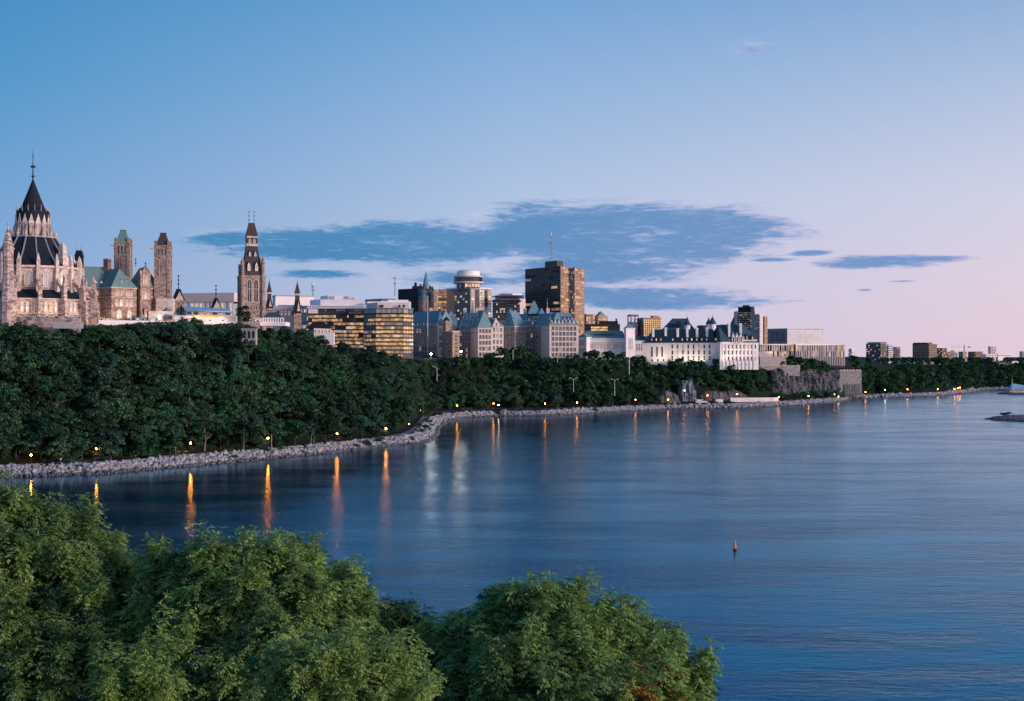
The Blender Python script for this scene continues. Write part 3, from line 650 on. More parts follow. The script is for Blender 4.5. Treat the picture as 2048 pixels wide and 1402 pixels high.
def dormer(root, x, y, z, w_, h, ang, rm, gm=None, wallm=None, depth=1.8):
    """small gabled dormer, face at (x,y,z) looking along -Y turned by ang"""
    c_, s_ = math.cos(ang), math.sin(ang)
    def q(u, o_, zz): return (x + c_ * u - s_ * o_, y + s_ * u + c_ * o_, zz)
    mb = MB(); a_ = w_ / 2
    fr_ = [q(-a_, 0, z), q(a_, 0, z), q(a_, 0, z + h * .6), q(0, 0, z + h), q(-a_, 0, z + h * .6)]; bk = [q(-a_, depth, z), q(a_, depth, z), q(a_, depth, z + h * .6), q(0, depth, z + h), q(-a_, depth, z + h * .6)]
    mb.face(fr_, 0); mb.face([fr_[1], bk[1], bk[2], fr_[2]], 0); mb.face([fr_[0], fr_[4], bk[4], bk[0]], 0)
    o1 = .12 * w_
    mb.face([q(a_ + o1, -.15, z + h * .5), q(a_ + o1, depth, z + h * .5), q(0, depth, z + h * 1.08), q(0, -.15, z + h * 1.08)], 1); mb.face([q(0, -.15, z + h * 1.08), q(0, depth, z + h * 1.08), q(-a_ - o1, depth, z + h * .5), q(-a_ - o1, -.15, z + h * .5)], 1)
    mb.face([q(-a_ * .55, -.04, z + h * .08), q(a_ * .55, -.04, z + h * .08), q(a_ * .55, -.04, z + h * .62), q(-a_ * .55, -.04, z + h * .62)], 2)
    return mb.build('dormer', [wallm or M['white_stone'], rm, gm or M['lit_cream']], root)
for px, D_ in ((191, 618), (203, 619.5), (243, 616), (254, 618.5)):
    dormer(cw, *P(px, D_ + 1.2), Z(571, D_), 1.5, 3.0, .1, M['copper'], M['lit_cream'])
def chimney(root, px, D_, w_, y0, y1, m=None, d=None):
    x, y = P(px, D_); mb = MB(); mb.box((x, y), w_, d or w_, Z(y0, D_), Z(y1, D_)); mb.box((x, y), w_ * 1.18, (d or w_) * 1.18, Z(y1 + 3, D_), Z(y1 + 1.4, D_)); mb.box((x, y), w_ * .7, (d or w_) * .7, Z(y1, D_), Z(y1 - 1.2, D_))
    return mb.build('chimney', m or M['brown_stone'], root)
chimney(cw, 213, 628, 2.4, 560, 518); chimney(cw, 219.5, 626, 1.6, 552, 519)
def sqtower(px, D_, wpx, ybase, ybelf, yroof, ytop, roofm, rz=.12):
    x, y = P(px, D_); zf = lambda py: Z(py, D_); w_ = wpx * D_ / FOC / (math.cos(rz) + math.sin(rz))
    mb = MB(); mb.box((x, y), w_, w_, zf(ybase), zf(yroof), rz); tw = mb.build('tower', M['tower_stone'], cw)
    mb = MB(); mb.box((x, y), w_ * 1.1, w_ * 1.1, zf(yroof + 1), zf(yroof - 1), rz); mb.box((x, y), w_ * 1.06, w_ * 1.06, zf(ybelf + 2), zf(ybelf), rz)
    for sx in (-1, 1):
        for sy in (-1, 1):
            c_, s_ = math.cos(rz), math.sin(rz); u, v_ = sx * w_ * .45, sy * w_ * .45; X_, Y_ = x + u * c_ - v_ * s_, y + u * s_ + v_ * c_
            mb.box((X_, Y_), w_ * .2, w_ * .2, zf(ybase), zf(yroof), rz); pinnacle(mb, X_, Y_, zf(yroof), zf(yroof - 12), w_ * .16)
        mb.tube((x + sx * w_ * .4, y - w_ * .5, zf(yroof + 5)), (x + sx * w_ * .78, y - w_ * .5, zf(yroof + 5)), .2, n=4)
    mb.build('tower_trim', M['brown_stone'], tw)
    mb = MB(); mb.frus(rect((x, y), w_ * .92, w_ * .92, rz), zf(yroof - 1), rect((x, y), w_ * .34, w_ * .34, rz), zf(ytop + 2)); mb.box((x, y), w_ * .42, w_ * .42, zf(ytop + 2), zf(ytop), rz); mb.build('tower_roof', roofm, tw)
    r_ = rect((x, y), w_ * 1.0, w_ * 1.0, rz)
    wins(cw, r_[0], r_[1], zf(ybelf - 1), zf(yroof + 4), 3, 1, .6, .9, 'arch', M['pale_stone'], [(M['glass'], 1)], t0=.15, t1=.85, fr=.12, cross=False)
    wins(cw, r_[0], r_[1], zf(ybelf + 40), zf(ybelf + 6), 3, 1, .3, .95, 'arch', M['pale_stone'], [(M['glass'], 1)], t0=.15, t1=.85, fr=.12, cross=False)
sqtower(246.5, 655, 31, 600, 512, 487, 460, M['copper'])
sqtower(326.5, 634, 31, 640, 514, 493, 466, M['slate_brown'])
mb = MB(); mb.box(P(331, 633), 8.2, 8.4, 58, Z(597, 633), .12); mb.build('tower_base', M['pale_stone'], cw)
finial(cw, *P(291, 640), Z(538, 640), 4, .15)
finial(cw, *P(271.5, 645), Z(533, 645), 5, .15)
# low annex with pale green roofs at the foot of the wing
an = slab((297, 604), (348, 610), 14); mb = MB(); mb.prism(an, 58, Z(622, 607)); mb.build('annex_wall', M['pale_stone'], cw); hiproof(cw, slab((330, 606), (362, 612), 12), Z(634, 609), Z(615, 609), 6, M['copper'], 'annex_roof')

# --- pavilions of the block behind (dark steep roofs with iron crests)
def pavilion(px, D_, wpx, ybase, yeave, ytop, label, name='gothic_pavilion', fin=None, gable=True):
    x, y = P(px, D_); zf = lambda py: Z(py, D_); w_ = wpx * D_ / FOC * .82
    t = thing(name, label, 'building', (x, y, gz(x, y)), 'dark roofed gothic pavilions')
    mb = MB(); mb.box((x, y), w_, w_, 56, zf(yeave), .2); mb.build('wall', M['brown_stone'], t)
    mb = MB(); mb.frus(rect((x, y), w_ * 1.06, w_ * 1.06, .2), zf(yeave), rect((x, y), w_ * .35, w_ * .35, .2), zf(ytop)); mb.build('roof', M['slate'], t)
    if gable:
        mb = MB(); r_ = rect((x, y), w_ * 1.1, w_ * 1.1, .2); A, B = Vector(r_[0]), Vector(r_[1]); A, B = A.lerp(B, .25), A.lerp(B, .98); m_ = (A + B) / 2
        h0, h1 = zf(yeave) - .5, zf(yeave) + (zf(ytop) - zf(yeave)) * .75
        F = [(A.x, A.y, h0), (B.x, B.y, h0), (m_.x, m_.y, h1)]; bk = [(p[0], p[1] + w_ * .5, p[2]) for p in F]
        mb.face(F, 0); mb.face([F[1], bk[1], bk[2], F[2]], 1); mb.face([F[2], bk[2], bk[0], F[0]], 1); mb.build('gable', [M['pale_stone'], M['slate']], t)
    mb = MB(); mb.tube((x, y, zf(ytop)), (x, y, zf(fin or ytop - 30)), .3, .08, 5)
    for k in range(3): mb.ball((x, y, zf(ytop + ((fin or ytop - 30) - ytop) * (.35 + .27 * k))), .55, n=6, h=4)
    mb.build('roof_finial', M['iron'], t); p_, q_ = rect((x, y), w_, w_, .2)[:2]
    wins(t, p_, q_, 56 + (zf(yeave) - 56) * .45, zf(yeave) - .6, 2, 1, .4, .7, 'arch', M['pale_stone'], [(M['glass_pale'], 1), (M['glass'], 1)], fr=.3)
    return t
pavilion(357, 700, 27, 622, 600, 578, 'dark roofed gothic pavilion with tall iron finial close beside the square stone tower', fin=549)
pavilion(432, 740, 24, 628, 616, 596, 'small dark steep pavilion roof with beaded iron finial before the white columned block', fin=569)

# white columned block behind the pavilions
t = thing('columned_office_block', 'long pinkish white block with tall upright window strips behind the dark gothic pavilions', 'building', (*P(416, 900), 60), None)
D_ = 900; zf = lambda py: Z(py, D_); pl = slab((364, 905), (467, 895), 30); mb = MB(); mb.prism(pl, 55, zf(608)); mb.build('wall', M['grey_conc'], t)
mb = MB(); mb.frus(shrink(pl, -.8), zf(604), shrink(pl, -.8), zf(586)); mb.build('parapet', M['pink_panel'], t)
A, B = pl[0], pl[1]
wins(t, A, B, zf(632), zf(604), 12, 1, .45, .97, 'rect', M['white_panel'], [(M['glass_pale'], 1), (M['lit_cream'], 1)], fr=.9, cross=False, out_=.05)

# curved blue metal roof of a low hall
t = thing('low_hall', 'low white hall with a curved pale blue metal roof below the columned block', 'building', (*P(410, 690), 62), None)
D_ = 690; zf = lambda py: Z(py, D_); pl = slab((372, 690), (462, 700), 22); mb = MB(); mb.prism(pl, 58, zf(621)); mb.build('wall', M['pink_panel'], t)
mb = MB(); e = shrink(pl, -.8)
for k in range(5):
    a0, a1 = k / 5, (k + 1) / 5; h = lambda q_: zf(621) + (zf(611) - zf(621)) * (1 - (2 * q_ - 1) ** 2)
    pA, pB = lerp(e[0], e[3], a0), lerp(e[1], e[2], a0); pC, pD = lerp(e[1], e[2], a1), lerp(e[0], e[3], a1)
    mb.face([(*pA, h(a0)), (*pB, h(a0) - 1.2), (*pC, h(a1) - 1.2), (*pD, h(a1))])
mb.build('roof', M['blue_roof'], t)
wins(t, pl[0], pl[1], zf(630), zf(622), 7, 1, .7, .7, 'rect', M['grey_conc'], [(M['lit_dim'], 1), (M['glass'], 1)], cross=False)

# --- tall stone clock-less tower with tapering slate roof
TX, TY = P(503, 780); zf = lambda py: Z(py, 780); RT = .32
tt = thing('tall_gothic_tower', 'tall square stone gothic tower with steep brown tapering roof and twin finials', 'tower', (TX, TY, 62), None)
W_ = 13.4
mb = MB(); mb.box((TX, TY), W_, W_, 56, zf(554), RT); mb.build('shaft', M['tower_stone'], tt)
mb = MB(); mb.box((TX, TY), W_ * 1.05, W_ * 1.05, zf(556), zf(552), RT); mb.box((TX, TY), W_ * 1.03, W_ * 1.03, zf(582), zf(580.5), RT); mb.box((TX, TY), W_ * 1.03, W_ * 1.03, zf(611), zf(609.5), RT); mb.build('string_course', M['brown_stone'], tt)
mb = MB(); mb.frus(rect((TX, TY), W_ * .92, W_ * .92, RT), zf(552), rect((TX, TY), W_ * .50, W_ * .50, RT), zf(493)); mb.build('lower_roof', M['slate_brown'], tt)
mb = MB(); mb.box((TX, TY), W_ * .52, W_ * .52, zf(493), zf(488), RT); mb.box((TX, TY), W_ * .485, W_ * .485, zf(488), zf(476), RT); mb.box((TX, TY), W_ * .50, W_ * .50, zf(476), zf(473), RT); mb.build('belfry', [M['pale_stone']], tt)
mb = MB(); mb.box((TX, TY), W_ * .495, W_ * .495, zf(487.6), zf(476.4), RT); mb.build('belfry_wall', M['slate_brown'], tt)
mb = MB(); mb.frus(rect((TX, TY), W_ * .54, W_ * .54, RT), zf(473), rect((TX, TY), W_ * .26, W_ * .14, RT), zf(446)); mb.build('upper_roof', M['slate_brown'], tt)
for s_ in (-1, 1): finial(tt, TX + s_ * 1.5, TY + s_ * .4, zf(448), 7.2, .14, 'roof_finial', balls=3)
r_ = rect((TX, TY), W_, W_, RT)
wins(tt, r_[0], r_[1], zf(606), zf(559), 2, 1, .62, .92, 'arch', M['pale_stone'], [(M['glass'], 1)], t0=.2, t1=.8, fr=.45)
wins(tt, r_[0], r_[1], zf(621), zf(613), 6, 1, .5, .9, 'arch', M['pale_stone'], [(M['glass'], 1)], t0=.15, t1=.85, fr=.2, cross=False)
wins(tt, r_[3], r_[0], zf(606), zf(559), 2, 1, .5, .9, 'arch', M['brown_stone'], [(M['glass'], 1)], t0=.2, t1=.8, fr=.45)
def roofpt(tz, u):    # point on the sloping front of the lower roof
    f_ = (tz - zf(552)) / (zf(493) - zf(552)); w2 = W_ * (.92 + (.50 - .92) * f_); q_ = rect((TX, TY), w2, w2, RT); return lerp(q_[0], q_[1], u)
for py, us, w2, h2 in ((543, (.30, .70), 1.7, 5.5), (514, (.32, .70), 1.2, 3.2)):
    for u in us: x, y = roofpt(zf(py), u); dormer(tt, x + .3, y - .7, zf(py), w2, h2, RT, M['slate_brown'], M['lit_dim'], depth=2.6)
q_ = rect((TX, TY), W_ * .5, W_ * .5, RT)
wins(tt, q_[0], q_[1], zf(487.5), zf(477), 2, 1, .4, .7, 'arch', M['pale_stone'], [(M['glass_pale'], 1)], t0=.1, t1=.9, fr=.25, cross=False)
for k, (ux, uy) in enumerate(((-1, -1), (1, -1), (1, 1), (-1, 1))):
    c_, s_ = math.cos(RT), math.sin(RT); u, v_ = ux * W_ * .47, uy * W_ * .47; x, y = TX + u * c_ - v_ * s_, TY + u * s_ + v_ * c_
    mb = MB(); mb.prism(ngon((x, y), 1.75, 8), 58, zf(555)); mb.prism(ngon((x, y), 2.0, 8), zf(556), zf(552)); mb.prism(ngon((x, y), 1.15, 8), zf(552), zf(528))
    if k != 3: mb.prism(ngon((x, y), 1.4, 8), zf(528), zf(526)); mb.cone(ngon((x, y), 1.15, 8), zf(526), (x, y, zf(510 if k else 516)))
    mb.build('corner_turret', M['tower_stone'], tt)

# slim spires on stone gables further back
def spire(px, D_, wpx, ybase, yeave, ytop, label):
    x, y = P(px, D_); zf = lambda py: Z(py, D_); w_ = wpx * D_ / FOC
    t = thing('gothic_spire', label, 'spire', (x, y, 60), 'slim dark spires on stone gables')
    mb = MB(); mb.box((x, y), w_ * 1.5, w_ * 1.5, 56, zf(ybase - 18), .25); mb.build('gable_base', M['brown_stone'], t)
    mb = MB(); mb.frus(rect((x, y), w_ * 1.7, w_ * 1.7, .25), zf(ybase - 18), rect((x, y), w_ * .9, w_ * .9, .25), zf(yeave + 14)); mb.build('gable_roof', M['slate'], t)
    mb = MB(); mb.box((x, y), w_ * .85, w_ * .85, zf(ybase - 19), zf(yeave + 4), .25); mb.box((x, y), w_ * .8, w_ * .8, zf(yeave + 4), zf(yeave), .25, m=1); mb.build('turret_wall', [M['slate_brown'], M['pale_stone']], t)
    mb = MB(); mb.cone(rect((x, y), w_ * 1.12, w_ * 1.12, .25), zf(yeave), (x, y, zf(ytop))); mb.tube((x, y, zf(ytop + 2)), (x, y, zf(ytop - 5)), .18, .06, 5); mb.build('spire_roof', M['slate_brown'], t)
    mb = MB(); r_ = rect((x, y), w_ * 1.56, w_ * 1.56, .25); m_ = lerp(r_[0], r_[1], .62); q0, q1 = lerp(r_[0], r_[1], .35), lerp(r_[0], r_[1], .95)
    mb.face([(*q0, zf(ybase - 16)), (*q1, zf(ybase - 16)), (*m_, zf(yeave + 16))]); mb.build('gable_face', M['pale_stone'], t)
spire(538.5, 800, 9, 635, 584, 560, 'slim dark spire standing next to the tall square tower')
spire(594.5, 815, 10, 645, 587, 562, 'slim dark spire between the small pavilion and the glass offices')

# pale blocks behind
def block(name, label, pl, ztop, m, cat='building', zb=None, cap=None, group=None):
    cx = sum(p[0] for p in pl) / 4; cy = sum(p[1] for p in pl) / 4
    t = thing(name, label, cat, (cx, cy, gz(cx, cy)), group); b = MB(); b.prism(pl, (zb if zb is not None else gz(cx, cy) - 4), ztop); b.build('wall', m, t)
    if cap: b = MB(); b.prism(shrink(pl, -.3), ztop, ztop + .9); b.prism(shrink(pl, 2.5), ztop + .9, ztop + .95); b.build('parapet', cap, t)
    return t
D_ = 1150; zf = lambda py: Z(py, D_)
pl = plan((545, 1165), (551, 1150), (628, 1165)); t = block('white_windowless_block', 'white windowless block between the two slim dark spires', pl, zf(592), M['white_panel'], cap=M['grey_conc'])
mb = MB(); mb.prism(slab((545, 1040), (612, 1040), 14), 55, Z(612, 1040)); t2 = thing('low_metal_roofed_house', 'low stone row with a pale grey-blue metal roof beneath the white windowless block', 'building', (*P(575, 1040), 56))
mb.build('wall', M['pink_panel'], t2); hiproof(t2, slab((540, 1040), (614, 1040), 16), Z(620, 1040), Z(609, 1040), 6, M['blue_roof'])
wins(t2, P(545, 1040), P(612, 1040), Z(632, 1040), Z(621, 1040), 9, 1, .5, .8, 'rect', M['pale_stone'], [(M['lit_dim'], 1), (M['glass'], 1)], cross=False)
def mast(px, D_, y0, y1, label, balls=2, r=.5, name='antenna_mast', m=None, headball=None):
    x, y = P(px, D_); b = MB(); z0, z1 = Z(y0, D_), Z(y1, D_); t = thing(name, label, 'antenna', (x, y, z0), 'antenna masts on the skyline')
    for k in range(3): a_ = 2 * PI * k / 3; b.tube((x + r * math.cos(a_), y + r * math.sin(a_), z0), (x + r * .4 * math.cos(a_), y + r * .4 * math.sin(a_), z1 - (z1 - z0) * .15), r * .22, n=4)
    n = 8
    for k in range(n):
        zz = z0 + (z1 - z0) * .85 * k / n; q_ = r * (1 - .6 * k / n)
        for j in range(3): a_, c_ = 2 * PI * j / 3, 2 * PI * (j + 1) / 3; b.tube((x + q_ * math.cos(a_), y + q_ * math.sin(a_), zz), (x + q_ * math.cos(c_), y + q_ * math.sin(c_), zz + (z1 - z0) * .1), r * .13, n=3)
    b.build('lattice', m or M['steel'], t); b = MB(); b.tube((x, y, z1 - (z1 - z0) * .18), (x, y, z1), r * .25, r * .1, 5)
    for k in range(balls): b.box((x, y), r * 3, .3, z0 + (z1 - z0) * (.55 + .25 * k), z0 + (z1 - z0) * (.55 + .25 * k) + r * 1.6)
    b.build('aerial', m or M['steel'], t)
    if headball: b = MB(); b.ball((x, y, z1), headball); b.build('dome_aerial', M['white_paint'], t)
mast(625.5, 1250, 597, 569, 'slim lattice mast with a white ball aerial over the white blocks', headball=1.4, r=.9)
mast(789.5, 1300, 592, 549, 'slim lattice mast rising over the glass offices left of the green spire', r=.9)

# --- glass office blocks with amber lit floors
GL = [(M['lit_amber'], 6), (M['lit_cream'], 2), (M['lit_dim'], 2.5), (M['glass_blue'], 1.2), (M['dark_metal'], 1.)]
GLtop = [(M['glass_blue'], 4), (M['glass_pale'], 1.5), (M['glass'], 1)]
D_ = 1000; zf = lambda py: Z(py, D_)
t = thing('wide_glass_office', 'wide glass office block with louvred white roof edge and lit planted floors', 'office building', (*P(665, 1005), 52))
pl = plan((600, 1022), (617, 1000), (727, 1000)); b = MB(); b.prism(pl, 45, zf(617)); b.build('core', M['glass'], t)
A, B = pl[1], pl[2]; A2 = pl[0]
curtain(t, A, B, zf(697), zf(629), 44, 9, GL, M['dark_metal'], bandname='floor_edge', runs=12, band=.5, mull=.10)
curtain(t, A, B, zf(629), zf(617), 30, 2, GLtop + [(M['lit_cream'], .3)], M['dark_metal'], runs=5, bandname='floor_edge', band=.2)
curtain(t, A2, A, zf(697), zf(617), 6, 10, [(M['glass_pale'], 2), (M['lit_cream'], 2), (M['glass_blue'], 1)], M['steel'], bandname='floor_edge', runs=2)
b = MB(); b.prism([A, lerp(A, B, .17), lerp((A[0], A[1] - .9), (B[0], B[1] - .9), .17), (A[0], A[1] - .9)][::-1], zf(627), zf(618)); b.build('entrance_panel', M['white_panel'], t)
b = MB(); e = shrink(pl, -1.6); b.prism(e, zf(617), zf(615.6)); b.prism(e, zf(612.6), zf(611)); b.build('roof_slab', M['white_panel'], t)
A_, B_ = (e[1][0], e[1][1]), (e[2][0], e[2][1]); b = MB()
for k in range(34):
    q_ = lerp(A_, B_, (k + .5) / 34); b.box((q_[0], q_[1] + .6), .7, .8, zf(615.5), zf(612.7))
b.build('louvre', M['white_panel'], t, stuff=True)
b = MB(); b.prism(shrink(e, 1.2), zf(615.5), zf(612.7)); b.build('louvre_recess', M['glass_blue'], t)
b = MB(); b.prism(plan((620, 1022), (641, 1006), (728, 1006)), zf(612), zf(598)); b.build('penthouse', M['white_panel'], t)
b = MB(); b.prism(plan((641, 1030), (656, 1015), (698, 1015)), zf(598), zf(589)); b.build('plant_room', M['white_panel'], t)
b = MB(); b.prism(slab((659, 1014.5), (669, 1014.5), 1), zf(597), zf(591)); b.prism(slab((689, 1014.5), (697, 1014.5), 1), zf(597), zf(591)); b.prism(slab((700, 1014), (708, 1014), 5), zf(598), zf(594)); b.build('plant_louvre', M['grey_conc'], t)
t = thing('stepped_glass_office', 'glass office block with glowing amber floors beside the stone chateau', 'office building', (*P(770, 965), 52))
D_ = 965; zf = lambda py: Z(py, D_); pl = [P(728, 972), P(752, 958), P(806, 958), P(826, 972), P(826, 1010), P(728, 1010)]; b = MB(); b.prism(pl, 44, zf(618)); b.build('core', M['glass'], t)
for i, (n_, gl) in enumerate([(8, [(M['lit_dim'], 3), (M['glass_blue'], 2), (M['lit_amber'], 2), (M['glass'], 1)]), (22, [(M['lit_amber'], 7), (M['lit_cream'], 2), (M['dark_metal'], .7), (M['lit_dim'], 2)]), (6, [(M['lit_amber'], 2), (M['lit_dim'], 2), (M['lit_cream'], 1), (M['glass_blue'], 1)])]):
    curtain(t, pl[i], pl[i + 1], zf(716), zf(628), n_, 11, gl, M['dark_metal'], bandname='floor_edge', runs=10, band=.6, mull=.1)
    curtain(t, pl[i], pl[i + 1], zf(628), zf(618), max(2, n_ // 4), 1, [(M['glass_blue'], 3), (M['glass_pale'], 1)] if i == 0 else [(M['glass_pale'], 1), (M['glass_blue'], 1)], M['dark_metal'], bandname='floor_edge', runs=2, band=.25)
b = MB(); b.prism(shrink(pl, -.5), zf(618), zf(616.5)); b.build('roof_slab', M['steel'], t)
b = MB(); b.prism(plan((734, 990), (755, 972), (818, 975)), zf(617), zf(604)); b.build('penthouse', M['pink_panel'], t)
for a_, e_ in ((760, 767), (797, 801), (805, 810)): b = MB(); b.prism(slab((a_, 971.3), (e_, 971.8), .6), zf(614), zf(609)); b.build('vent_opening', M['black_panel'], t)
b = MB(); b.prism(plan((731, 1003), (735, 1000), (822, 1004)), 50, zf(599)); t = thing('white_stepped_block', 'white stepped roof block with a blue upper storey behind the amber glass offices', 'building', (*P(780, 1010), 52)); b.build('wall', M['white_panel'], t)
b = MB(); b.prism(plan((730, 1040), (764, 1022), (792, 1026)), 60, zf(590)); b.build('upper_storey', M['glass_blue'], t)
b = MB(); b.prism(slab((776, 1012), (817, 1014), 20), 60, zf(594)); b.prism(slab((762, 1009), (776, 1009), 8), 60, zf(597)); b.build('roof_box', M['white_panel'], t)

# dark slab and orange glass block behind the green spire
t = block('black_office_slab', 'black windowless looking office slab rising behind the green copper spire', plan((796, 1320), (836, 1300), (868, 1325)), Z(577, 1305), M['black_panel'])
b = MB(); b.prism(slab((824, 1310), (862, 1310), 20), Z(577, 1310), Z(572, 1310)); b.box(P(831, 1312), 2.6, 3, Z(573, 1312), Z(565, 1312)); b.box(P(841, 1312), 1.5, 3, Z(573, 1312), Z(568, 1312)); b.build('roof_plant', M['black_panel'], t)
pl = slab((862, 1210), (893, 1206), 26); t = block('orange_glass_office', 'office block with copper orange glass between the green spire and round topped hotel', pl, Z(580, 1208), M['dark_metal'])
curtain(t, pl[0], pl[1], Z(640, 1208), Z(580, 1208), 12, 11, [(M['lit_amber'], 3), (M['bronze'], 3), (M['lit_dim'], 2)], M['bronze'], bandname='floor_edge', runs=8, band=.35)
mast(879, 1212, 580, 570, 'pair of short aerials on the orange glass office roof', r=.4, balls=0)

# --- round-topped hotel tower
t = thing('round_topped_hotel', 'slab hotel tower with revolving round restaurant and white drum on top', 'hotel', (*P(938, 1250), 46))
D_ = 1250; zf = lambda py: Z(py, D_); pl = plan((893, 1262), (941, 1240), (983, 1254)); b = MB(); b.prism(pl, 42, zf(576)); b.build('wall', M['grey_conc'], t)
b = MB(); b.prism(shrink(pl, -.5), zf(578), zf(575.6)); b.build('roof_edge', M['white_panel'], t)
wins(t, pl[0], pl[1], zf(640), zf(579), 9, 11, .8, .72, 'rect', M['dark_metal'], [(M['glass_blue'], 9), (M['glass'], 4), (M['lit_dim'], 1.6), (M['lit'], 1)], cross=False, fr=.1)
for t0, t1 in ((0.02, .2), (.42, .66), (.82, .99)): wins(t, pl[1], pl[2], zf(640), zf(579), 2 if t1 - t0 > .2 else 1, 11, .72, .66, 'rect', M['pink_panel'], [(M['lit_dim'], 4), (M['lit'], 2), (M['lit_cream'], 2)], t0=t0, t1=t1, cross=False, fr=.25)
b = MB()
for t0, t1 in ((.24, .40), (.68, .80)):
    a_, e_ = lerp(pl[1], pl[2], t0), lerp(pl[1], pl[2], t1); b.prism([(a_[0], a_[1] - .5), (e_[0], e_[1] - .5), (e_[0], e_[1] + .3), (a_[0], a_[1] + .3)], 50, zf(580))
b.build('dark_wall_strip', M['black_panel'], t)
c_ = P(937, 1250); s_ = D_ / FOC
b = MB(); b.prism(ngon(c_, 24 * s_, 32), zf(577), zf(565)); b.build('neck', M['glass'], t)
for k in range(14):
    a_ = 2 * PI * k / 14; b = MB(); b.tube((c_[0] + 25 * s_ * math.cos(a_), c_[1] + 25 * s_ * math.sin(a_), zf(577)), (c_[0] + 25 * s_ * math.cos(a_), c_[1] + 25 * s_ * math.sin(a_), zf(565)), .35, n=5); b.build('neck_column', M['white_panel'], t)
b = MB()
for k in range(4, 9):
    a_ = -PI / 2 + (k - 4.5) * .28; b.box((c_[0] + 24.2 * s_ * math.cos(a_), c_[1] + 24.2 * s_ * math.sin(a_)), 2.4, .4, zf(575), zf(568), a_ + PI / 2)
b.build('lit_neck_window', M['lit'], t, stuff=True)
b = MB(); b.prism(ngon(c_, 30.5 * s_, 32), zf(567), zf(564), bottom=True); b.prism(ngon(c_, 29.5 * s_, 32), zf(555), zf(552.5)); b.build('restaurant_rim', M['pink_panel'], t)
b = MB(); b.prism(ngon(c_, 29.6 * s_, 32), zf(564), zf(555)); b.build('restaurant_window_band', M['glass'], t)
b = MB(); b.prism(ngon(c_, 23 * s_, 32), zf(553), zf(543)); b.frus(ngon(c_, 23 * s_, 32), zf(543), ngon(c_, 17 * s_, 32), zf(540.5)); b.build('roof_drum', M['white_panel'], t)

# terraced flats right of the hotel
D_ = 1240; zf = lambda py: Z(py, D_)
t = thing('terraced_apartment_block', 'blue grey apartment block with long balconies between the hotel and the bronze tower', 'apartment building', (*P(1017, 1245), 46))
pl = plan((985, 1262), (1040, 1244), (1051, 1250)); b = MB(); b.prism(pl, 42, zf(597)); b.build('wall', M['pink_panel'], t)
wins(t, pl[0], pl[1], zf(640), zf(604), 15, 7, .76, .7, 'rect', M['grey_conc'], [(M['glass_blue'], 5), (M['glass'], 3), (M['lit_cream'], 1.4)], cross=False, fr=.12)
b = MB(); b.prism(slab((984, 1238), (1043, 1238), 10), zf(603), zf(600.5)); b.prism(slab((984, 1240), (1043, 1240), 8), zf(594), zf(592.5)); b.build('balcony_slab', M['black_panel'], t)
b = MB(); b.prism(plan((990, 1258), (1036, 1250), (1048, 1256)), zf(597), zf(589)); b.build('setback_storey', M['glass_blue'], t)
b = MB(); b.prism(plan((997, 1258), (1025, 1250), (1044, 1256)), zf(589), zf(586)); b.box(P(1010, 1255), 8, 5, zf(586), zf(583.5)); b.box(P(1030, 1255), 5, 5, zf(586), zf(584)); b.build('penthouse', M['white_panel'], t)

# --- tall bronze office tower, light and shade of its faces put into the materials
D_ = 1260; zf = lambda py: Z(py, D_); t = thing('bronze_office_tower', 'tall bronze office tower with a lattice mast behind the chateau roofs', 'office tower', (*P(1110, 1270), 46))
A, B, C = P(1051, 1300), P(1121, 1250), P(1140, 1268)
pl = [A, B, C, (A[0] + C[0] - B[0], A[1] + C[1] - B[1])]; b = MB(); b.prism(pl, 42, zf(533)); b.build('wall', M['dark_metal'], t)
pl2 = plan((1140, 1282), (1149, 1262), (1168, 1280)); b = MB(); b.prism(pl2, 42, zf(534)); b.build('rear_wall', M['dark_metal'], t)
GD = [(M['glass'], 30), (M['black_panel'], 8), (M['lit_dim'], 1.2), (M['lit'], .7)]; GB = [(M['lit_dim'], 6), (M['lit'], 1.2), (M['bronze'], 2), (M['lit_amber'], .4)]  # GD keeps shaded faces dark; GB glows for warm light on sunward faces
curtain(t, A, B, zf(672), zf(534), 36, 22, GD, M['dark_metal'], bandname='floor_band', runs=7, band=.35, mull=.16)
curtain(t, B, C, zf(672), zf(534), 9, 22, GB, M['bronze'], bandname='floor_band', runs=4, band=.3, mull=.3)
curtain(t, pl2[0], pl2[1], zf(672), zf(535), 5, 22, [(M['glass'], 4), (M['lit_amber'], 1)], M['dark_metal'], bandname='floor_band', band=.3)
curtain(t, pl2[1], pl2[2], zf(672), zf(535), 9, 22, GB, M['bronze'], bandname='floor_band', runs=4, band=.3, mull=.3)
b = MB(); b.prism(plan((1090, 1290), (1114, 1272), (1126, 1280)), zf(534), zf(519)); b.build('plant_room', M['dark_metal'], t)
mast(1102.5, 1282, 519, 462, 'tall lattice mast with small aerials on the bronze tower roof', r=1.3, balls=2)
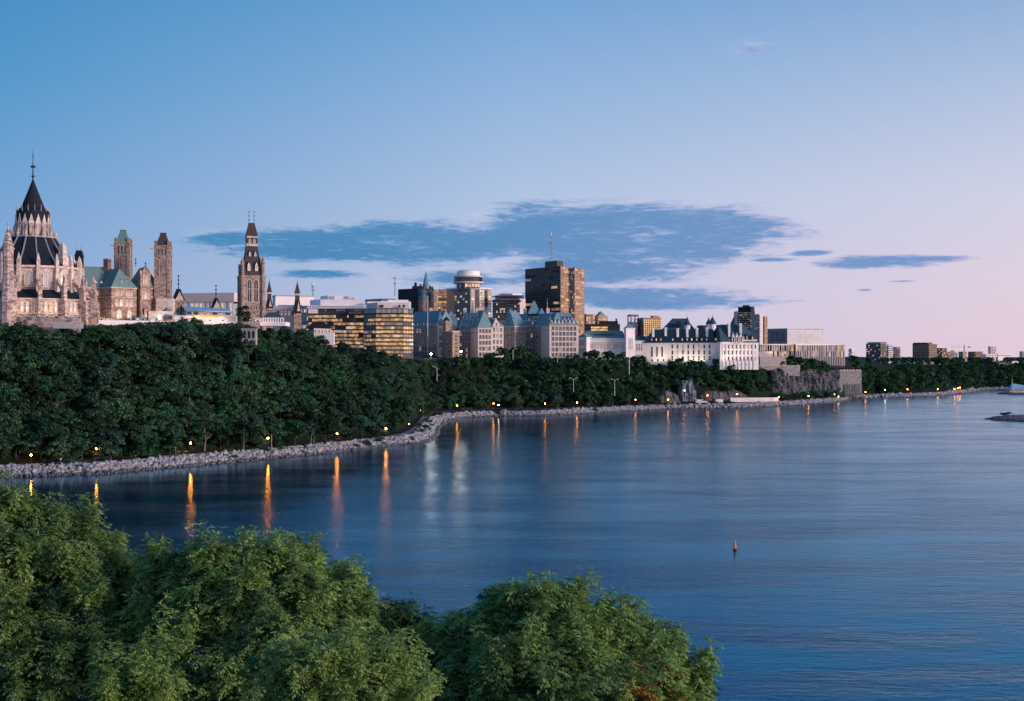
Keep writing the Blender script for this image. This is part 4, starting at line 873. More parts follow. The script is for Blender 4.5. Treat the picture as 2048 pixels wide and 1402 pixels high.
# --- chateau style ministry building: a group of wings under one steep copper roof line
ch = thing('chateau_office_building', 'large grey stone chateau style building with steep blue green copper roofs and many dormers', 'building', (*P(980, 1160), 43))
TR, ST = M['conf_trim'], M['conf_stone']
GC = [(M['glass'], 14), (M['glass_blue'], 5), (M['lit_dim'], 1.2)]
def wing(root, pl, eave, ridge, D_, ins, stone=ST, roofm=M['copper_blue'], rows=6, faces=(), zb=36, lowrows=0, band=True, dm=None, win=(.5, .62), glass=GC, trim=None):
    zf = lambda py: Z(py, D_); b = MB(); b.prism(pl, zb, zf(eave)); b.build('wall', stone, root)
    if band:
        b = MB(); b.prism(shrink(pl, -.45), zf(eave) - .5, zf(eave) + .3); b.prism(shrink(pl, -.3), zf(eave) - 5.0, zf(eave) - 4.6); b.build('cornice', trim or TR, root)
    if ridge: hiproof(root, pl, zf(eave) + .3, zf(ridge), ins, roofm)
    for i, j, cols_, *rest in faces:
        wins(root, pl[i], pl[j], zb + (zf(eave) - zb) * .1, zf(eave) - .8, cols_, rows, win[0], win[1], 'rect', trim or TR, glass, t0=.06, t1=.94, fr=.3)
    if dm:
        a_, b_ = Vector(pl[dm[0]]), Vector(pl[dm[1]]); n_ = dm[2]; th = Vector(pl[(dm[1] + 1) % 4]) - b_; u = (b_ - a_); ang = math.atan2(u.y, u.x)
        hh = zf(ridge) - zf(eave); half = th.length / 2; thn = th.normalized()
        for r_, (f_, w_, h_) in enumerate(((.06, 1.9, 4.2), (.40, 1.4, 3.2), (.66, 1.2, 2.6))[:dm[3]]):
            for k in range(n_):
                t = (k + .5) / n_; t = dm[4] + (dm[5] - dm[4]) * t if len(dm) > 4 else t
                p = a_ + u * t + thn * (half * f_ - .1)
                dormer(root, p.x, p.y, zf(eave) + hh * f_, w_, h_, ang, roofm, rnd.choice([M['lit_dim'], M['glass_pale'], M['glass'], M['lit_dim']]), TR if r_ == 0 else M['copper_blue'], depth=2.4)
def plan4(a, b, th):      # front edge a-b, thickness
    return slab(a, b, th)
# long shaded wing facing down river
wing(ch, slab((812, 1160), (876, 1120), 19), 653, 620, 1120, 1.5, rows=6, faces=[(0, 1, 10)], dm=(0, 1, 10, 1), win=(.66, .72), trim=M['conf_stone'])
wing(ch, slab((875, 1119), (886, 1119.5), 14), 652, 620, 1120, .5, rows=5, faces=[(0, 1, 1)], stone=M['conf_trim'], dm=(0, 1, 1, 3))
wing(ch, slab((884, 1150), (921, 1158), 22), 652, 621, 1150, 1, rows=6, faces=[(0, 1, 4)], stone=M['conf_trim'], dm=(0, 1, 4, 3))
# round-cornered dark stair tower with small peaked turret
pl = plan((883, 1112), (905, 1094), (919, 1104)); zf = lambda py: Z(py, 1098); b = MB(); b.prism(pl, 36, zf(663)); b.build('stair_tower', M['brown_stone'], ch)
b = MB(); b.prism(shrink(pl, -.4), zf(663.6), zf(662)); b.build('cornice', TR, ch)
wins(ch, pl[0], pl[1], zf(714), zf(668), 2, 6, .3, .6, 'rect', M['brown_stone'], [(M['glass'], 1)]); wins(ch, pl[1], pl[2], zf(714), zf(668), 1, 6, .3, .6, 'rect', M['brown_stone'], [(M['glass'], 1)])
x, y = P(893, 1118); b = MB(); b.box((x, y), 4.6, 4.6, zf(664), zf(640), .6); tu = b.build('turret', M['brown_stone'], ch); b = MB(); b.cone(rect((x, y), 5.2, 5.2, .6), zf(640), (x, y, zf(631))); b.build('turret_roof', M['slate'], tu)
# courtyard range with rows of dormers
wing(ch, slab((916, 1152), (958, 1142), 20), 661, 625, 1147, .8, rows=6, faces=[(0, 1, 6)], dm=(0, 1, 6, 3))
wing(ch, slab((956, 1116), (984, 1121), 20), 655, 620, 1118, 2.2, rows=6, faces=[(0, 1, 4)], stone=TR, dm=(0, 1, 4, 3), win=(.55, .62), trim=ST)
wing(ch, slab((983, 1121), (1007, 1128), 24), 652, 634, 1125, 9, rows=6, faces=[(0, 1, 3)], stone=TR, win=(.45, .62), trim=ST)
b = MB(); zf = lambda py: Z(py, 1122); A, B = P(984.5, 1119.5), P(1001, 1124.5); m_ = lerp(A, B, .45)
b.face([(*A, zf(653)), (*B, zf(653)), (*m_, zf(636))]); F = [(*A, zf(653)), (*B, zf(653)), (*m_, zf(636))]; bk = [(p[0], p[1] + 8, p[2]) for p in F]; b.face([F[1], bk[1], bk[2], F[2]]); b.face([F[2], bk[2], bk[0], F[0]]); b.build('stepped_gable', M['pale_stone'], ch)
put_window(ch, wmesh(1.8, 3.2, 'round', TR, M['glass']), *lerp(A, B, .45), zf(648), .05)
# second half: tower-like pavilion, recess and bright end pavilion
wing(ch, slab((1003, 1150), (1029, 1140), 16), 653, 622, 1145, 3.5, rows=7, faces=[(0, 1, 3)], dm=(0, 1, 2, 2))
wing(ch, slab((1027, 1176), (1078, 1172), 20), 651, 627, 1174, .5, rows=6, faces=[(0, 1, 6)], dm=(0, 1, 6, 2))
wing(ch, slab((1068, 1168), (1103, 1128), 12), 651, 626, 1148, 1.5, rows=6, faces=[(0, 1, 3)])
wing(ch, slab((1099, 1126), (1157, 1134), 24), 650, 624, 1130, 5, rows=7, faces=[(0, 1, 7)], stone=TR, dm=(0, 1, 7, 2, .02, .9), win=(.56, .66), trim=ST)
for px, D_, w_, y0, y1, in ((1068, 1180, 26, 628, 602), (1083, 1176, 14, 628, 616), (945, 1170, 8, 630, 608), (978, 1140, 11, 624, 609), (1021, 1160, 10, 628, 616)):
    x, y = P(px, D_); b = MB(); w2 = w_ * D_ / FOC; b.frus(rect((x, y), w2, w2, .1), Z(y0, D_), rect((x, y), w2 * .12, w2 * .12, .1), Z(y1, D_)); b.build('peaked_roof', M['copper_blue'], ch)
    finial(ch, x, y, Z(y1, D_), 3, .15, balls=1)
for px, D_ in ((930, 1168), (1050, 1190), (1096, 1160), (862, 1180), (955, 1160)): chimney(ch, px, D_, 3, 632, 617, M['conf_trim'])
fl = MB(); x, y = P(1094.5, 1150); fl.tube((x, y, Z(628, 1150)), (x, y, Z(597, 1150)), .22, .1, 5); fl.build('roof_pole', M['steel'], ch)
fl = MB(); x, y = P(855.5, 1120); fl.tube((x, y, 40), (x, y, Z(592, 1120)), .3, .18, 6); fp = fl.build('flagpole', M['white_paint'], None, org=(x, y, 40)); tag(fp, 'tall white flagpole in front of the green copper spire', 'flagpole')

# --- stone tower with green copper spire
sp = thing('copper_spired_tower', 'brown stone tower with slender blue green copper spire above the chateau roofs', 'tower', (*P(852, 1205), 46))
x, y = P(852, 1205); zf = lambda py: Z(py, 1205)
b = MB(); b.prism(ngon((x, y), 6.4, 8, .4), 44, zf(600)); b.build('shaft', M['brown_stone'], sp)
b = MB(); b.prism(ngon((x, y), 6.6, 8, .4), zf(600), zf(592)); b.build('copper_band', M['copper_blue'], sp)
b = MB(); b.prism(ngon((x, y), 5.6, 8, .4), zf(592), zf(585)); b.build('belfry', M['brown_stone'], sp)
b = MB(); b.frus(ngon((x, y), 7.0, 8, .4), zf(586), ngon((x, y), 4.2, 8, .4), zf(578), cap=False); b.cone(ngon((x, y), 4.2, 8, .4), zf(578), (x, y, zf(541))); b.build('spire', M['copper_blue'], sp)
dormer(sp, x, y - 5.2, zf(586), 2.6, 7.5, 0, M['copper_blue'], M['glass'], M['brown_stone'], depth=3)
for a_ in (-.2, PI + .2, -PI / 2 + .6): b = MB(); X_, Y_ = x + 6.8 * math.cos(a_), y + 6.8 * math.sin(a_); b.prism(ngon((X_, Y_), 1.1, 6), zf(600), zf(581)); b.cone(ngon((X_, Y_), 1.3, 6), zf(581), (X_, Y_, zf(571))); b.build('corner_pinnacle', M['copper_dark'], sp)
X_, Y_ = P(868, 1200); b = MB(); b.prism(ngon((X_, Y_), 3.6, 8), 44, zf(588)); b.cone(ngon((X_, Y_), 3.9, 8), zf(588), (X_, Y_, zf(579))); b.build('side_turret', M['brown_stone'], sp)
wins(sp, (x - 4, y - 6), (x + 4, y - 6), zf(620), zf(602), 2, 1, .35, .8, 'arch', M['pale_stone'], [(M['glass'], 1)])

# --- small towers between bronze tower and court
t = block('stepped_brick_flats', 'stepped pinkish brick flats right beside the foot of the bronze tower', plan((1166, 1370), (1172, 1360), (1190, 1368)), Z(628, 1362), M['tan'])
wins(t, P(1172, 1359.8), P(1190, 1367.8), Z(664, 1362), Z(629, 1362), 4, 8, .7, .4, 'rect', M['tan'], [(M['glass'], 2), (M['lit_dim'], 1), (M['lit_cream'], 1)], cross=False, fr=.1)
pl = plan((1186, 1390), (1196, 1372), (1216, 1385)); t = block('hip_roofed_flats', 'pink balconied flats with small teal hip roof above the dark low block', pl, Z(631, 1375), M['tan'])
wins(t, pl[0], pl[1], Z(660, 1375), Z(632, 1375), 3, 7, .6, .5, 'rect', M['tan'], [(M['glass'], 2), (M['lit_dim'], 1)], cross=False, fr=.1)
wins(t, pl[1], pl[2], Z(660, 1375), Z(632, 1375), 4, 7, .7, .45, 'rect', M['pink_panel'], [(M['glass'], 2), (M['lit_dim'], 1), (M['lit_cream'], 1)], cross=False, fr=.1)
hiproof(t, shrink(pl, 2.5), Z(631, 1375), Z(622, 1375), 4, M['copper'])
pl = plan((1166, 1305), (1172, 1295), (1240, 1300)); t = block('dark_low_block', 'low black block with one glowing amber window band above the pale green roofed archive', pl, Z(648, 1298), M['black_panel'])
b = MB(); b.prism(slab((1200, 1300), (1236, 1300), 18), Z(648, 1300), Z(642, 1300)); b.box(P(1232.5, 1302), 1.6, 2, Z(642, 1300), Z(637, 1300)); b.build('roof_plant', M['black_panel'], t)
for k, py in enumerate((655, 660)):
    b = MB(); b.prism(slab((1182, 1294.6), (1215, 1296.6), .4), Z(py + 1.8, 1296), Z(py - 1.8, 1296)); b.build('lit_window_band', M['lit_amber'], t)

t = thing('pale_museum_building', 'long pale stone building with low light green copper roof and square corner tower', 'building', (*P(1212, 1185), 43))
D_ = 1185; zf = lambda py: Z(py, D_)
wing(t, slab((1168, 1184), (1252, 1184), 22), 677, 661, D_, 3, stone=M['white_stone'], roofm=M['copper'], rows=2, faces=[(0, 1, 22)], band=True, win=(.42, .5), glass=[(M['lit_dim'], 2), (M['glass_pale'], 2), (M['glass'], 1)], trim=M['white_stone'])
wing(t, slab((1155, 1188), (1173, 1180), 16), 675, 667, D_, 2, stone=M['white_stone'], roofm=M['copper_blue'], rows=3, faces=[(0, 1, 5)], trim=M['white_stone'])
pl = plan((1248, 1186), (1252, 1176), (1270, 1180)); b = MB(); b.prism(pl, 38, zf(657)); b.build('corner_tower', M['white_stone'], t); b = MB(); b.prism(shrink(pl, -.5), zf(658), zf(656.4)); b.build('cornice', M['white_stone'], t)
hiproof(t, pl, zf(656.4), zf(647), 4.6, M['copper'], 'tower_roof'); finial(t, *P(1259, 1182), zf(648), 3, .15, balls=1)
wins(t, pl[1], pl[2], zf(700), zf(676), 3, 1, .35, .9, 'rect', M['white_stone'], [(M['glass'], 1), (M['lit_dim'], .6)], t0=.25, t1=.8, fr=.2, cross=False)
for k in range(9): 
    q_ = lerp(P(1190, 1189), P(1226, 1189), k / 8); b = MB(); b.box(q_, 1.2, 2.5, zf(670.5), zf(668)); b.build('skylight', M['black_panel'], t)
wing(t, slab((1270, 1205), (1300, 1205), 18), 682, 670, 1205, 5, stone=M['white_stone'], roofm=M['copper_dark'], rows=2, faces=[(0, 1, 6)], trim=M['white_stone'])

t = thing('braced_tower_block', 'narrow brown framed tower with white crossed bracing beside the amber windowed block', 'tower', (*P(1266, 1420), 46)); D_ = 1420; zf = lambda py: Z(py, D_)
pl = plan((1256, 1432), (1262, 1418), (1276, 1422)); b = MB(); b.prism(pl, 42, zf(644)); b.build('wall', M['white_panel'], t)
b = MB()
for p in pl: b.box(p, 1.3, 1.3, 42, zf(630))
b.prism(shrink(pl, -.6), zf(632), zf(629)); b.build('frame', M['brick'], t)
b = MB(); A, B = pl[1], pl[2]
for y0, y1 in ((668, 650), (650, 634)): b.tube((A[0], A[1] - .8, zf(y0)), (B[0], B[1] - .8, zf(y1)), .45, n=4); b.tube((A[0], A[1] - .8, zf(y1)), (B[0], B[1] - .8, zf(y0)), .45, n=4)
b.build('bracing', M['white_paint'], t)
t = thing('amber_windowed_block', 'square block with glowing amber window columns behind the court roof', 'office building', (*P(1300, 1410), 46)); D_ = 1410; zf = lambda py: Z(py, D_)
pl = plan((1274, 1432), (1287, 1405), (1322, 1412)); b = MB(); b.prism(pl, 42, zf(636)); b.prism(shrink(pl, -.5), zf(637.5), zf(635.5)); b.prism(plan((1301, 1425), (1306, 1412), (1319, 1415)), zf(636), zf(631)); b.build('wall', M['tan'], t)
wins(t, pl[0], pl[1], zf(672), zf(638), 3, 8, .75, .6, 'rect', M['dark_metal'], [(M['glass_blue'], 4), (M['glass'], 3)], fr=.2, cross=False)
wins(t, pl[1], pl[2], zf(672), zf(638), 9, 8, .66, .72, 'rect', M['tan'], [(M['lit_amber'], 4), (M['lit_cream'], 2)], fr=.12, cross=False)

# --- white floodlit court with dark chateau roof
ct = thing('white_court_building', 'white floodlit court building with very dark steep roofs, pale chimneys and conical turrets', 'court building', (*P(1400, 1200), 37))
WS = M['white_stone']; CR = M['copper_dark']; GK = [(M['glass'], 5), (M['lit_dim'], 1)]
D_ = 1195; zf = lambda py: Z(py, D_)
pl = slab((1286, 1205), (1432, 1188), 30); b = MB(); b.prism(pl, 33, zf(686)); b.build('wall', WS, ct)
b = MB(); b.prism(shrink(pl, -.5), zf(687.2), zf(685.6)); b.prism(shrink(pl, -.25), zf(716.5), zf(715.8)); b.build('cornice', WS, ct)
b = MB(); e = shrink(pl, -.7); i_ = shrink(pl, 5); i_[0] = lerp(i_[0], i_[1], .075); i_[3] = lerp(i_[3], i_[2], .075); b.frus(e, zf(685.6), i_, zf(658)); b.build('roof', CR, ct)
wins(ct, pl[0], pl[1], zf(715), zf(692), 3, 1, .32, .86, 'rect', WS, [(M['glass'], 1)], t0=.09, t1=.30, fr=.15, cross=False)
wins(ct, pl[0], pl[1], zf(724), zf(717), 4, 1, .3, .6, 'rect', WS, [(M['glass'], 1)], t0=.09, t1=.40, fr=.12, cross=False)
wins(ct, pl[0], pl[1], zf(722), zf(687.5), 8, 3, .30, .72, 'rect', WS, GK, t0=.37, t1=.95, fr=.15, cross=False)
pl3 = slab((1431, 1190), (1442, 1178), 20); b = MB(); b.prism(pl3, 33, zf(684)); b.build('corner_bay', WS, ct)
hiproof(ct, pl3, zf(684), zf(655), 1, CR); wins(ct, pl3[0], pl3[1], zf(722), zf(687.5), 1, 3, .25, .72, 'rect', WS, GK, fr=.15, cross=False)
pl2 = slab((1440, 1178), (1517, 1186), 34); b = MB(); b.prism(pl2, 33, Z(686, 1180)); b.prism(shrink(pl2, 1.2), 60, Z(679.5, 1180)); b.build('wall', WS, ct)
b = MB(); b.prism(shrink(pl2, -.4), Z(686.6, 1180), Z(685.2, 1180)); b.prism(shrink(pl2, .8), Z(680.4, 1180), Z(678.8, 1180)); b.build('cornice', WS, ct)
b = MB(); i_ = shrink(pl2, 8); i_[0] = lerp(shrink(pl2, 8)[0], P(1440, 1190), .6); i_[1] = lerp(i_[1], i_[0], .12); i_[2] = lerp(i_[2], i_[3], .12); b.frus(shrink(pl2, .6), Z(679, 1180), i_, Z(648.5, 1180)); b.build('roof', CR, ct)
wins(ct, pl2[0], pl2[1], Z(723, 1180), Z(687.5, 1180), 9, 3, .32, .72, 'rect', WS, GK, t0=.07, t1=.97, fr=.18, cross=False)
for k in range(9):     # piers
    q_ = lerp(pl2[0], pl2[1], .07 + .9 * k / 9); b = MB(); b.box((q_[0], q_[1] - .3), 1.0, .7, 33, Z(687, 1180)); b.build('pier', WS, ct)
for px, h_, gm in ((1451, 5, 0), (1466.5, 8, 1), (1474, 8, 1), (1481.5, 8, 1), (1488, 5, 0), (1495, 5, 0), (1506, 4, 0)):
    x, y = P(px, 1181.5); dormer(ct, x, y - (1.6 if gm else -2), Z(686 if gm else 679, 1180), 2.6 if gm else 2.2, h_ * (1.15 if gm else 1.0), .05, WS if gm else CR, M['glass'] if gm else M['lit_dim'], WS if gm else CR, depth=4)
for px in (1304, 1313, 1322, 1346, 1365, 1374.5, 1384, 1394, 1404, 1414, 1432): 
    x, y = P(px, 1200 - (px - 1304) * .11); dormer(ct, x, y + 1.2, zf(681.5), 1.9, 3.4, -.1, CR, M['lit'] if rnd.random() < .7 else M['lit_cream'], CR, depth=3)
def cchim(px, D_, y0, y1, w_=2.0, d=6): x, y = P(px, D_); b = MB(); b.box((x, y), w_, d, Z(y0, D_), Z(y1, D_)); b.box((x, y), w_ * 1.25, d * 1.05, Z(y1 + 2, D_), Z(y1, D_)); b.build('chimney', WS, ct)
for px, y0, y1 in ((1306, 674, 656), (1331, 672, 655), (1355, 674, 657), (1374, 675, 656), (1393.5, 675, 656), (1413.5, 674, 655)): cchim(px, 1204 - (px - 1300) * .1, y0, y1)
cchim(1457.5, 1184, 674, 647); cchim(1480.5, 1186, 674, 647)
# high rear pavilion roof and conical turrets
D2 = 1235; z2 = lambda py: Z(py, D2)
b = MB(); b.frus(slab((1325, D2), (1394, D2), 34), z2(664), slab((1346, D2 + 14), (1373, D2 + 14), 6), z2(636)); b.build('high_pavilion_roof', CR, ct)
b = MB(); b.box(P(1357, D2 + 3), 4, 6, z2(652), z2(643)); b.build('roof_dormer', M['black_panel'], ct)
for px, D_, r_, yb, yc, yt in ((1374.5, 1222, 3.6, 660, 650, 633), (1417.5, 1240, 3.2, 660, 648, 635), (1425, 1230, 4.2, 660, 648, 632), (1468, 1238, 4.2, 664, 650, 632)):
    x, y = P(px, D_); b = MB(); b.prism(ngon((x, y), r_ * .8, 10), Z(yb + 6, D_), Z(yc, D_)); tr = b.build('turret', WS, ct)
    b = MB(); b.cone(ngon((x, y), r_, 12), Z(yc, D_), (x, y, Z(yt, D_))); b.tube((x, y, Z(yt + 1, D_)), (x, y, Z(yt - 6, D_)), .16, .06, 4); b.build('turret_roof', CR, tr)
b = MB(); b.prism(slab((1398, 1245), (1418, 1245), 14), z2(664), z2(650)); b.prism(slab((1430, 1250), (1453, 1250), 14), z2(664), z2(649)); b.build('roof_plant', M['copper_dark'], ct)

# --- apartment towers
t = thing('dark_apartment_tower', 'dark apartment tower with scattered lit windows rising behind the court', 'apartment tower', (*P(1490, 1360), 40)); D_ = 1360; zf = lambda py: Z(py, D_)
pl = plan((1473, 1372), (1502, 1356), (1510, 1364)); b = MB(); b.prism(pl, 36, zf(623)); b.prism(plan((1476, 1374), (1502, 1360), (1509, 1368)), zf(623), zf(613)); b.box(P(1492, 1365), 7, 4, zf(613), zf(610)); b.build('wall', M['black_panel'], t)
wins(t, pl[0], pl[1], zf(665), zf(624), 7, 10, .72, .45, 'rect', M['grey_conc'], [(M['glass'], 8), (M['lit_dim'], 3), (M['lit'], 1)], fr=.1, cross=False)
pb = plan((1468, 1376), (1475, 1366), (1478, 1368)); b = MB(); b.prism(pb, 36, zf(622)); b.build('blue_side_wing', M['glass_blue'], t)
for k in range(12): b = MB(); b.prism(slab((1472.5, 1355), (1503, 1354), 2), zf(664.5 - k * 3.6), zf(665 - k * 3.6)); b.build('balcony', M['grey_conc'], t)
t = thing('cream_balcony_tower', 'cream and blue grey apartment tower with stacked balconies beside the court', 'apartment tower', (*P(1518, 1330), 40)); D_ = 1330; zf = lambda py: Z(py, D_)
pl = plan((1500, 1350), (1519, 1328), (1526, 1336)); b = MB(); b.prism(pl, 36, zf(628)); b.build('wall', M['pink_panel'], t)
pr = plan((1525, 1344), (1529, 1336), (1535, 1342)); b = MB(); b.prism(pr, 36, zf(632)); b.build('rear_wall', M['tan'], t)
wins(t, pl[0], pl[1], zf(690), zf(630), 4, 15, .8, .6, 'rect', M['grey_conc'], [(M['glass_blue'], 6), (M['glass'], 2), (M['lit_dim'], .6)], fr=.08, cross=False)
wins(t, pr[1], pr[2], zf(690), zf(634), 2, 15, .5, .5, 'rect', M['tan'], [(M['glass'], 2), (M['lit_dim'], 2)], fr=.08, cross=False)
for k in range(15):
    zz = zf(690) + (zf(630) - zf(690)) * k / 15; b = MB(); q0, q1 = lerp(pl[0], pl[1], .72), pl[1]; b.prism([(q0[0], q0[1] - 1.8), (q1[0], q1[1] - 1.8), (q1[0] + 1, q1[1]), (q0[0], q0[1])], zz, zz + 1.1, bottom=True); b.build('balcony', M['grey_conc'], t)

# --- archive slab and its low colonnade
t = thing('pale_archive_slab', 'pale grey slab block with thin blind window lines above the long colonnade', 'building', (*P(1590, 1400), 38)); D_ = 1400; zf = lambda py: Z(py, D_)
pl = plan((1534, 1425), (1574, 1396), (1646, 1406)); b = MB(); b.prism(pl, 36, zf(657)); b.build('wall', M['grey_conc'], t)
b = MB(); b.prism(shrink(pl, -.4), zf(658), zf(656.6)); b.build('roof_edge', M['white_stone'], t)
b = MB(); q0, q1 = (pl[1][0] + .3, pl[1][1] - .35), (pl[2][0] - .3, pl[2][1] - .35); b.prism([q0, q1, (q1[0], q1[1] + .3), (q0[0], q0[1] + .3)], 40, zf(659)); b.build('pale_front_face', M['white_stone'], t)  # front face made paler than the side walls
wins(t, pl[0], pl[1], zf(682), zf(662), 3, 4, .7, .3, 'rect', M['grey_conc'], [(M['black_panel'], 1)], t0=.15, t1=.95, fr=.1, cross=False)
wins(t, q0, q1, zf(686), zf(662), 9, 6, .8, .1, 'rect', M['white_stone'], [(M['lit_cream'], 1), (M['glass_pale'], 2)], t0=.04, t1=.9, fr=.08, cross=False)
t = thing('colonnaded_archive', 'long low flat roofed hall with many upright white fins beside the court', 'building', (*P(1600, 1310), 38)); D_ = 1310; zf = lambda py: Z(py, D_)
for (a_, e_, da, de, n_) in ((1520, 1592, 1302, 1302, 15), (1592, 1689, 1296, 1302, 28)):
    pl = slab((a_, da + 4), (e_, de + 4), 26); b = MB(); b.prism(pl, 34, zf(690.5)); b.build('wall', M['dark_metal'], t)
    b = MB(); b.prism(slab((a_ - .5, da), (e_ + .5, de), 32), zf(690.5), zf(688)); b.build('flat_roof', M['white_stone'], t)
    for k in range(n_ + 1):
        q_ = lerp(P(a_, da + 1.2), P(e_, de + 1.2), k / n_); b = MB(); b.box(q_, .5, 1.1, 36, zf(690.5)); b.build('fin', M['white_stone'], t)
    curtain(t, pl[0], pl[1], zf(714), zf(690.5), n_, 2, [(M['glass'], 3), (M['lit_dim'], 2), (M['lit'], .8)], M['grey_conc'], bandname='floor_band', off=.1, band=.3, mull=.05)
b = MB(); b.prism(slab((1518, 1290), (1546, 1290), 10), 34, zf(703)); b.prism(slab((1520, 1286), (1593, 1286), 12), 34, zf(713)); b.build('podium', M['pink_panel'], t)

# --- distant town
def tower(name, label, pl, D_, ytop, m, cat='building', fa=None, fb=None, yb=722, glass=None, rows=8, fm=None, zb=28, sh=True, group=None):
    zf = lambda py: Z(py, D_); cx = sum(p[0] for p in pl) / 4; cy = sum(p[1] for p in pl) / 4; t = thing(name, label, cat, (cx, cy, gz(cx, cy)), group)
    b = MB(); b.prism(pl, zb, zf(ytop)); b.build('wall', m, t); glass = glass or [(M['glass'], 4), (M['lit_dim'], 1)]
    if fa: wins(t, pl[0], pl[1], zf(yb), zf(ytop + .8), fa, rows, .66, .55, 'rect', fm or m, glass, fr=.15, cross=False)
    if fb: wins(t, pl[1], pl[2], zf(yb), zf(ytop + .8), fb, rows, .66, .55, 'rect', fm or m, glass, fr=.15, cross=False)
    b = MB(); b.prism(shrink(pl, -.4), zf(ytop), zf(ytop) + 1.0); b.build('parapet', fm or m, t); return t
GG = [(M['glass_blue'], 4), (M['glass'], 3), (M['lit'], 1), (M['lit_dim'], 1)]
t = tower('balconied_apartment_block', 'tall blue grey apartment block at the head of the wooded point', plan((1732, 2330), (1761, 2300), (1774, 2312)), 2305, 688, M['dark_metal'], 'apartment building', 7, 4, 729, GG, 10, M['grey_conc'])
b = MB(); b.prism(plan((1735, 2334), (1761, 2308), (1773, 2318)), Z(688, 2305), Z(684, 2305)); b.build('penthouse', M['glass_blue'], t)
tower('stepped_white_flats', 'stepped pale flats adjoining the blue grey apartment block', plan((1773, 2330), (1777, 2316), (1786, 2322)), 2318, 691, M['white_panel'], 'apartment building', 2, 4, 729, GG, 10, M['grey_conc'])
tower('dark_and_pale_flats', 'narrow dark and pale flats behind the stepped white ones', plan((1786, 2480), (1793, 2450), (1801, 2462)), 2455, 695, M['pink_panel'], 'apartment building', 2, 3, 722, GG, 8, M['grey_conc'])
tower('tiny_pale_towers', 'tiny pale tower on the skyline beyond the colonnade', plan((1697, 4100), (1704, 4060), (1711, 4080)), 4070, 698, M['white_panel'], 'tower', 2, 2, 712, GG, 5, zb=30)
t = tower('orange_lit_apartment_block', 'dark apartment block with a glowing orange brick side', plan((1825, 2430), (1858, 2400), (1874, 2414)), 2405, 689, M['tan'], 'apartment building', 8, 5, 720, [(M['glass'], 4), (M['glass_blue'], 2)], 9, M['dark_metal'])
b = MB(); b.prism(plan((1826, 2432), (1855, 2404), (1864, 2412)), Z(689, 2405), Z(685, 2405)); b.build('penthouse', M['dark_metal'], t)
b = MB(); q = slab((1825.3, 2427), (1857.5, 2398), .5); b.prism(q, Z(720, 2405), Z(689.5, 2405)); 
tower('brown_stepped_flats', 'brown stepped flats just behind the orange lit block', plan((1874, 2600), (1884, 2570), (1894, 2582)), 2575, 697, M['brick'], 'apartment building', 3, 3, 718, GG, 6)
t = tower('blue_grey_turreted_block', 'blue grey block with a small roof turret among the distant trees', plan((1893, 2700), (1896, 2680), (1915, 2684)), 2682, 706, M['grey_conc'], 'building', 1, 6, 718, GG, 4); b = MB(); b.prism(slab((1899, 2690), (1911, 2690), 10), Z(706, 2690), Z(703, 2690)); b.prism(slab((1904, 2692), (1908, 2692), 6), Z(703, 2690), Z(700.5, 2690)); b.build('roof_turret', M['grey_conc'], t)
tower('orange_gabled_block', 'small orange brick block beside the crane mast', plan((1917, 2750), (1926, 2720), (1934, 2730)), 2725, 704, M['tan'], 'building', 2, 2, 718, GG, 4)
tower('broad_brick_block', 'broad dark and pink brick block right of the crane', plan((1936, 2780), (1951, 2740), (1966, 2756)), 2745, 704, M['brick'], 'building', 4, 4, 718, GG, 4)
tower('lone_distant_tower', 'lone grey tower standing above the far treeline', plan((1976, 3550), (1981, 3500), (1992, 3516)), 3505, 693.5, M['pink_panel'], 'tower', 2, 4, 711, GG, 6, M['grey_conc'])
tower('edge_of_town_block', 'dark blue block at the far end of the skyline', plan((2039, 2900), (2044, 2880), (2066, 2890)), 2885, 703.5, M['grey_conc'], 'building', 1, 5, 716, GG, 4)
tower('long_white_low_block', 'long low white block with dark windows above the wooded point', plan((1787, 2130), (1848, 2100), (1890, 2112)), 2105, 720, M['white_panel'], 'building', 10, 8, 736, [(M['glass'], 2), (M['glass_blue'], 2), (M['lit_cream'], .6)], 3, zb=20)
tower('small_white_hall', 'small bright white hall below the far treeline', plan((2014, 2620), (2018, 2600), (2037, 2606)), 2602, 723, M['white_panel'], 'building', 1, 5, 728, [(M['lit_cream'], 1), (M['glass_pale'], 1)], 1, zb=20)
tower('low_white_terrace', 'low white terrace far off below the lone distant tower', plan((1966, 3300), (1972, 3270), (1990, 3280)), 3275, 709, M['white_panel'], 'building', 1, 5, 716, GG, 2)
tower('pale_long_shed', 'pale long shed on the horizon right of the lone tower', plan((1994, 3700), (1996, 3680), (2020, 3700)), 3685, 708.5, M['white_panel'], 'building', 1, 5, 713, GG, 1)
# lit frame building under construction
t = thing('lit_frame_building', 'low brightly lit open framed building among dark riverside trees', 'building', (*P(1998, 1990), 26)); D_ = 1990; zf = lambda py: Z(py, D_)
for k, py in enumerate((746, 739, 732, 725)):
    a_, e_ = 1976 + k * 4, 2020 - k * 3; b = MB(); b.prism(slab((a_, D_), (e_, D_), 22), zf(py + .6), zf(py)); b.build('floor_slab', M['grey_conc'], t)
    if k < 3: b = MB(); b.prism(slab((a_ + 3, D_ + 12), (e_ - 3, D_ + 12), 1), zf(py), zf(py - 5)); b.build('lit_inner_wall', M['lit'] if k == 0 else M['lit_dim'], t)
for k in range(11):
    q_ = lerp(P(1978, D_ + .6), P(2018, D_ + .6), k / 10); b = MB(); b.box(q_, .7, .7, zf(750), zf(725 - (k % 3) * 2)); b.build('column', M['grey_conc'], t)
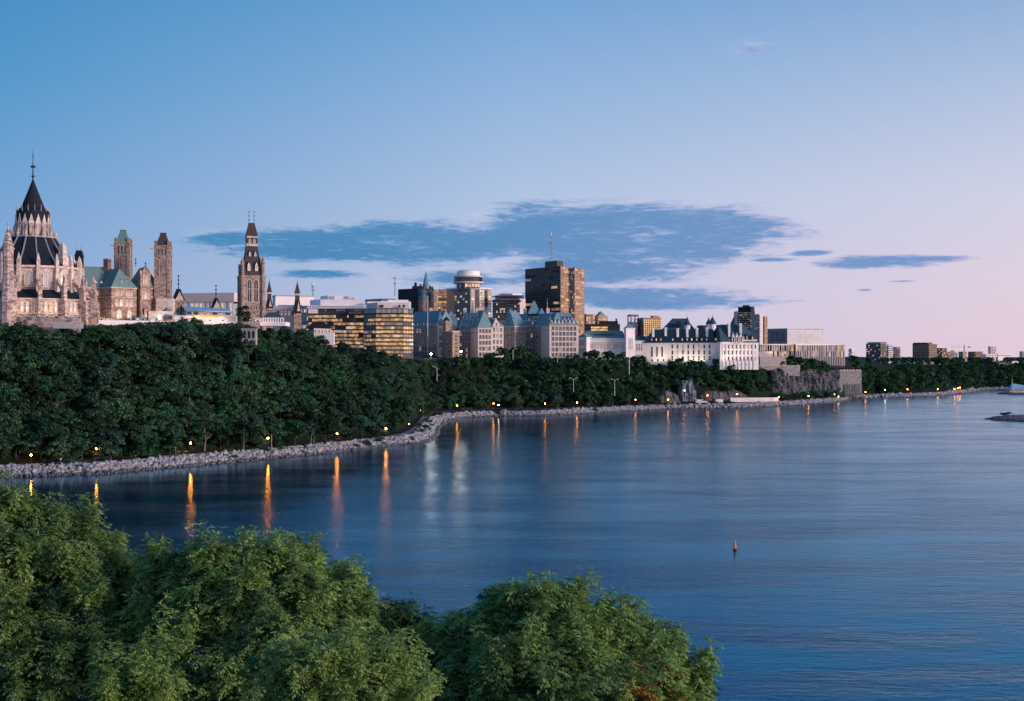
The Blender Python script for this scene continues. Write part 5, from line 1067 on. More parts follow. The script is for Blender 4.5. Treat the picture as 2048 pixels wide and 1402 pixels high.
# tower crane
t = thing('tower_crane', 'pale tower crane with its long jib over the distant rooftops', 'crane', (*P(1928.5, 2860), 40)); D_ = 2860; zf = lambda py: Z(py, D_); x, y = P(1928.5, D_)
b = MB(); b.box((x, y), 2.0, 2.0, 36, zf(691)); b.build('mast', M['steel'], t)
b = MB(); xa, xb = P(1902, D_)[0], P(1941, D_)[0]
b.tube((xa, y, zf(694)), (xb, y, zf(694)), .7, n=4); b.tube((xa, y, zf(693.2)), (x, y, zf(688)), .25, n=3); b.tube((xb, y, zf(693.2)), (x, y, zf(688)), .25, n=3); b.tube((x, y, zf(691)), (x, y, zf(688)), .7, .2, n=4); b.build('jib', M['white_paint'], t)
b = MB(); b.box(P(1939, D_), 5, 2.5, zf(695.6), zf(693)); b.build('counterweight', M['grey_conc'], t)
# ---------------------------------------------------------------- hilltop terrace, works site, walls
def wall_thing(name, label, a, b_, th, y0, y1, m, cat='wall', cap=None, cren=0):
    D_ = (a[1] + b_[1]) / 2; pl = slab(a, b_, th); b = MB(); b.prism(pl, Z(y0, D_), Z(y1, D_)); c = ((pl[0][0] + pl[1][0]) / 2, (pl[0][1] + pl[1][1]) / 2, Z(y0, D_))
    t = thing(name, label, cat, c); b.build('wall', m, t)
    if cap: b = MB(); b.prism(shrink(pl, -.2), Z(y1, D_), Z(y1, D_) + .35); b.build('coping', cap, t)
    for k in range(cren):
        q0, q1 = lerp(pl[0], pl[1], (k + .2) / cren), lerp(pl[0], pl[1], (k + .7) / cren); b = MB(); b.prism([q0, q1, (q1[0], q1[1] + .5), (q0[0], q0[1] + .5)], Z(y1, D_) + .35, Z(y1, D_) + 1.1); b.build('merlon', cap or m, t)
    return t
wall_thing('terrace_wall', 'long brown stone terrace wall along the bluff edge under the round library', (-60, 531), (160, 533), 1.2, 668, 634.5, M['lib_stone'], cap=M['pale_stone'])
wall_thing('retaining_wall', 'pale concrete retaining wall in the treetops below the terrace', (106, 527), (166, 529), 1.0, 657, 644, M['grey_conc'])
wall_thing('site_fence', 'long white hoarding along the hilltop works site', (166, 566), (352, 590), .3, 652, 641, M['white_panel'])
wall_thing('works_hoarding', 'white hoarding between the low hall and the dark tree', (372, 640), (472, 650), .3, 648, 632, M['white_panel'])
wall_thing('orange_hoarding', 'orange topped hoarding panels beside the white works fence', (384, 636), (440, 640), .2, 634, 630.5, M['orange'])
def cabin(px, D_, wpx, y0, y1, m, label, name='site_cabin', win=True):
    pl = slab((px, D_), (px + wpx, D_ + 1), 3.0); zf = lambda py: Z(py, D_); t = thing(name, label, 'cabin', (*P(px + wpx / 2, D_), zf(y0)), 'works cabins and containers on the hilltop')
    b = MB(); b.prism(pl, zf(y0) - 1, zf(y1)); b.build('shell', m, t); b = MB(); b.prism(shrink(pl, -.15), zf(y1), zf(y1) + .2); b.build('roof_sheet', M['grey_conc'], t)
    if win: wins(t, pl[0], pl[1], zf(y0), zf(y1), 2, 1, .4, .5, 'rect', M['white_paint'], [(M['lit_cream'], 1), (M['glass'], 1)], fr=.08, cross=False)
for a in [(188, 585, 20, 642, 635, M['lit_amber'], 'amber glowing cabin at the foot of the stone wing'), (212, 588, 12, 643, 637, M['white_panel'], 'small white cabin beside the amber glowing one'), (270, 596, 22, 641, 635, M['blue_roof'], 'blue grey container below the statue'), (300, 598, 18, 643, 636, M['white_panel'], 'white cabin just beyond the statue'),  # amber cabin: the whole shell glows by itself in place of lamplight
          (331, 600, 18, 644, 640, M['orange'], 'orange barrier container near the corner of the works site'), (345, 605, 26, 640, 631, M['white_panel'], 'wide white tent like cabin under the square tower'), (112, 540, 12, 641, 637, M['grey_conc'], 'grey container on the terrace beneath the library'), (140, 541, 14, 641, 637, M['brick'], 'reddish container near the link of the library'),
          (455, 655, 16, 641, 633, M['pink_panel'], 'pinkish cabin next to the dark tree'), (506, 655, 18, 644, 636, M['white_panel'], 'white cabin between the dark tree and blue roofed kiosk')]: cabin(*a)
# statue on its pedestal
x, y = P(287, 598); z0 = Z(640, 598); t = thing('statue', 'dark standing statue on a stone pedestal before the stone wing', 'statue', (x, y, z0))
b = MB(); b.box((x, y), 1.8, 1.8, z0 - 1, z0 + 2.0); b.box((x, y), 1.3, 1.3, z0 + 2.0, z0 + 2.6); b.build('pedestal', M['pale_stone'], t)
b = MB(); b.tube((x - .2, y, z0 + 2.6), (x - .12, y, z0 + 4.1), .2, .28, 6); b.tube((x + .22, y, z0 + 2.6), (x + .12, y, z0 + 4.1), .2, .28, 6); b.tube((x, y, z0 + 3.9), (x, y, z0 + 5.3), .42, .52, 8); b.ball((x, y, z0 + 5.85), .3); b.tube((x, y, z0 + 5.3), (x, y, z0 + 5.6), .18, .15, 6)
b.tube((x - .5, y, z0 + 5.2), (x - .75, y, z0 + 4.1), .16, .12, 5); b.tube((x + .5, y, z0 + 5.2), (x + .85, y - .1, z0 + 5.6), .16, .1, 5); b.build('figure', M['iron'], t)
# arcade in the slope
D_ = 600; pl = slab((484, D_), (512, D_), 3); zf = lambda py: Z(py, D_); t = thing('stone_arcade', 'small pale stone arcade with three dark arches peeping out of the wooded bluff', 'arcade', (*P(495, D_), zf(680)))
b = MB(); b.prism(pl, zf(690), zf(658)); b.prism(shrink(pl, -.3), zf(659.5), zf(657)); b.build('wall', M['grey_conc'], t)
wins(t, pl[0], pl[1], zf(677), zf(660.5), 3, 1, .62, .92, 'arch', M['grey_conc'], [(M['black_panel'], 1)], t0=.03, t1=.97, fr=.15, cross=False)
# blue roofed kiosk with columns
D_ = 645; pl = slab((526, D_), (561, D_), 8); zf = lambda py: Z(py, D_); t = thing('blue_roofed_pavilion', 'open columned pavilion with a blue hipped roof at the bluff edge', 'pavilion', (*P(543, D_), zf(645)))
b = MB(); b.prism(slab((520, D_ - 2), (571, D_ - 2), 13), zf(652), zf(644)); b.build('plinth', M['white_stone'], t)
for k in range(8): q_ = lerp(pl[0], pl[1], k / 7); b = MB(); b.prism(ngon(q_, .3, 8), zf(645), zf(636.5)); b.build('column', M['white_stone'], t)
for k in range(4): q_ = lerp(pl[3], pl[2], k / 3); b = MB(); b.prism(ngon(q_, .3, 8), zf(645), zf(636.5)); b.build('column', M['white_stone'], t)
b = MB(); b.prism(shrink(pl, -.4), zf(636.5), zf(635.3)); b.build('beam', M['white_stone'], t); hiproof(t, pl, zf(635.3), zf(624), 2.6, M['copper_dark'])
# dark roofed house among the trees
D_ = 735; pl = slab((628, D_), (662, D_ + 4), 12); zf = lambda py: Z(py, D_); t = thing('hillside_house', 'cream house with a dark hipped roof half hidden in the bluff trees', 'house', (*P(645, D_), zf(672)))
b = MB(); b.prism(pl, zf(690), zf(656)); b.build('wall', M['pink_panel'], t); hiproof(t, slab((616, D_ - 1), (664, D_ + 3), 14), zf(656), zf(642), 5, M['slate']); wins(t, pl[0], pl[1], zf(668), zf(658), 5, 1, .3, .7, 'rect', M['white_paint'], [(M['glass'], 1)], cross=False)
b = MB(); b.prism(slab((648, 728), (668, 728), 3), zf(690), zf(666)); b.build('white_porch', M['white_paint'], t)

# ---------------------------------------------------------------- rock faces and shore walls on the far point
def cliff(name, label, a, b_, zb, zt, m, nx=60, nz=16, depth=10, rough=2.2, seed=0, taper=0.):
    """craggy rock mass: front face broken up in depth, with sloping top and closed sides"""
    from mathutils import noise
    A, B = P(*a), P(*b_); L = math.hypot(B[0] - A[0], B[1] - A[1]); dx, dy = (B[0] - A[0]) / L, (B[1] - A[1]) / L; nx_, ny_ = dy, -dx
    vs = []; 
    for j in range(nz + 3):
        for i in range(nx + 1):
            t = i / nx; hh = min(j, nz) / nz; s = t * L; top = zt + 1.8 * noise.noise((s * .09, seed, 3.1)); z = zb + (top - zb) * hh
            o_ = rough * noise.noise((s * .16, z * .05, seed)) + rough * .7 * noise.noise((s * .5, z * .12, seed + 5)) + rough * .5 * noise.noise((s * .3, z * .9, seed + 9)) + 2.6 * (1 - hh) ** 1.5
            e = min(t, 1 - t); z = zb + (z - zb) * min(1, .35 + e / taper) if taper else z; o_ -= max(0, .06 - e) / .06 * 5
            if j > nz: o_ = -4 * (j - nz); z = z + (.8 if j == nz + 1 else -1)
            vs.append((A[0] + dx * s + nx_ * o_, A[1] + dy * s + ny_ * o_, z))
    fs = []
    for j in range(nz + 2):
        for i in range(nx): k = j * (nx + 1) + i; fs.append((k, k + 1, k + nx + 2, k + nx + 1))
    me = bpy.data.meshes.new(name); me.from_pydata(vs, [], fs); me.materials.append(m); o = bpy.data.objects.new(name, me); COL.objects.link(o)
    return tag(o, label, 'cliff')
cliff('rock_cliff', 'tall craggy grey limestone cliff under the trees of the point', (1546, 1216), (1684, 1284), 2, 31.5, M['cliff'], 110, 26, rough=4.2)
cliff('pale_rock_outcrop', 'pale upright limestone outcrop jutting from the dark slope', (1358, 1128), (1394, 1132), 5, 23.5, M['palecliff'], 40, 14, rough=3.4, seed=3, taper=.35)
cliff('low_rock_ledge', 'low layered rock ledge beside the pale outcrop', (1398, 1140), (1500, 1165), 5, 13, M['cliff'], 60, 8, rough=2.6, seed=8, taper=.3)
cliff('mossy_rock_face', 'low brownish rock face at the foot of the outcrop', (1318, 1108), (1360, 1120), 4, 14, M['cliff'], 30, 8, rough=2.2, seed=12, taper=.45)
wall_thing('fort_retaining_wall', 'pale stone retaining wall curving along the cliff top in front of the colonnade', (1518, 1222), (1600, 1232), 1.5, 752, 731.5, M['ashlar'], cap=M['pale_stone'])
t = wall_thing('tall_stone_wall', 'tall grey stone wall with slim buttresses beyond the craggy cliff', (1667, 1345), (1723, 1352), 4, 790, 741, M['ashlar'], cap=M['pale_stone'], cren=9)
for k in range(8): q_ = lerp(P(1692, 1346.5), P(1723, 1350.5), k / 7); b = MB(); b.box(q_, .9, 1.0, 2, Z(768, 1348)); b.build('buttress', M['ashlar'], t)
wall_thing('shore_parapet', 'short white concrete parapet on the far point shore', (1407, 1143), (1446, 1146), .8, 806, 798.5, M['white_stone'])
wall_thing('long_shore_parapet', 'long white concrete parapet above the boat ramp', (1461, 1152), (1557, 1160), .8, 804, 795.2, M['white_stone'])
x0, y0 = P(1524, 1138); b = MB(); pl = slab((1506, 1150), (1542, 1150), .5); lo = slab((1518, 1129), (1532, 1129), .5)
b.face([(lo[0][0], lo[0][1], .2), (lo[1][0], lo[1][1], .2), (pl[1][0], pl[1][1], 4.3), (pl[0][0], pl[0][1], 4.3)]); b.face([(lo[0][0], lo[0][1], .2), (lo[1][0], lo[1][1], .2), (lo[1][0], lo[1][1], -2), (lo[0][0], lo[0][1], -2)])
rp = b.build('boat_ramp', M['white_stone'], None, org=(x0, y0, 0)); tag(rp, 'pale concrete boat ramp running down to the water', 'ramp')
wall_thing('stone_garden_wall', 'low pink stone wall behind the nearest path lamp', (8, 503), (84, 506), .8, 930, 921, M['pink_panel'])
def vehicle(px, D_, z0, L, H, col, label, name='parked_van'):
    x, y = P(px, D_); t = thing(name, label, 'van' if H > 2 else 'car', (x, y, z0), 'vehicles parked at the foot of the point')
    b = MB(); w2 = 2.0
    prof = [(-L / 2, .35), (L / 2, .35), (L / 2, H * .5), (L * .36, H * .58), (L * .26, H), (-L / 2 + .1, H), (-L / 2, H * .9)]
    n = len(prof); vs = [(x + a_, y - w2 / 2, z0 + z_) for a_, z_ in prof] + [(x + a_, y + w2 / 2, z0 + z_) for a_, z_ in prof]
    b.idx(vs, [tuple(range(n)), tuple(range(2 * n - 1, n - 1, -1))] + [(k, k + n, (k + 1) % n + n, (k + 1) % n) for k in range(n)]); b.build('body', col, t)
    b = MB(); b.prism([(x + L * .12, y - w2 / 2 - .02), (x + L * .29, y - w2 / 2 - .02), (x + L * .29, y - w2 / 2 + .05), (x + L * .12, y - w2 / 2 + .05)], z0 + H * .6, z0 + H * .88); b.build('window', M['glass'], t)
    for a_ in (-L * .32, L * .32):
        b = MB(); b.tube((x + a_, y - w2 / 2 - .06, z0 + .36), (x + a_, y - w2 / 2 + .25, z0 + .36), .38, n=10); b.build('wheel', M['iron'], t)
def gzp(px, D_): return gz(*P(px, D_))
vehicle(1401, 1131, gzp(1401, 1131) + .1, 9.5, 3.2, M['white_paint'], 'long white truck parked by the pale rock outcrop', 'parked_truck')
vehicle(1412, 1133, gzp(1412, 1133) + .1, 4.6, 1.6, M['white_paint'], 'small white car beside the long truck', 'parked_car')
vehicle(1483, 1158, gzp(1483, 1158) + .1, 6.5, 2.6, M['white_paint'], 'white van parked behind the long parapet')
vehicle(1497, 1160, gzp(1497, 1160) + .1, 4.6, 1.6, M['steel'], 'silver car parked beyond the white van', 'parked_car')
# white riverside tent-like pavilion on the small spit
D_ = 1530; x, y = P(2040, D_); zf = lambda py: Z(py, D_)
b = MB(); sp_pts = [P(1990, 1522), P(2012, 1505), P(2060, 1495), P(2160, 1490), P(2200, 1600), P(2020, 1640), P(1998, 1560)]
b.frus(sp_pts, -1.5, shrink(sp_pts, 4), 1.6); setting(b.build('river_spit', M['cliff']))
t = thing('riverside_sail_pavilion', 'pale blue tent roofed pavilion with a mast on the low river spit', 'pavilion', (x, y, 1.5)); A, B = P(2026, D_), P(2058, D_)
b = MB(); b.prism(slab((2028, D_ + 1), (2056, D_ + 1), 12), 1.0, 4.5); b.build('lit_base', M['lit_dim'], t)
b = MB(); m1, m2 = (A[0] + 1, A[1] + 5, 12.5), (B[0] - 1, B[1] + 5, 10); b.face([(A[0] - 3, A[1] - 2, 4.4), (B[0], B[1] - 2, 4.4), m2, m1]); b.face([(B[0], B[1] - 2, 4.4), (B[0], B[1] + 14, 4.4), m2]); b.face([(A[0] - 3, A[1] + 14, 4.4), (A[0] - 3, A[1] - 2, 4.4), m1]); b.face([(B[0], B[1] + 14, 4.4), (A[0] - 3, A[1] + 14, 4.4), m1, m2]); b.build('tent_roof', M['blue_roof'], t)
b = MB(); b.tube((A[0] + .5, A[1] + 4, 4), (A[0] + .5, A[1] + 4, 18.5), .3, .15, 5); b.build('mast', M['white_paint'], t)
# low rocky islet
D_ = 905; b = MB(); pts = [P(1968, 902), P(1990, 884), (P(2020, 872)), P(2070, 862), P(2140, 868), P(2160, 930), P(2080, 955), P(2010, 945), P(1985, 925)]
b.frus(pts, -.8, shrink(pts, 6), 1.5); isl = setting(b.build('islet', M['cliff']))
n = 420; t_ = rng.uniform(0, 1, n); cxs = np.array(pts); cc_ = cxs.mean(0); e = rng.integers(0, len(pts), n); pA = cxs[e]; pB = cxs[(e + 1) % len(pts)]; p_ = pA + (pB - pA) * t_[:, None]; f_ = rng.uniform(0, 1, n)[:, None] ** 1.6; p_ = p_ + (cc_ - p_) * f_ * .8
rocks('islet_rocks', np.column_stack([p_, np.minimum(f_[:, 0] * 3, 1.2)]), rng.uniform(.5, 1.3, n), M['cliff'])
# channel marker buoy
D_ = CAM_H * FOC / (1100 - HOR); x, y = P(1470, D_); t = thing('channel_marker_buoy', 'tall slim orange and yellow channel marker floating alone on the open water', 'buoy', (x, y, 0))
b = MB(); b.prism(ngon((x, y), .42, 12), -.4, .35); b.build('float_base', M['iron'], t)
b = MB(); b.frus(ngon((x, y), .36, 12), .35, ngon((x, y), .22, 12), 1.7); b.build('body', M['orange'], t); b = MB(); b.prism(ngon((x, y), .16, 8), 1.7, 2.0); b.cone(ngon((x, y), .18, 8), 2.0, (x, y, 2.35)); b.build('top_mark', M['orange'], t)

# ---------------------------------------------------------------- lamps
def lamp(px, py, D_, kind='sodium', label='', r=.26, name='park_lamp', group='lamps along the riverside path', h=None):
    x, y = P(px, D_); z = Z(py, D_); g_ = gz(x, y) if h is None else z - h
    if z - g_ < 2.2 or z - g_ > 9: g_ = z - 3.6
    t = thing(name, label, 'lamp', (x, y, g_), group)
    b = MB(); b.tube((x, y, g_ - .5), (x, y, z - r * .8), .09, .06, 6); b.prism(ngon((x, y), .2, 8), g_ - .3, g_ + .3); b.build('pole', M['iron'], t)
    b = MB(); b.ball((x, y, z), r, n=8, h=6, sz=1.15); b.build('lamp_globe', M[kind], t)
    b = MB(); b.cone(ngon((x, y), r * 1.15, 8), z + r * .95, (x, y, z + r * 1.9)); b.build('lamp_cap', M['iron'], t)
LAMPS = [(62, 910, 'first path lamp, in front of the low pink stone wall'), (193, 897, 'second path lamp, glowing among leaves beside an evergreen bush'), (381, 886, 'path lamp beside two orange lit benches'), (536, 876, 'path lamp next to an amber lit bare tree trunk'),
         (674, 867, 'path lamp next to a single wooden bench'), (772, 857, 'path lamp with leaves lit yellow beside it, before the bend'), (818, 848, 'small lamp where the path starts to bend inland'), (823.5, 826, 'faint lamp under the trees at the path bend'), (840, 821, 'small orange lamp at the top of the path bend'),
         (914, 811, 'lamp in front of the dark hollow just past the rocky tip'), (987, 807, 'taller of two close lamps beyond the rocky tip'), (997, 810, 'lower white tinted of two close lamps beyond the tip'), (1090, 807, 'lone lamp midway along the straight rock bank'), (1154, 805, 'bright lamp below the double armed street light'),
         (1271, 799.5, 'lamp below the second double armed street light'), (1336, 799, 'yellow lamp in a bush before the rock face'), (1369, 781, 'lamp before the pale upright outcrop'), (1415, 791, 'slim lamp at the short white parapet'), (1474, 788, 'lamp over the start of the long parapet'), (1557.6, 794, 'lamp at the end of the long parapet'),
         (1617, 792, 'dim lamp beneath the craggy cliff'), (1669, 789, 'greenish lamp in bushes near the tip of the point'), (1677, 793, 'bright white lamp at the very tip of the point'), (1686, 788, 'small lamp above the tip of the point'), (1731, 784, 'lamp at the foot of the tall stone wall'), (1770, 780, 'pair lamp lighting low walls beyond the stone wall'),
         (1815, 778.5, 'lamp in front of the grey shed on the far bay shore'), (1875.5, 778, 'bright orange lamp midway along the far bay shore'), (1909, 778, 'lowest of three climbing lamps by the bay end'), (1915.5, 776.5, 'middle of three climbing lamps by the bay end'), (1920, 775, 'top of three climbing lamps by the bay end')]
for i, (px, py, lb) in enumerate(LAMPS):
    spx = SHORE[:, 0] / SHORE[:, 1] * FOC + CX; d0 = float(np.interp(px, spx, SHORE[:, 1])); D_ = d0 + 18
    if px in (818, 823.5, 840): D_ = {818: 742, 823.5: 850, 840: 905}[px]
    kind = ('sodium' if px < 900 else 'sodium_dim') if i not in (11, 22, 25) else 'warmlamp'
    lamp(px, py, D_, kind, lb, r=.36 if px < 800 else (.22 if px < 860 else .40 if px < 1400 else .46))
for px, py, D_, lb in ((862, 735 - 27, 1060, 'dazzling white floodlight before the shaded chateau wing'), (922, 703, 1080, 'dazzling white floodlight beside the dark stair tower'), (797, 716, 930, 'yellow white light glowing among leaves under the amber glass offices')):
    x, y = P(px, D_); z = Z(py, D_); t = thing('flood_light', lb, 'light', (x, y, z - 7), 'bright lights at the foot of the chateau'); b = MB(); b.tube((x, y, z - 14), (x, y, z - .5), .15, n=6); b.build('pole', M['steel'], t)
    b = MB(); b.ball((x, y, z), .85, n=10, h=7); b.build('lamp_globe', M['whitelamp'], t)
    ld = bpy.data.lights.new('flood', 'POINT'); ld.energy = 6000; ld.color = (1, .8, .62); ld.shadow_soft_size = .9; lo_ = bpy.data.objects.new('light_source', ld); COL.objects.link(lo_); lo_.parent = t; lo_.location = (0, -1.5, 8.2)
for px, py, D_, lb in ((1862, 735, 1900, 'white light over the upper road, first of a pair'), (1884.5, 734.5, 1910, 'white light over the upper road, second of a pair'), (1940, 736, 2050, 'pale street light above the dark trees of the point'), (1952, 736, 2055, 'twin pale street light just past the first'), (1949, 733, 2100, 'tiny light between two pale street lights'), (2012, 737, 2000, 'light at the far end of the lit frame building')):
    lamp(px, py, D_, 'whitelamp', lb, r=.75, name='road_light', group='lights on the upper road', h=7)
def wall_light(x, y, z, e, col=(1, .78, .58), sz=.5, label='', name='ground_floodlight', group='ground floodlights at the court wall', tgt=None):
    t = thing(name, label, 'light', (x, y, z), group); b = MB(); b.box((x, y), 1.0, .5, z - .4, z + .2); b.build('housing', M['iron'], t)
    b = MB(); b.face([(x - .4, y - .2, z + .22), (x + .4, y - .2, z + .22), (x + .4, y + .2, z + .22), (x - .4, y + .2, z + .22)]); b.build('lens', M['whitelamp'], t)
    ld = bpy.data.lights.new('flood', 'SPOT'); ld.energy = e; ld.color = col; ld.shadow_soft_size = sz; ld.spot_size = R(115); ld.spot_blend = .8; lo_ = bpy.data.objects.new('light_source', ld); COL.objects.link(lo_); lo_.parent = t; lo_.location = (0, 0, .6)
    d = Vector((0, 3.5, 9)) if tgt is None else Vector(tgt); lo_.rotation_euler = d.to_track_quat('-Z', 'Y').to_euler()
ORD = ['first', 'second', 'third', 'fourth', 'fifth', 'sixth', 'seventh', 'eighth']
for k, (px, D_) in enumerate(((1300, 1196), (1312, 1195), (1326, 1193), (1352, 1190), (1368, 1189), (1385, 1187), (1402, 1185))): x, y = P(px, D_); wall_light(x, y, Z(731, D_), 5200, label=ORD[k] + ' floodlight along the long court front counted from the museum end')
for k, px in enumerate((1452, 1466, 1480, 1494, 1509)): x, y = P(px, 1171); wall_light(x, y, Z(729, 1171), 3600, label=ORD[k] + ' floodlight under the buttressed court end counted from the court corner')
for k, px in enumerate((1545, 1562, 1580, 1602, 1622, 1642, 1660, 1678)): x, y = P(px, 1283); wall_light(x, y, Z(714, 1283), 4200, label=ORD[k] + ' floodlight under the colonnade fins counted from the court', group='ground floodlights at the colonnade')
for k, px in enumerate((18, 37, 56, 75, 94, 113, 132, 158)): x, y = P(px, 529.6); wall_light(x, y, Z(633, 529.6), 700, (1, .74, .58), .3, ORD[k] + ' small light on the library terrace counted from the stair turret', 'terrace_light', 'lights on the library terrace', tgt=(0, 8, 7))
for k, px in enumerate((196, 212, 236, 262, 283, 300, 318)): x, y = P(px, 606); wall_light(x, y, Z(640, 606), 1100, (1, .72, .52), .3, ORD[k] + ' small light at the foot of the green roofed wing counted from the library', 'wing_light', 'lights at the foot of the stone wing', tgt=(0, 8, 6))
for k, px in enumerate((395, 420, 446, 500, 516)): x, y = P(px, 634); wall_light(x, y, Z(640, 634), 1500, (1, .72, .5), .3, ORD[k] + ' works light along the white hoarding counted from the low hall', 'works_light', 'lights on the works site', tgt=(0, 8, 4))
# tall road lamps rising from the trees
def street_light(px, D_, ytop, arms, label, h=11):
    x, y = P(px, D_); zt_ = Z(ytop, D_); t = thing('street_light', label, 'street light', (x, y, zt_ - h), 'tall street lights above the riverside trees')
    b = MB(); b.tube((x, y, zt_ - h), (x, y, zt_ - 1.2), .2, .12, 6); b.build('pole', M['white_paint'], t)
    for s_ in arms: b = MB(); b.tube((x, y, zt_ - 1.4), (x + s_ * 2.3, y, zt_), .13, .09, 5); b.tube((x + s_ * 2.2, y, zt_), (x + s_ * 3.5, y, zt_ + .05), .16, .2, 5); b.build('arm', M['white_paint'], t)
street_light(1147, 1020, 756, (-1, 1), 'double armed street light rising between willows'); street_light(1229.5, 1040, 758, (-1, 1), 'double armed street light in front of the darkest trees', 14)
street_light(874, 930, 733, (-1,), 'single armed street light above the trees past the bluff'); street_light(1026, 1040, 697, (1,), 'slim street light before the dark chateau recess', 9)
street_light(1115, 1060, 706, (1,), 'slim street light in front of the bright chateau pavilion', 8)
x, y = P(1258.5, 1080); b = MB(); b.tube((x, y, 30), (x, y, Z(679, 1080)), .3, .15, 6); b.ball((x, y, Z(678.5, 1080)), .4, n=6, h=4); fp = b.build('flagpole', M['white_paint'], None, org=(x, y, 30)); tag(fp, 'tall slim white pole before the museum corner tower', 'flagpole')
# benches along the path
def bench(px, py, label, z0=3.5):
    D_ = (CAM_H - z0) * FOC / (py - HOR); x, y = P(px, D_); t = thing('park_bench', label, 'bench', (x, y, z0), 'benches beside the riverside path')
    b = MB(); b.box((x, y), 2.0, .5, z0 + .42, z0 + .5); b.build('seat', M['wood'], t); b = MB(); b.box((x, y + .25), 2.0, .07, z0 + .5, z0 + 1.0); b.build('backrest', M['wood'], t)
    for s_ in (-.8, .8): b = MB(); b.box((x + s_, y), .1, .5, z0 - .2, z0 + .42); b.build('leg', M['iron'], t)
bench(355, 907, 'orange lit wooden bench near the two lamp bushes'); bench(371, 906, 'orange lit wooden bench closest to its path lamp'); bench(662, 886, 'lone wooden bench facing the river before the bend')
x, y = P(543, 556); b = MB(); b.tube((x, y, 3), (x, y, 10.6), .26, .2, 7); o = b.build('tree_stump_post', M['bark_pale'], None, org=(x, y, 3)); tag(o, 'tall branchless pale trunk lit amber by the path lamp', 'tree trunk')
x, y = P(122, 488); b = MB(); b.tube((x, y, 1.5), (x, y, 5.5), .08, n=6); b.box((x, y), .6, .1, 5.0, 5.5); o = b.build('water_level_post', M['white_paint'], None, org=(x, y, 1.5)); tag(o, 'thin white marker post standing in the rock bank', 'post')

# ---------------------------------------------------------------- trees
def leafmat(name, c1, c2, objv=.5, trans=.25, c3=None, sat=(.80, .35), hue=.075):
    m = bpy.data.materials.new(name); m.use_nodes = True; t = m.node_tree; q = NG(t); t.nodes.clear()
    at = q.n('Attribute', attribute_name='tint').outputs['Fac']; oi = q.n('ObjectInfo').outputs['Random']
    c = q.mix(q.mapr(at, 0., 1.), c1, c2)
    if c3: c = q.mix(q.mapr(at, 1.2, 1.9), c, c3)
    hs = q.n('HueSaturation'); t.links.new(c, hs.inputs['Color']); q.put(hs.inputs['Hue'], q.m('MULTIPLY_ADD', oi, hue, .5 - hue / 2)); q.put(hs.inputs['Value'], q.m('MULTIPLY_ADD', q.m('FRACT', q.m('MULTIPLY', oi, 7.31)), objv, 1 - objv / 2)); q.put(hs.inputs['Saturation'], q.m('MULTIPLY_ADD', q.m('FRACT', q.m('MULTIPLY', oi, 3.7)), sat[1], sat[0]))
    d = q.n('BsdfDiffuse'); t.links.new(hs.outputs[0], d.inputs[0]); tr = q.n('BsdfTranslucent'); t.links.new(hs.outputs[0], tr.inputs[0])
    gl = q.n('BsdfGlossy'); gl.inputs['Roughness'].default_value = .45; gl.inputs['Color'].default_value = (.5, .6, .6, 1)
    mx = q.n('MixShader'); mx.inputs[0].default_value = trans; t.links.new(d.outputs[0], mx.inputs[1]); t.links.new(tr.outputs[0], mx.inputs[2])
    m2 = q.n('MixShader'); m2.inputs[0].default_value = .025; t.links.new(mx.outputs[0], m2.inputs[1]); t.links.new(gl.outputs[0], m2.inputs[2])
    t.links.new(m2.outputs[0], q.n('OutputMaterial').inputs[0]); return m
M['leaf'] = leafmat('dark_broadleaf_foliage', (.008, .038, .028), (.056, .138, .060), 1.1)
M['leaf_grey'] = leafmat('grey_green_willow_foliage', (.035, .062, .045), (.085, .125, .085), .4)
M['leaf_near'] = leafmat('compound_green_leaves', (.008, .060, .036), (.35, .54, .15), .12, .3, (.60, .20, .03), sat=(.98, .05), hue=.008)
M['leaf_light'] = leafmat('pale_green_leaves', (.05, .16, .05), (.36, .50, .14), .1, .3, sat=(1.0, .05), hue=.008)
def add_tint(me, val):
    a = me.attributes.new('tint', 'FLOAT', 'POINT'); a.data.foreach_set('value', val.astype(np.float32))
def leafquads(cen, nrm, size, tint, aspect=.7):
    """one small quad per leaf spray, lying roughly across its normal"""
    n = len(cen); up = rng.normal(0, 1, (n, 3)); u = np.cross(nrm, up); u /= np.linalg.norm(u, axis=1)[:, None] + 1e-9; w_ = np.cross(nrm, u); w_ /= np.linalg.norm(w_, axis=1)[:, None] + 1e-9
    a = size[:, None] * .5; v = np.stack([cen - u * a, cen - w_ * a * aspect + u * a * .1, cen + u * a, cen + w_ * a * aspect - u * a * .1], 1)
    return v.reshape(-1, 3), np.arange(n * 4).reshape(n, 4), np.repeat(tint, 4)
def unit(n):
    v = rng.normal(0, 1, (n, 3)); return v / np.linalg.norm(v, axis=1)[:, None]
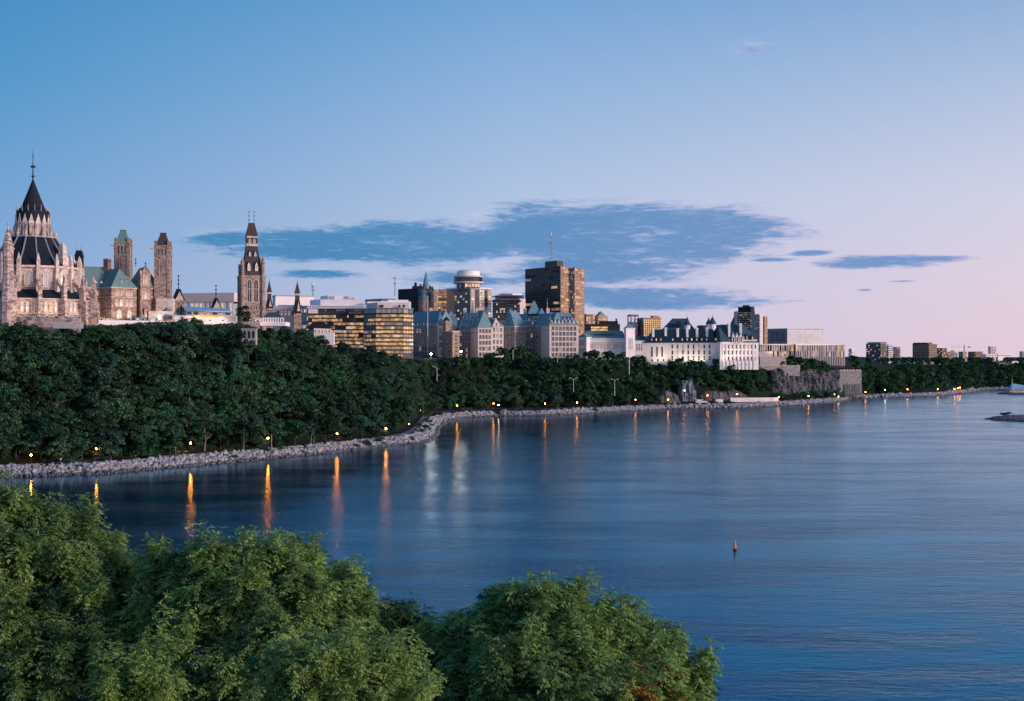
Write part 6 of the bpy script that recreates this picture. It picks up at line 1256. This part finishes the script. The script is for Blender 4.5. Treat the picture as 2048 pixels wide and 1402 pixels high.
def crown(nclump, nleaf, rx, rz, cz, lsz, cr=(1.0, 2.0), droop=0., shell=.55):
    d = unit(nclump); d[:, 2] = np.abs(d[:, 2]) * np.where(rng.random(nclump) < .25, -1, 1); rr_ = rng.uniform(shell, 1, nclump) ** .7
    cc = d * rr_[:, None] * np.array([rx, rx, rz]); cc[:, 2] += cz; r = rng.uniform(*cr, nclump)
    C_, N_, T_ = [], [], []
    for k in range(nclump):
        m = int(nleaf * (r[k] / cr[1]) ** 2); u = unit(m); u[:, 2] = np.where(u[:, 2] < -.35, -u[:, 2], u[:, 2])
        p = cc[k] + u * r[k] * rng.uniform(.55, 1.08, m)[:, None] * np.array([1, 1, .8]); 
        if droop: p[:, 2] -= droop * rng.random(m) * np.linalg.norm(u[:, :2], axis=1) * r[k]
        nn = u * .8 + np.array([0, 0, .25]) + rng.normal(0, .45, (m, 3)); C_.append(p); N_.append(nn / np.linalg.norm(nn, axis=1)[:, None]); T_.append(np.clip(rng.normal(rng.uniform(.15, .8), .15, m), 0, 1))
    C_, N_, T_ = np.concatenate(C_), np.concatenate(N_), np.concatenate(T_)
    return leafquads(C_, N_, rng.uniform(.7, 1.3, len(C_)) * lsz, T_)
def trunk_mesh(h, r, m, nl=5, spread=2.5, name='trunk'):
    b = MB(); x = y = 0.; px_, py_, pz_ = 0, 0, -1.5
    for k in range(4):
        z = h * (k + 1) / 4; nx_, ny_ = x + rnd.uniform(-.35, .35), y + rnd.uniform(-.35, .35); b.tube((px_, py_, pz_), (nx_, ny_, z), r * (1 - k * .2), r * (1 - (k + 1) * .2), 6); px_, py_, pz_ = nx_, ny_, z; x, y = nx_, ny_
        if k >= 1:
            for _ in range(nl // 2): a_ = rnd.uniform(0, 6.28); l_ = rnd.uniform(.5, 1) * spread; b.tube((nx_, ny_, z), (nx_ + math.cos(a_) * l_, ny_ + math.sin(a_) * l_, z + l_ * rnd.uniform(.5, 1.2)), r * .4, r * .12, 5)
    me = bpy.data.meshes.new(name); me.from_pydata(b.v, [], b.f); me.materials.append(m); return me
PROTO = {}
def proto(kind, n):
    out_ = []
    for k in range(n):
        if kind == 'wood': q = crown(34, 150, 4.7, 5.6, 6.6, .85, (1.2, 2.3)); tm = trunk_mesh(8.5, .28, M['bark']); lm = M['leaf']
        elif kind == 'willow': q = crown(34, 150, 5.0, 4.6, 4.9, .68, (1.1, 2.1), droop=1.4); tm = trunk_mesh(6, .4, M['bark']); lm = M['leaf_grey']
        elif kind == 'slender': q = crown(18, 110, 3.1, 4.4, 9.0, .6, (.7, 1.6)); tm = trunk_mesh(10.5, .26, M['bark_pale'], 8, 3.); lm = M['leaf']
        elif kind == 'far': q = crown(20, 56, 5.0, 5.0, 5.4, 1.5, (1.4, 2.6)); tm = trunk_mesh(6, .3, M['bark']); lm = M['leaf']
        elif kind == 'shrub': q = crown(9, 70, 1.3, .8, .9, .38, (.5, .9)); tm = trunk_mesh(.9, .08, M['bark']); lm = M['leaf']
        me = mesh_np(kind + '_crown', q[0], q[1], lm); add_tint(me, q[2]); out_.append((tm, me))
    return out_
for k_, n_ in (('wood', 9), ('willow', 3), ('slender', 3), ('far', 4), ('shrub', 3)): PROTO[k_] = proto(k_, n_)
NAMES = {'wood': 'broadleaf_tree', 'willow': 'willow_tree', 'slender': 'slender_tree', 'far': 'broadleaf_tree', 'shrub': 'shrub'}
NTREE = 0
def tree(kind, x, y, z, s, label, group, cat='tree', sz=None):
    global NTREE; NTREE += 1
    t = thing(NAMES[kind], label, cat, (x, y, z), group); t.rotation_euler = (0, 0, rnd.uniform(0, 6.28)); t.scale = (s * rnd.uniform(.82, 1.28), s * rnd.uniform(.82, 1.28), sz or s * rnd.uniform(.8, 1.04))
    tm, cm = rnd.choice(PROTO[kind])
    for nm, me in (('trunk', tm), ('crown', cm)): o = bpy.data.objects.new(nm, me); COL.objects.link(o); o.parent = t
    return t
LIMX = [-60, 0, 60, 108, 112, 163, 168, 200, 330, 345, 352, 380, 400, 440, 462, 484, 488, 512, 525, 560, 600, 618, 660, 668, 700, 760, 800, 850, 900, 960, 985, 1000, 1040, 1060, 1100, 1140, 1160, 1190, 1240, 1285, 1296, 1330, 1350, 1375, 1400, 1412, 1430, 1450, 1480, 1510, 1518, 1555, 1570, 1600, 1650, 1690, 1730, 1760, 1790, 1830, 1870, 1900, 2060]
LIMY = [643, 643, 641, 643, 650, 650, 641, 645, 646, 650, 636, 637, 634, 650, 656, 672, 677, 677, 655, 650, 652, 664, 668, 678, 684, 696, 710, 716, 714, 712, 696, 690, 690, 700, 708, 712, 703, 695, 700, 708, 730, 722, 716, 708, 716, 728, 713, 722, 731, 730, 742, 746, 712, 702, 712, 712, 724, 738, 728, 726, 736, 727, 722]
def lim(px): return float(np.interp(px, LIMX, LIMY)) + max(0., 4.5 * math.sin(px * .11) + 3.5 * math.sin(px * .047))
SPX = SHORE[:, 0] / SHORE[:, 1] * FOC + CX
cand = []
def try_tree(px, D_, kind, s, zone):
    x, y = P(px, D_); z = gz(x, y); hgt = {'wood': 12.6, 'willow': 9.8, 'slender': 13.6, 'far': 11.2, 'shrub': 2.0}[kind] * s; top = PY(z + hgt, D_)
    L = lim(px)
    if top < L:
        need = (L - top) / FOC * D_; s2 = s * (hgt - need) / hgt
        if s2 < .42 * s: return
        s = s2
    cand.append((y, kind, x, y, z - .3, s, zone))
def fill(px0, px1, dpx, rows_, kinds, smin, smax, zone, f0=0., f1=1., back=0):
    px = px0
    while px < px1:
        for r_ in range(rows_ + back):
            q = px + rnd.uniform(-.5, .5) * dpx; ft, tp = np.interp(q, TAB[:, 0], TAB[:, 1]), np.interp(q, TAB[:, 0], TAB[:, 2])
            u = f0 + (f1 - f0) * (r_ + rnd.uniform(-.35, .35)) / max(1, rows_ - 1); D_ = ft + (tp - ft) * u
            if sdist(*P(q, D_))[0] < 15: continue
            try_tree(q, D_, rnd.choice(kinds), rnd.uniform(smin, smax), zone)
        px += dpx
fill(-45, 800, 38, 7, ['wood'] * 9 + ['willow', 'slender'], .92, 1.25, 'bluff', -.02, 1.06)
fill(800, 900, 28, 6, ['wood'] * 6, 1.0, 1.2, 'bluff', .0, 1.1)
fill(900, 1300, 24, 6, ['wood', 'wood', 'willow'], 1.05, 1.3, 'middle', -.05, 1.2)
fill(1300, 1560, 22, 5, ['wood'], .8, 1.15, 'point', .3, 1.2)
fill(1548, 1700, 17, 2, ['wood'], .85, 1.1, 'point', 1.1, 1.7)
fill(1540, 1700, 12, 1, ['wood'], .35, .6, 'point', -.35, -.3)
fill(1726, 2070, 20, 6, ['far'], 1.1, 1.5, 'bay', -.05, 1.2)
def scatter(n, px0, px1, kinds, smin, smax, zone, gap, f0=-.05, f1=1.3):
    pts_ = [(PX(c[2], c[3]), PY(c[4] + 9 * c[5], c[3])) for c in cand]
    for _ in range(n):
        q = rnd.uniform(px0, px1); ft, tp = np.interp(q, TAB[:, 0], TAB[:, 1]), np.interp(q, TAB[:, 0], TAB[:, 2]); D_ = ft + (tp - ft) * rnd.uniform(f0, f1)
        x, y = P(q, D_)
        if sdist(x, y)[0] < 16: continue
        if 1530 < q < 1695 and D_ < tp + 4: continue
        s = rnd.uniform(smin, smax); py = PY(gz(x, y) + 9 * s, D_)
        if any(abs(a - q) < gap and abs(b_ - py) < gap * .8 for a, b_ in pts_): continue
        k0 = len(cand); try_tree(q, D_, rnd.choice(kinds), s, zone)
        if len(cand) > k0: pts_.append((q, py))
scatter(1500, -45, 900, ['wood'], .85, 1.2, 'bluff', 20)
scatter(900, 900, 1330, ['wood', 'wood', 'willow'], .9, 1.2, 'middle', 19)
scatter(700, 1330, 1700, ['wood'], .7, 1.0, 'point', 14, .3, 1.5)
scatter(600, 1726, 2070, ['far'], 1.0, 1.4, 'bay', 12, -.1, 1.8)
cand = [c for c in cand if not (1352 < PX(c[2], c[3]) < 1400 and c[3] < 1135)]
ZL = {'bluff': [('dark broadleaf tree on the wooded bluff under the gothic buildings', 'trees covering the bluff')],
      'middle': [('dark broadleaf tree on the slope under the chateau building', 'trees under the chateau building')],
      'point': [('dark tree on the rocky point below the white court', 'trees on the rocky point')],
      'bay': [('small dark tree on the far bay shore beyond the point', 'trees around the far bay')]}
cand.sort(key=lambda c: c[0])
lo_ = {'wood': 'dark broadleaf tree ', 'willow': 'grey green rounded tree ', 'slender': 'slender pale trunked tree ', 'far': 'small dark tree '}
where = {'bluff': 'on the wooded bluff below the gothic buildings', 'middle': 'on the slope below the chateau building', 'point': 'on the rocky point below the white court', 'bay': 'around the far bay beyond the point'}
grp = {'bluff': 'covering the bluff', 'middle': 'below the chateau building', 'point': 'on the rocky point', 'bay': 'around the far bay'}
SPOTS = [(-900, 'under the round gothic library'), (165, 'under the green roofed stone wing'), (232, 'under the two square stone towers'), (350, 'under the curved blue hall roof'), (455, 'round the arcade and tapering tower'), (540, 'under the two slim spires'), (618, 'beside the cream hillside house'), (690, 'under the wide glass offices'), (760, 'under the amber glass offices'), (822, 'at the inland path bend'),
         (905, 'under the chateau stair tower'), (960, 'under the stepped chateau gable'), (1010, 'under the shaded chateau recess'), (1098, 'under the bright chateau end'), (1160, 'under the pale museum building'), (1250, 'by the slim white pole'), (1285, 'under the long white court front'), (1395, 'above the parked white truck'), (1440, 'under the buttressed court end'), (1518, 'round the pale fort wall'), (1600, 'over the craggy cliff'),
         (1700, 'below the far blue grey apartments'), (1790, 'below the far orange lit apartments'), (1892, 'below the far tower crane'), (1960, 'round the lit frame building')]
def spot(px): return [t_ for p_, t_ in SPOTS if p_ <= px][-1]
def tree_label(kind, x, y, zone):
    px = PX(x, y); ft, tp = np.interp(px, TAB[:, 0], TAB[:, 1]), np.interp(px, TAB[:, 0], TAB[:, 2]); u = (y - ft) / (tp - ft)
    h_ = 'at the foot of the slope' if u < .2 else 'low on the slope' if u < .45 else 'half way up the slope' if u < .7 else 'high on the slope' if u < .92 else 'on the brim'
    return {'wood': 'dark broadleaf tree ', 'willow': 'grey green rounded tree ', 'slender': 'pale trunked tree ', 'far': 'small dark tree '}[kind] + h_ + ' ' + spot(px)
for (_, kind, x, y, z, s, zone) in cand[:300]:
    tree(kind, x, y, z, s, tree_label(kind, x, y, zone), {'wood': 'broadleaf trees ', 'willow': 'grey green trees ', 'slender': 'pale trunked trees ', 'far': 'small trees '}[kind] + ('round the inland path bend' if 822 <= PX(x, y) < 905 else grp[zone]))
# standout trees
SPEC = [('wood', 471, 592, .8, 'dark tree hiding the end of the small stone arcade'), ('wood', 497, 588, .75, 'dark tree with its crown just under the arches of the stone arcade'), ('slender', 137, 500, 1.0, 'pale forked trunked tree with a thin pinkish crown by the shore path'), ('slender', 352, 533, .62, 'small spreading tree with pale stems beside the two benches'), ('slender', 486, 558, .8, 'bare looking pale tree standing right on the rock bank'),
        ('slender', 628, 592, .75, 'young thin tree lit yellow near the lone bench'), ('slender', 375, 548, 1.25, 'tall slim tree with a long pale trunk behind the two benches'), ('wood', 487, 648, .86, 'single dark oval tree in front of the tall tapering tower'),
        ('slender', 30, 496, .9, 'thin tree with a long straight trunk by the low pink wall'), ('slender', 196, 508, .95, 'thin trunked tree rising behind the glowing lamp bush'), ('slender', 845, 815, .9, 'loose tree leaning over the inland path bend'),
        ('willow', 1010, 1035, 1.25, 'big rounded grey willow nearest the straight rock bank'), ('willow', 955, 1005, 1.0, 'grey willow at the left of the willow row'), ('willow', 1063, 1040, 1.05, 'tall pale domed willow in the middle of the willow row'), ('willow', 1108, 1045, 1.1, 'wide dark willow just before the double armed street light'),
        ('willow', 1178, 1052, 1.35, 'broad silvery willow between the two double armed lights'), ('willow', 1207, 1058, 1.1, 'silvery willow beside the second double armed light'), ('willow', 1248, 1066, .9, 'purple grey feathery bush tree past the second street light'), ('willow', 868, 935, .95, 'rounded willow at the inland bend of the path')]
for kind, px, D_, s, lb in SPEC:
    x, y = P(px, D_); z = gz(x, y)
    if px in (471, 497): z = Z({471: 656, 497: 679}[px], D_) - 12.4 * s
    if px == 487: z = Z(645, D_) - 1.2
    tree(kind, x, y, z - .2, s, lb, None)
# far mass of the remaining trees, joined
V, Fq, T = [], [], []; base_i = 0
def far_add(x, y, z, s, cm):
    global base_i
    v = np.empty(len(cm.vertices) * 3, np.float32); cm.vertices.foreach_get('co', v); v = v.reshape(-1, 3).copy(); a_ = rnd.uniform(0, 6.28); ca_, sa_ = math.cos(a_), math.sin(a_)
    v2 = np.column_stack([v[:, 0] * ca_ - v[:, 1] * sa_, v[:, 0] * sa_ + v[:, 1] * ca_, v[:, 2]]) * s + np.array([x, y, z]); f = np.empty(len(cm.polygons) * 4, np.int32); cm.polygons.foreach_get('vertices', f)
    tt_ = np.empty(len(v), np.float32); cm.attributes['tint'].data.foreach_get('value', tt_); V.append(v2); Fq.append(f.reshape(-1, 4) + base_i); T.append(np.clip(tt_ + rnd.uniform(-.3, .3), 0, 1)); base_i += len(v)
for (_, kind, x, y, z, s, zone) in cand[300:]: far_add(x, y, z, s, rnd.choice(PROTO['far'])[1])
for _ in range(1500):
    px = rnd.uniform(1500, 2080); D_ = 1750 + 5200 * rnd.random() ** 1.6; x, y = P(px, D_); z = gz(x, y)
    s = rnd.uniform(.9, 1.4) * (1 + (D_ - 1750) / 4000); top = PY(z + 11.2 * s, D_); L = lim(px) - 4 + 0 if px > 1700 else 716
    if top < min(L, 716) - 2: continue
    far_add(x, y, z, s, rnd.choice(PROTO['far'])[1])
me = mesh_np('distant_woods', np.concatenate(V), np.concatenate(Fq), M['leaf']); add_tint(me, np.concatenate(T)); o = bpy.data.objects.new('distant_woods', me); COL.objects.link(o); o['kind'] = 'stuff'
# leafy undergrowth over the slopes
n = 52000; px = rng.uniform(-60, 1960, n); ft = np.interp(px, TAB[:, 0], TAB[:, 1]); tp = np.interp(px, TAB[:, 0], TAB[:, 2]); D = ft - 12 + (tp - ft + 26) * rng.random(n) ** .8; x = (px - CX) / FOC * D
ok = sdist(x, D) > 11; ppx = np.array([a for a, _ in [(60, 0), (860, 0)]]); x, D = x[ok], D[ok]; z = ground(x, D); path_clear = z > 4.1; x, D, z = x[path_clear], D[path_clear], z[path_clear]; n = len(x)
nr = np.column_stack([rng.normal(0, .4, n), rng.normal(-.5, .4, n), np.full(n, .8)]); nr /= np.linalg.norm(nr, axis=1)[:, None]
q = leafquads(np.column_stack([x, D, z + rng.uniform(0, 1.6, n)]), nr, rng.uniform(.7, 1.6, n), rng.random(n) * .6); me = mesh_np('undergrowth', q[0], q[1], M['leaf']); add_tint(me, q[2]); o = bpy.data.objects.new('undergrowth', me); COL.objects.link(o); o['kind'] = 'stuff'
# shrubs between path and rocks
SHR = [(20, 944, 3), (180, 938, 4), (255, 931, 3), (330, 925, 3), (400, 921, 3), (445, 917, 4), (505, 912, 4), (585, 906, 3), (640, 901, 3), (690, 898, 5), (800, 884, 5), (838, 876, 5), (1020, 823, 3), (1085, 822, 3), (1230, 815, 3), (-10, 940, 5), (45, 941, 4), (98, 930, 3), (150, 932, 5), (215, 924, 4), (300, 917, 6), (470, 909, 4), (525, 903, 7), (560, 901, 4), (612, 900, 4), (725, 889, 9), (742, 886, 9), (770, 882, 5), (850, 856, 9), (862, 846, 8), (872, 832, 6), (905, 826, 4), (930, 824, 4), (960, 822, 3), (835, 866, 3), (1300, 808, 3), (1180, 818, 2)]
shrub_lb = 'small dark shrub between path and rocks'
def shrub_spot(px): return [t_ for p_, t_ in [(-900, 'by the low pink wall'), (70, 'by the thin marker post'), (175, 'by the second path lamp'), (260, 'before the two benches'), (440, 'by the amber lit trunk'), (590, 'by the lone bench'), (690, 'below the last lamp before the bend'), (800, 'on the rocky tip'), (890, 'just past the rocky tip'), (1100, 'on the straight rock bank')] if p_ <= px][-1]
for px, py, n_ in SHR:
    for _ in range(n_):
        q_ = px + rnd.uniform(-16, 16); p2 = py + rnd.uniform(-3, 2); D_ = (CAM_H - 3) * FOC / (p2 - HOR); x, y = P(q_, D_)
        if sdist(x, y)[0] < 2.: continue
        tree('shrub', x, y, gz(x, y) - .2, rnd.uniform(.7, 1.5), shrub_lb + ', ' + shrub_spot(q_), 'shrubs along the riverside path', 'shrub')
for px in np.arange(1549, 1684, 6.5):
    t_ = (px - 1546) / 138; D_ = 1216 + 68 * t_ - rnd.uniform(5, 9); x, y = P(px, D_); tree('shrub', x, y, gz(x, y) - .5, rnd.uniform(2.2, 4.6), 'dark leafy bush at the foot of the craggy cliff', 'bushes at the cliff foot', 'bush')
for px in (1560, 1585, 1612, 1640, 1668, 1597, 1655):
    t_ = (px - 1546) / 138; D_ = 1216 + 68 * t_ + 1.5; x, y = P(px, D_); tree('shrub', x, y, 29.5 + rnd.uniform(-2.5, .5), rnd.uniform(2., 3.2), 'dark leafy bush spilling over the rim of the craggy cliff', 'bushes on the cliff rim', 'bush')
for px, s, lb in ((2006, 1.5, 'smaller round bush on the low rocky islet'), (2014, 2.0, 'larger round bush on the low rocky islet')): x, y = P(px, 915); tree('shrub', x, y, 1.2, s, lb, 'bushes on the islet', 'bush')
# lit leaves round some path lamps
for px, py, lb in ((193, 897, 'second path lamp'), (533, 878, 'lamp beside the amber trunk'), (768, 858, 'last lamp before the bend')): D_ = float(np.interp(px, SPX, SHORE[:, 1])) + 20.5; x, y = P(px - 3, D_); tree('shrub', x, y, 4.2, 1.7, 'leafy bush glowing yellow round the ' + lb, 'lamp lit bushes', 'shrub')
# ---------------------------------------------------------------- near trees below the viewpoint
def near_tree(name, label, trunk_px, lobes, leafm, leaf=.125, ntips=None, orange=0., base_tint=.45, dens=1.0, dy=0):
    """lobes: (px, py, radius in px, depth); compound leaves radiate from shoot tips over each lobe"""
    L = []
    for px, py, rp, D_ in lobes: x, y = P(px, D_); L.append((x, y, Z(py + dy, D_), rp * D_ / FOC))
    L = [(x, y, z, r * .84) for x, y, z, r in L]
    for x, y, z, r in list(L):      # smaller sprays of branches standing out of the main lobes
        for _ in range(3):
            a_ = rnd.uniform(0, 6.28); e_ = rnd.uniform(.15, 1.2); q_ = r * rnd.uniform(.35, .5); k_ = r * rnd.uniform(.85, 1.1); L.append((x + k_ * math.cos(e_) * math.cos(a_), y + k_ * math.cos(e_) * math.sin(a_), z + k_ * math.sin(e_) * .95, q_))
    NF = len(L); L += [(x * (1 + 3.2 / y), y + 3.2 + .4 * r, z - r * .75, r * 1.2) for x, y, z, r in L[:len(lobes)]]      # deeper, lower part of the crown behind each lobe, tinted dark for shade
    L = np.array(L); tips, ax, tint = [], [], []
    for li, (x, y, z, r) in enumerate(L):
        K = int((8.2 if li < NF else 3.2) * r * r * dens) + (5 if r < .75 else 7); su = unit(K); su[:, 2] = np.where((su[:, 2] < -.2) & (rng.random(K) < .6), -su[:, 2], su[:, 2]); sr = rng.uniform(.78, 1.06, K) + (rng.random(K) < .2) * rng.uniform(.1, .34, K); m_ = 9; n = K * m_
        u = np.repeat(su * sr[:, None], m_, 0) + rng.normal(0, .125 / max(r, .5), (n, 3)); 
        p = np.array([x, y, z]) + u * r; a = u + np.array([0, 0, .75]) + rng.normal(0, .3, (n, 3))
        # inner filler shoots, tinted darker for the shade inside the crown
        m = n // 5; ui = unit(m); pi_ = np.array([x, y, z]) + ui * (r * rng.uniform(.35, .8, m))[:, None]; ai = ui + np.array([0, 0, .4]) + rng.normal(0, .4, (m, 3))
        base = np.clip(rng.normal(base_tint * (1.25 if r < .75 else .95), .16), .05, .9) if li < NF else .1  # sprays lighter, back lobes dark: crown light and shade put into the tint
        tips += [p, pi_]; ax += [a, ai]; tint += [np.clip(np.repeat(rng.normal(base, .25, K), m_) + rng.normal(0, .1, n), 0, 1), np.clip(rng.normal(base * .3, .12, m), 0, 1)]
    tips = np.concatenate(tips); ax = np.concatenate(ax); tint = np.concatenate(tint); ax /= np.linalg.norm(ax, axis=1)[:, None]
    # drop shoots buried deep inside another lobe
    dd = np.min(np.linalg.norm(tips[:, None, :] - L[None, :, :3], axis=2) / L[None, :, 3], axis=1); keep = dd > .55; tips, ax, tint = tips[keep], ax[keep], tint[keep]
    TW = []      # loose leafy shoots that stand clear of the crown, tinted lighter like lit tips
    for x, y, z, r in L[:NF]:
        for _ in range(3 if r > .75 else 2):
            u = unit(1)[0]; u[2] = abs(u[2]) + .35; u /= np.linalg.norm(u); s0 = np.array([x, y, z]) + u * r * .85; e_ = s0 + (u + np.array([0, 0, .35])) * rnd.uniform(.35, .75)
            TW.append((tuple(s0 - u * r * .4), tuple(e_))); k_ = 5; tt = np.linspace(.45, 1, k_)[:, None]
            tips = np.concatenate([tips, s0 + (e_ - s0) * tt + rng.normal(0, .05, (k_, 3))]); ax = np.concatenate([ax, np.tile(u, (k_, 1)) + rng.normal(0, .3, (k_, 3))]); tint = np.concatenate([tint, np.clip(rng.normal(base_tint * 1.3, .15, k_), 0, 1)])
    ax /= np.linalg.norm(ax, axis=1)[:, None]
    if orange: near_o = (np.hypot(PXn(tips)[0] - orange[0], PXn(tips)[1] - orange[1]) < orange[2]) & (rng.random(len(tips)) < .34); tint = np.where(near_o, rng.uniform(1.3, 2.0, len(tips)), tint)
    NL = 6; n = len(tips); T3 = np.repeat(tips, NL, 0); A3 = np.repeat(ax, NL, 0); t3 = np.repeat(tint, NL) + np.where(np.repeat(tint, NL) > 1.1, 0, rng.normal(0, .07, n * NL))
    # leaf stalk direction: outwards round the shoot axis
    ref = rng.normal(0, 1, (n * NL, 3)); side_ = ref - (ref * A3).sum(1)[:, None] * A3; side_ /= np.linalg.norm(side_, axis=1)[:, None]
    d = side_ * rng.uniform(.6, 1.1, n * NL)[:, None] + A3 * rng.uniform(.1, .9, n * NL)[:, None]; d /= np.linalg.norm(d, axis=1)[:, None]
    ln = rng.uniform(.20, .34, n * NL) * (leaf / .125)
    # leaflets along the drooping stalk
    vs = []; up = np.array([0, 0, 1.])
    hor = np.cross(d, up); hor /= np.linalg.norm(hor, axis=1)[:, None] + 1e-6
    for (f_, s_) in ((.38, -1), (.38, 1), (.66, -1), (.66, 1), (.94, -1), (.94, 1), (1.0, 0)):
        base = T3 + d * (ln * f_)[:, None] - up * (ln * f_ ** 2 * .45)[:, None]
        ld = d * (.6 if s_ else 1.0) + hor * s_ * .8 - up * rng.uniform(.25, .85, (n * NL, 1)); ld /= np.linalg.norm(ld, axis=1)[:, None]
        wv = np.cross(ld, up) + rng.normal(0, .25, (n * NL, 3)); wv /= np.linalg.norm(wv, axis=1)[:, None] + 1e-6
        le = leaf * rng.uniform(.8, 1.2, (n * NL, 1)); q = np.stack([base, base + ld * le * .45 + wv * le * .22, base + ld * le, base + ld * le * .45 - wv * le * .22], 1); vs.append(q)
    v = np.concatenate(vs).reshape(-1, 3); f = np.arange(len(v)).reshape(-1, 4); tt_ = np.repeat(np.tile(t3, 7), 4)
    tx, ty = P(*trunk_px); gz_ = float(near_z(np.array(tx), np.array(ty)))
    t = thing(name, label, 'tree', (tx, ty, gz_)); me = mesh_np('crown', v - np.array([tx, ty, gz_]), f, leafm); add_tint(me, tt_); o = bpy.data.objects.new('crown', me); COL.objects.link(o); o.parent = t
    # trunk, limbs to every lobe, twigs to some shoots
    b = MB(); zc_ = L[:, 2].min() - L[:, 3].mean() * .5; b.tube((tx, ty, gz_ - 1), (tx + .1, ty, gz_ + (zc_ - gz_) * .6), .34, .26, 8); fork = (tx + .1, ty, gz_ + (zc_ - gz_) * .6); b.build('trunk', M['bark'], t)
    for x, y, z, r in L[:len(lobes)]:
        if rnd.random() < .35: continue
        b = MB(); mid = lerp(fork, (x, y, z), .55); mid = (mid[0] + rnd.uniform(-.3, .3), mid[1] + rnd.uniform(-.3, .3), mid[2] - .15 * abs(z - fork[2])); y += .35 * r; z -= .35 * r; b.tube(fork, mid, .12, .07, 6); b.tube(mid, (x, y, z), .07, .04, 5)
        for _ in range(7):
            u = unit(1)[0]; u[2] = abs(u[2]) * .8; e_ = (x + u[0] * r * .95, y + u[1] * r * .95, z + u[2] * r * .95); k1 = lerp((x, y, z), e_, .5); k1 = (k1[0] + rnd.uniform(-.1, .1), k1[1], k1[2] - .08); b.tube((x, y, z), k1, .035, .024, 4); b.tube(k1, e_, .024, .01, 4)
        b.build('limb', M['bark_pale'] if rnd.random() < .4 else M['bark'], t)
    b = MB()
    for a_, e_ in TW: b.tube(a_, e_, .014, .006, 4)
    b.build('twigs', M['bark'], t, stuff=True)
    return len(f)
def PXn(p): return p[:, 0] / p[:, 1] * FOC + CX, HOR - (p[:, 2] - CAM_H) / p[:, 1] * FOC
nf = 0
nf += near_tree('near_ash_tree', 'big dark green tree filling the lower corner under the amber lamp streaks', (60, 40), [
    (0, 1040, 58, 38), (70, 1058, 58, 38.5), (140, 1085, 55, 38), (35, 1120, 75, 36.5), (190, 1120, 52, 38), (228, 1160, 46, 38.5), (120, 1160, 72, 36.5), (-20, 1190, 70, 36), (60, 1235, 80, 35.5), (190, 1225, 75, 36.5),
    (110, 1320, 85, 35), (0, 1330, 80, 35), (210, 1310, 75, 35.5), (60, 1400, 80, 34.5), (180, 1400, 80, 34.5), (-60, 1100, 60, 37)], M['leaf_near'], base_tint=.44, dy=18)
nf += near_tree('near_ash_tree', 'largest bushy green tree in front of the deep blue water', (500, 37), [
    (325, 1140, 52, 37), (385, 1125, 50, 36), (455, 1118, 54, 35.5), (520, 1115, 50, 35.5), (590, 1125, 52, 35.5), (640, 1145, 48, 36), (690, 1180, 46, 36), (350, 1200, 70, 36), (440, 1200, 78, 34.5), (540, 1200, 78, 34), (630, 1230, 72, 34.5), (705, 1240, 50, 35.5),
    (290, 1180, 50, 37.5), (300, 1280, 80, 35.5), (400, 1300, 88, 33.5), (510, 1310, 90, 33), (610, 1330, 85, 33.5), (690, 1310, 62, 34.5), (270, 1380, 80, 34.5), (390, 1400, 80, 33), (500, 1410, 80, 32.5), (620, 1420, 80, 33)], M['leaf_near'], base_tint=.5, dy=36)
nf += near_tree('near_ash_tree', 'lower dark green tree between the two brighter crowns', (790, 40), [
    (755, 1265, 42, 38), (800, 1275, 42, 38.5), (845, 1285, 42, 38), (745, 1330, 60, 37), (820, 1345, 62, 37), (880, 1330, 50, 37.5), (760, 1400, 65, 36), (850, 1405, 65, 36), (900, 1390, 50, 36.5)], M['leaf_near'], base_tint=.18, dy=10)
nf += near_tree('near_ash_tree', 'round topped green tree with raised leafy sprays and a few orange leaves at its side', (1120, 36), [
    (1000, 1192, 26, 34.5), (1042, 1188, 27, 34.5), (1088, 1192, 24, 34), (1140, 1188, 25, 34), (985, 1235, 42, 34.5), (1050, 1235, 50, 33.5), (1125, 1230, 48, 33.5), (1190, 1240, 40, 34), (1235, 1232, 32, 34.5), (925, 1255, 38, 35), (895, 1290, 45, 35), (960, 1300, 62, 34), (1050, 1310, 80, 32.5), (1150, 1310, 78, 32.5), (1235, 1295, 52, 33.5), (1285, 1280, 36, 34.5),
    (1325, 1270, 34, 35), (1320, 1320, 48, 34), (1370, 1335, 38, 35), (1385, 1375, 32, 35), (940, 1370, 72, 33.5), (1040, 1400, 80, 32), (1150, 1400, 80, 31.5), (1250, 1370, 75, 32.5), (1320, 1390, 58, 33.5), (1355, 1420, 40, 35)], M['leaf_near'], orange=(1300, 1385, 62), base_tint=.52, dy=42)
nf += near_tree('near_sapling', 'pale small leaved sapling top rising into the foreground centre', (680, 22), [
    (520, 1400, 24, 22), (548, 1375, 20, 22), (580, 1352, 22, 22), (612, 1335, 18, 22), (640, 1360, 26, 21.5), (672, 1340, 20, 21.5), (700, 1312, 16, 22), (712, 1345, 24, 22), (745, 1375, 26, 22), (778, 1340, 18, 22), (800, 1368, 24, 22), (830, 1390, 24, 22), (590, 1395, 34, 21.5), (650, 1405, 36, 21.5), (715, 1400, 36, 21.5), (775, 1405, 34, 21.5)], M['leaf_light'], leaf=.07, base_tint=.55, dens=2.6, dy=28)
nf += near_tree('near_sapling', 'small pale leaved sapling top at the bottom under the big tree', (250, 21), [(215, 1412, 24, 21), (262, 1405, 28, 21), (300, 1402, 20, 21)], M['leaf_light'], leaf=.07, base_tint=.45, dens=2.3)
print('near leaf quads', nf, 'trees', NTREE, 'cands', len(cand), 'far verts', base_i)
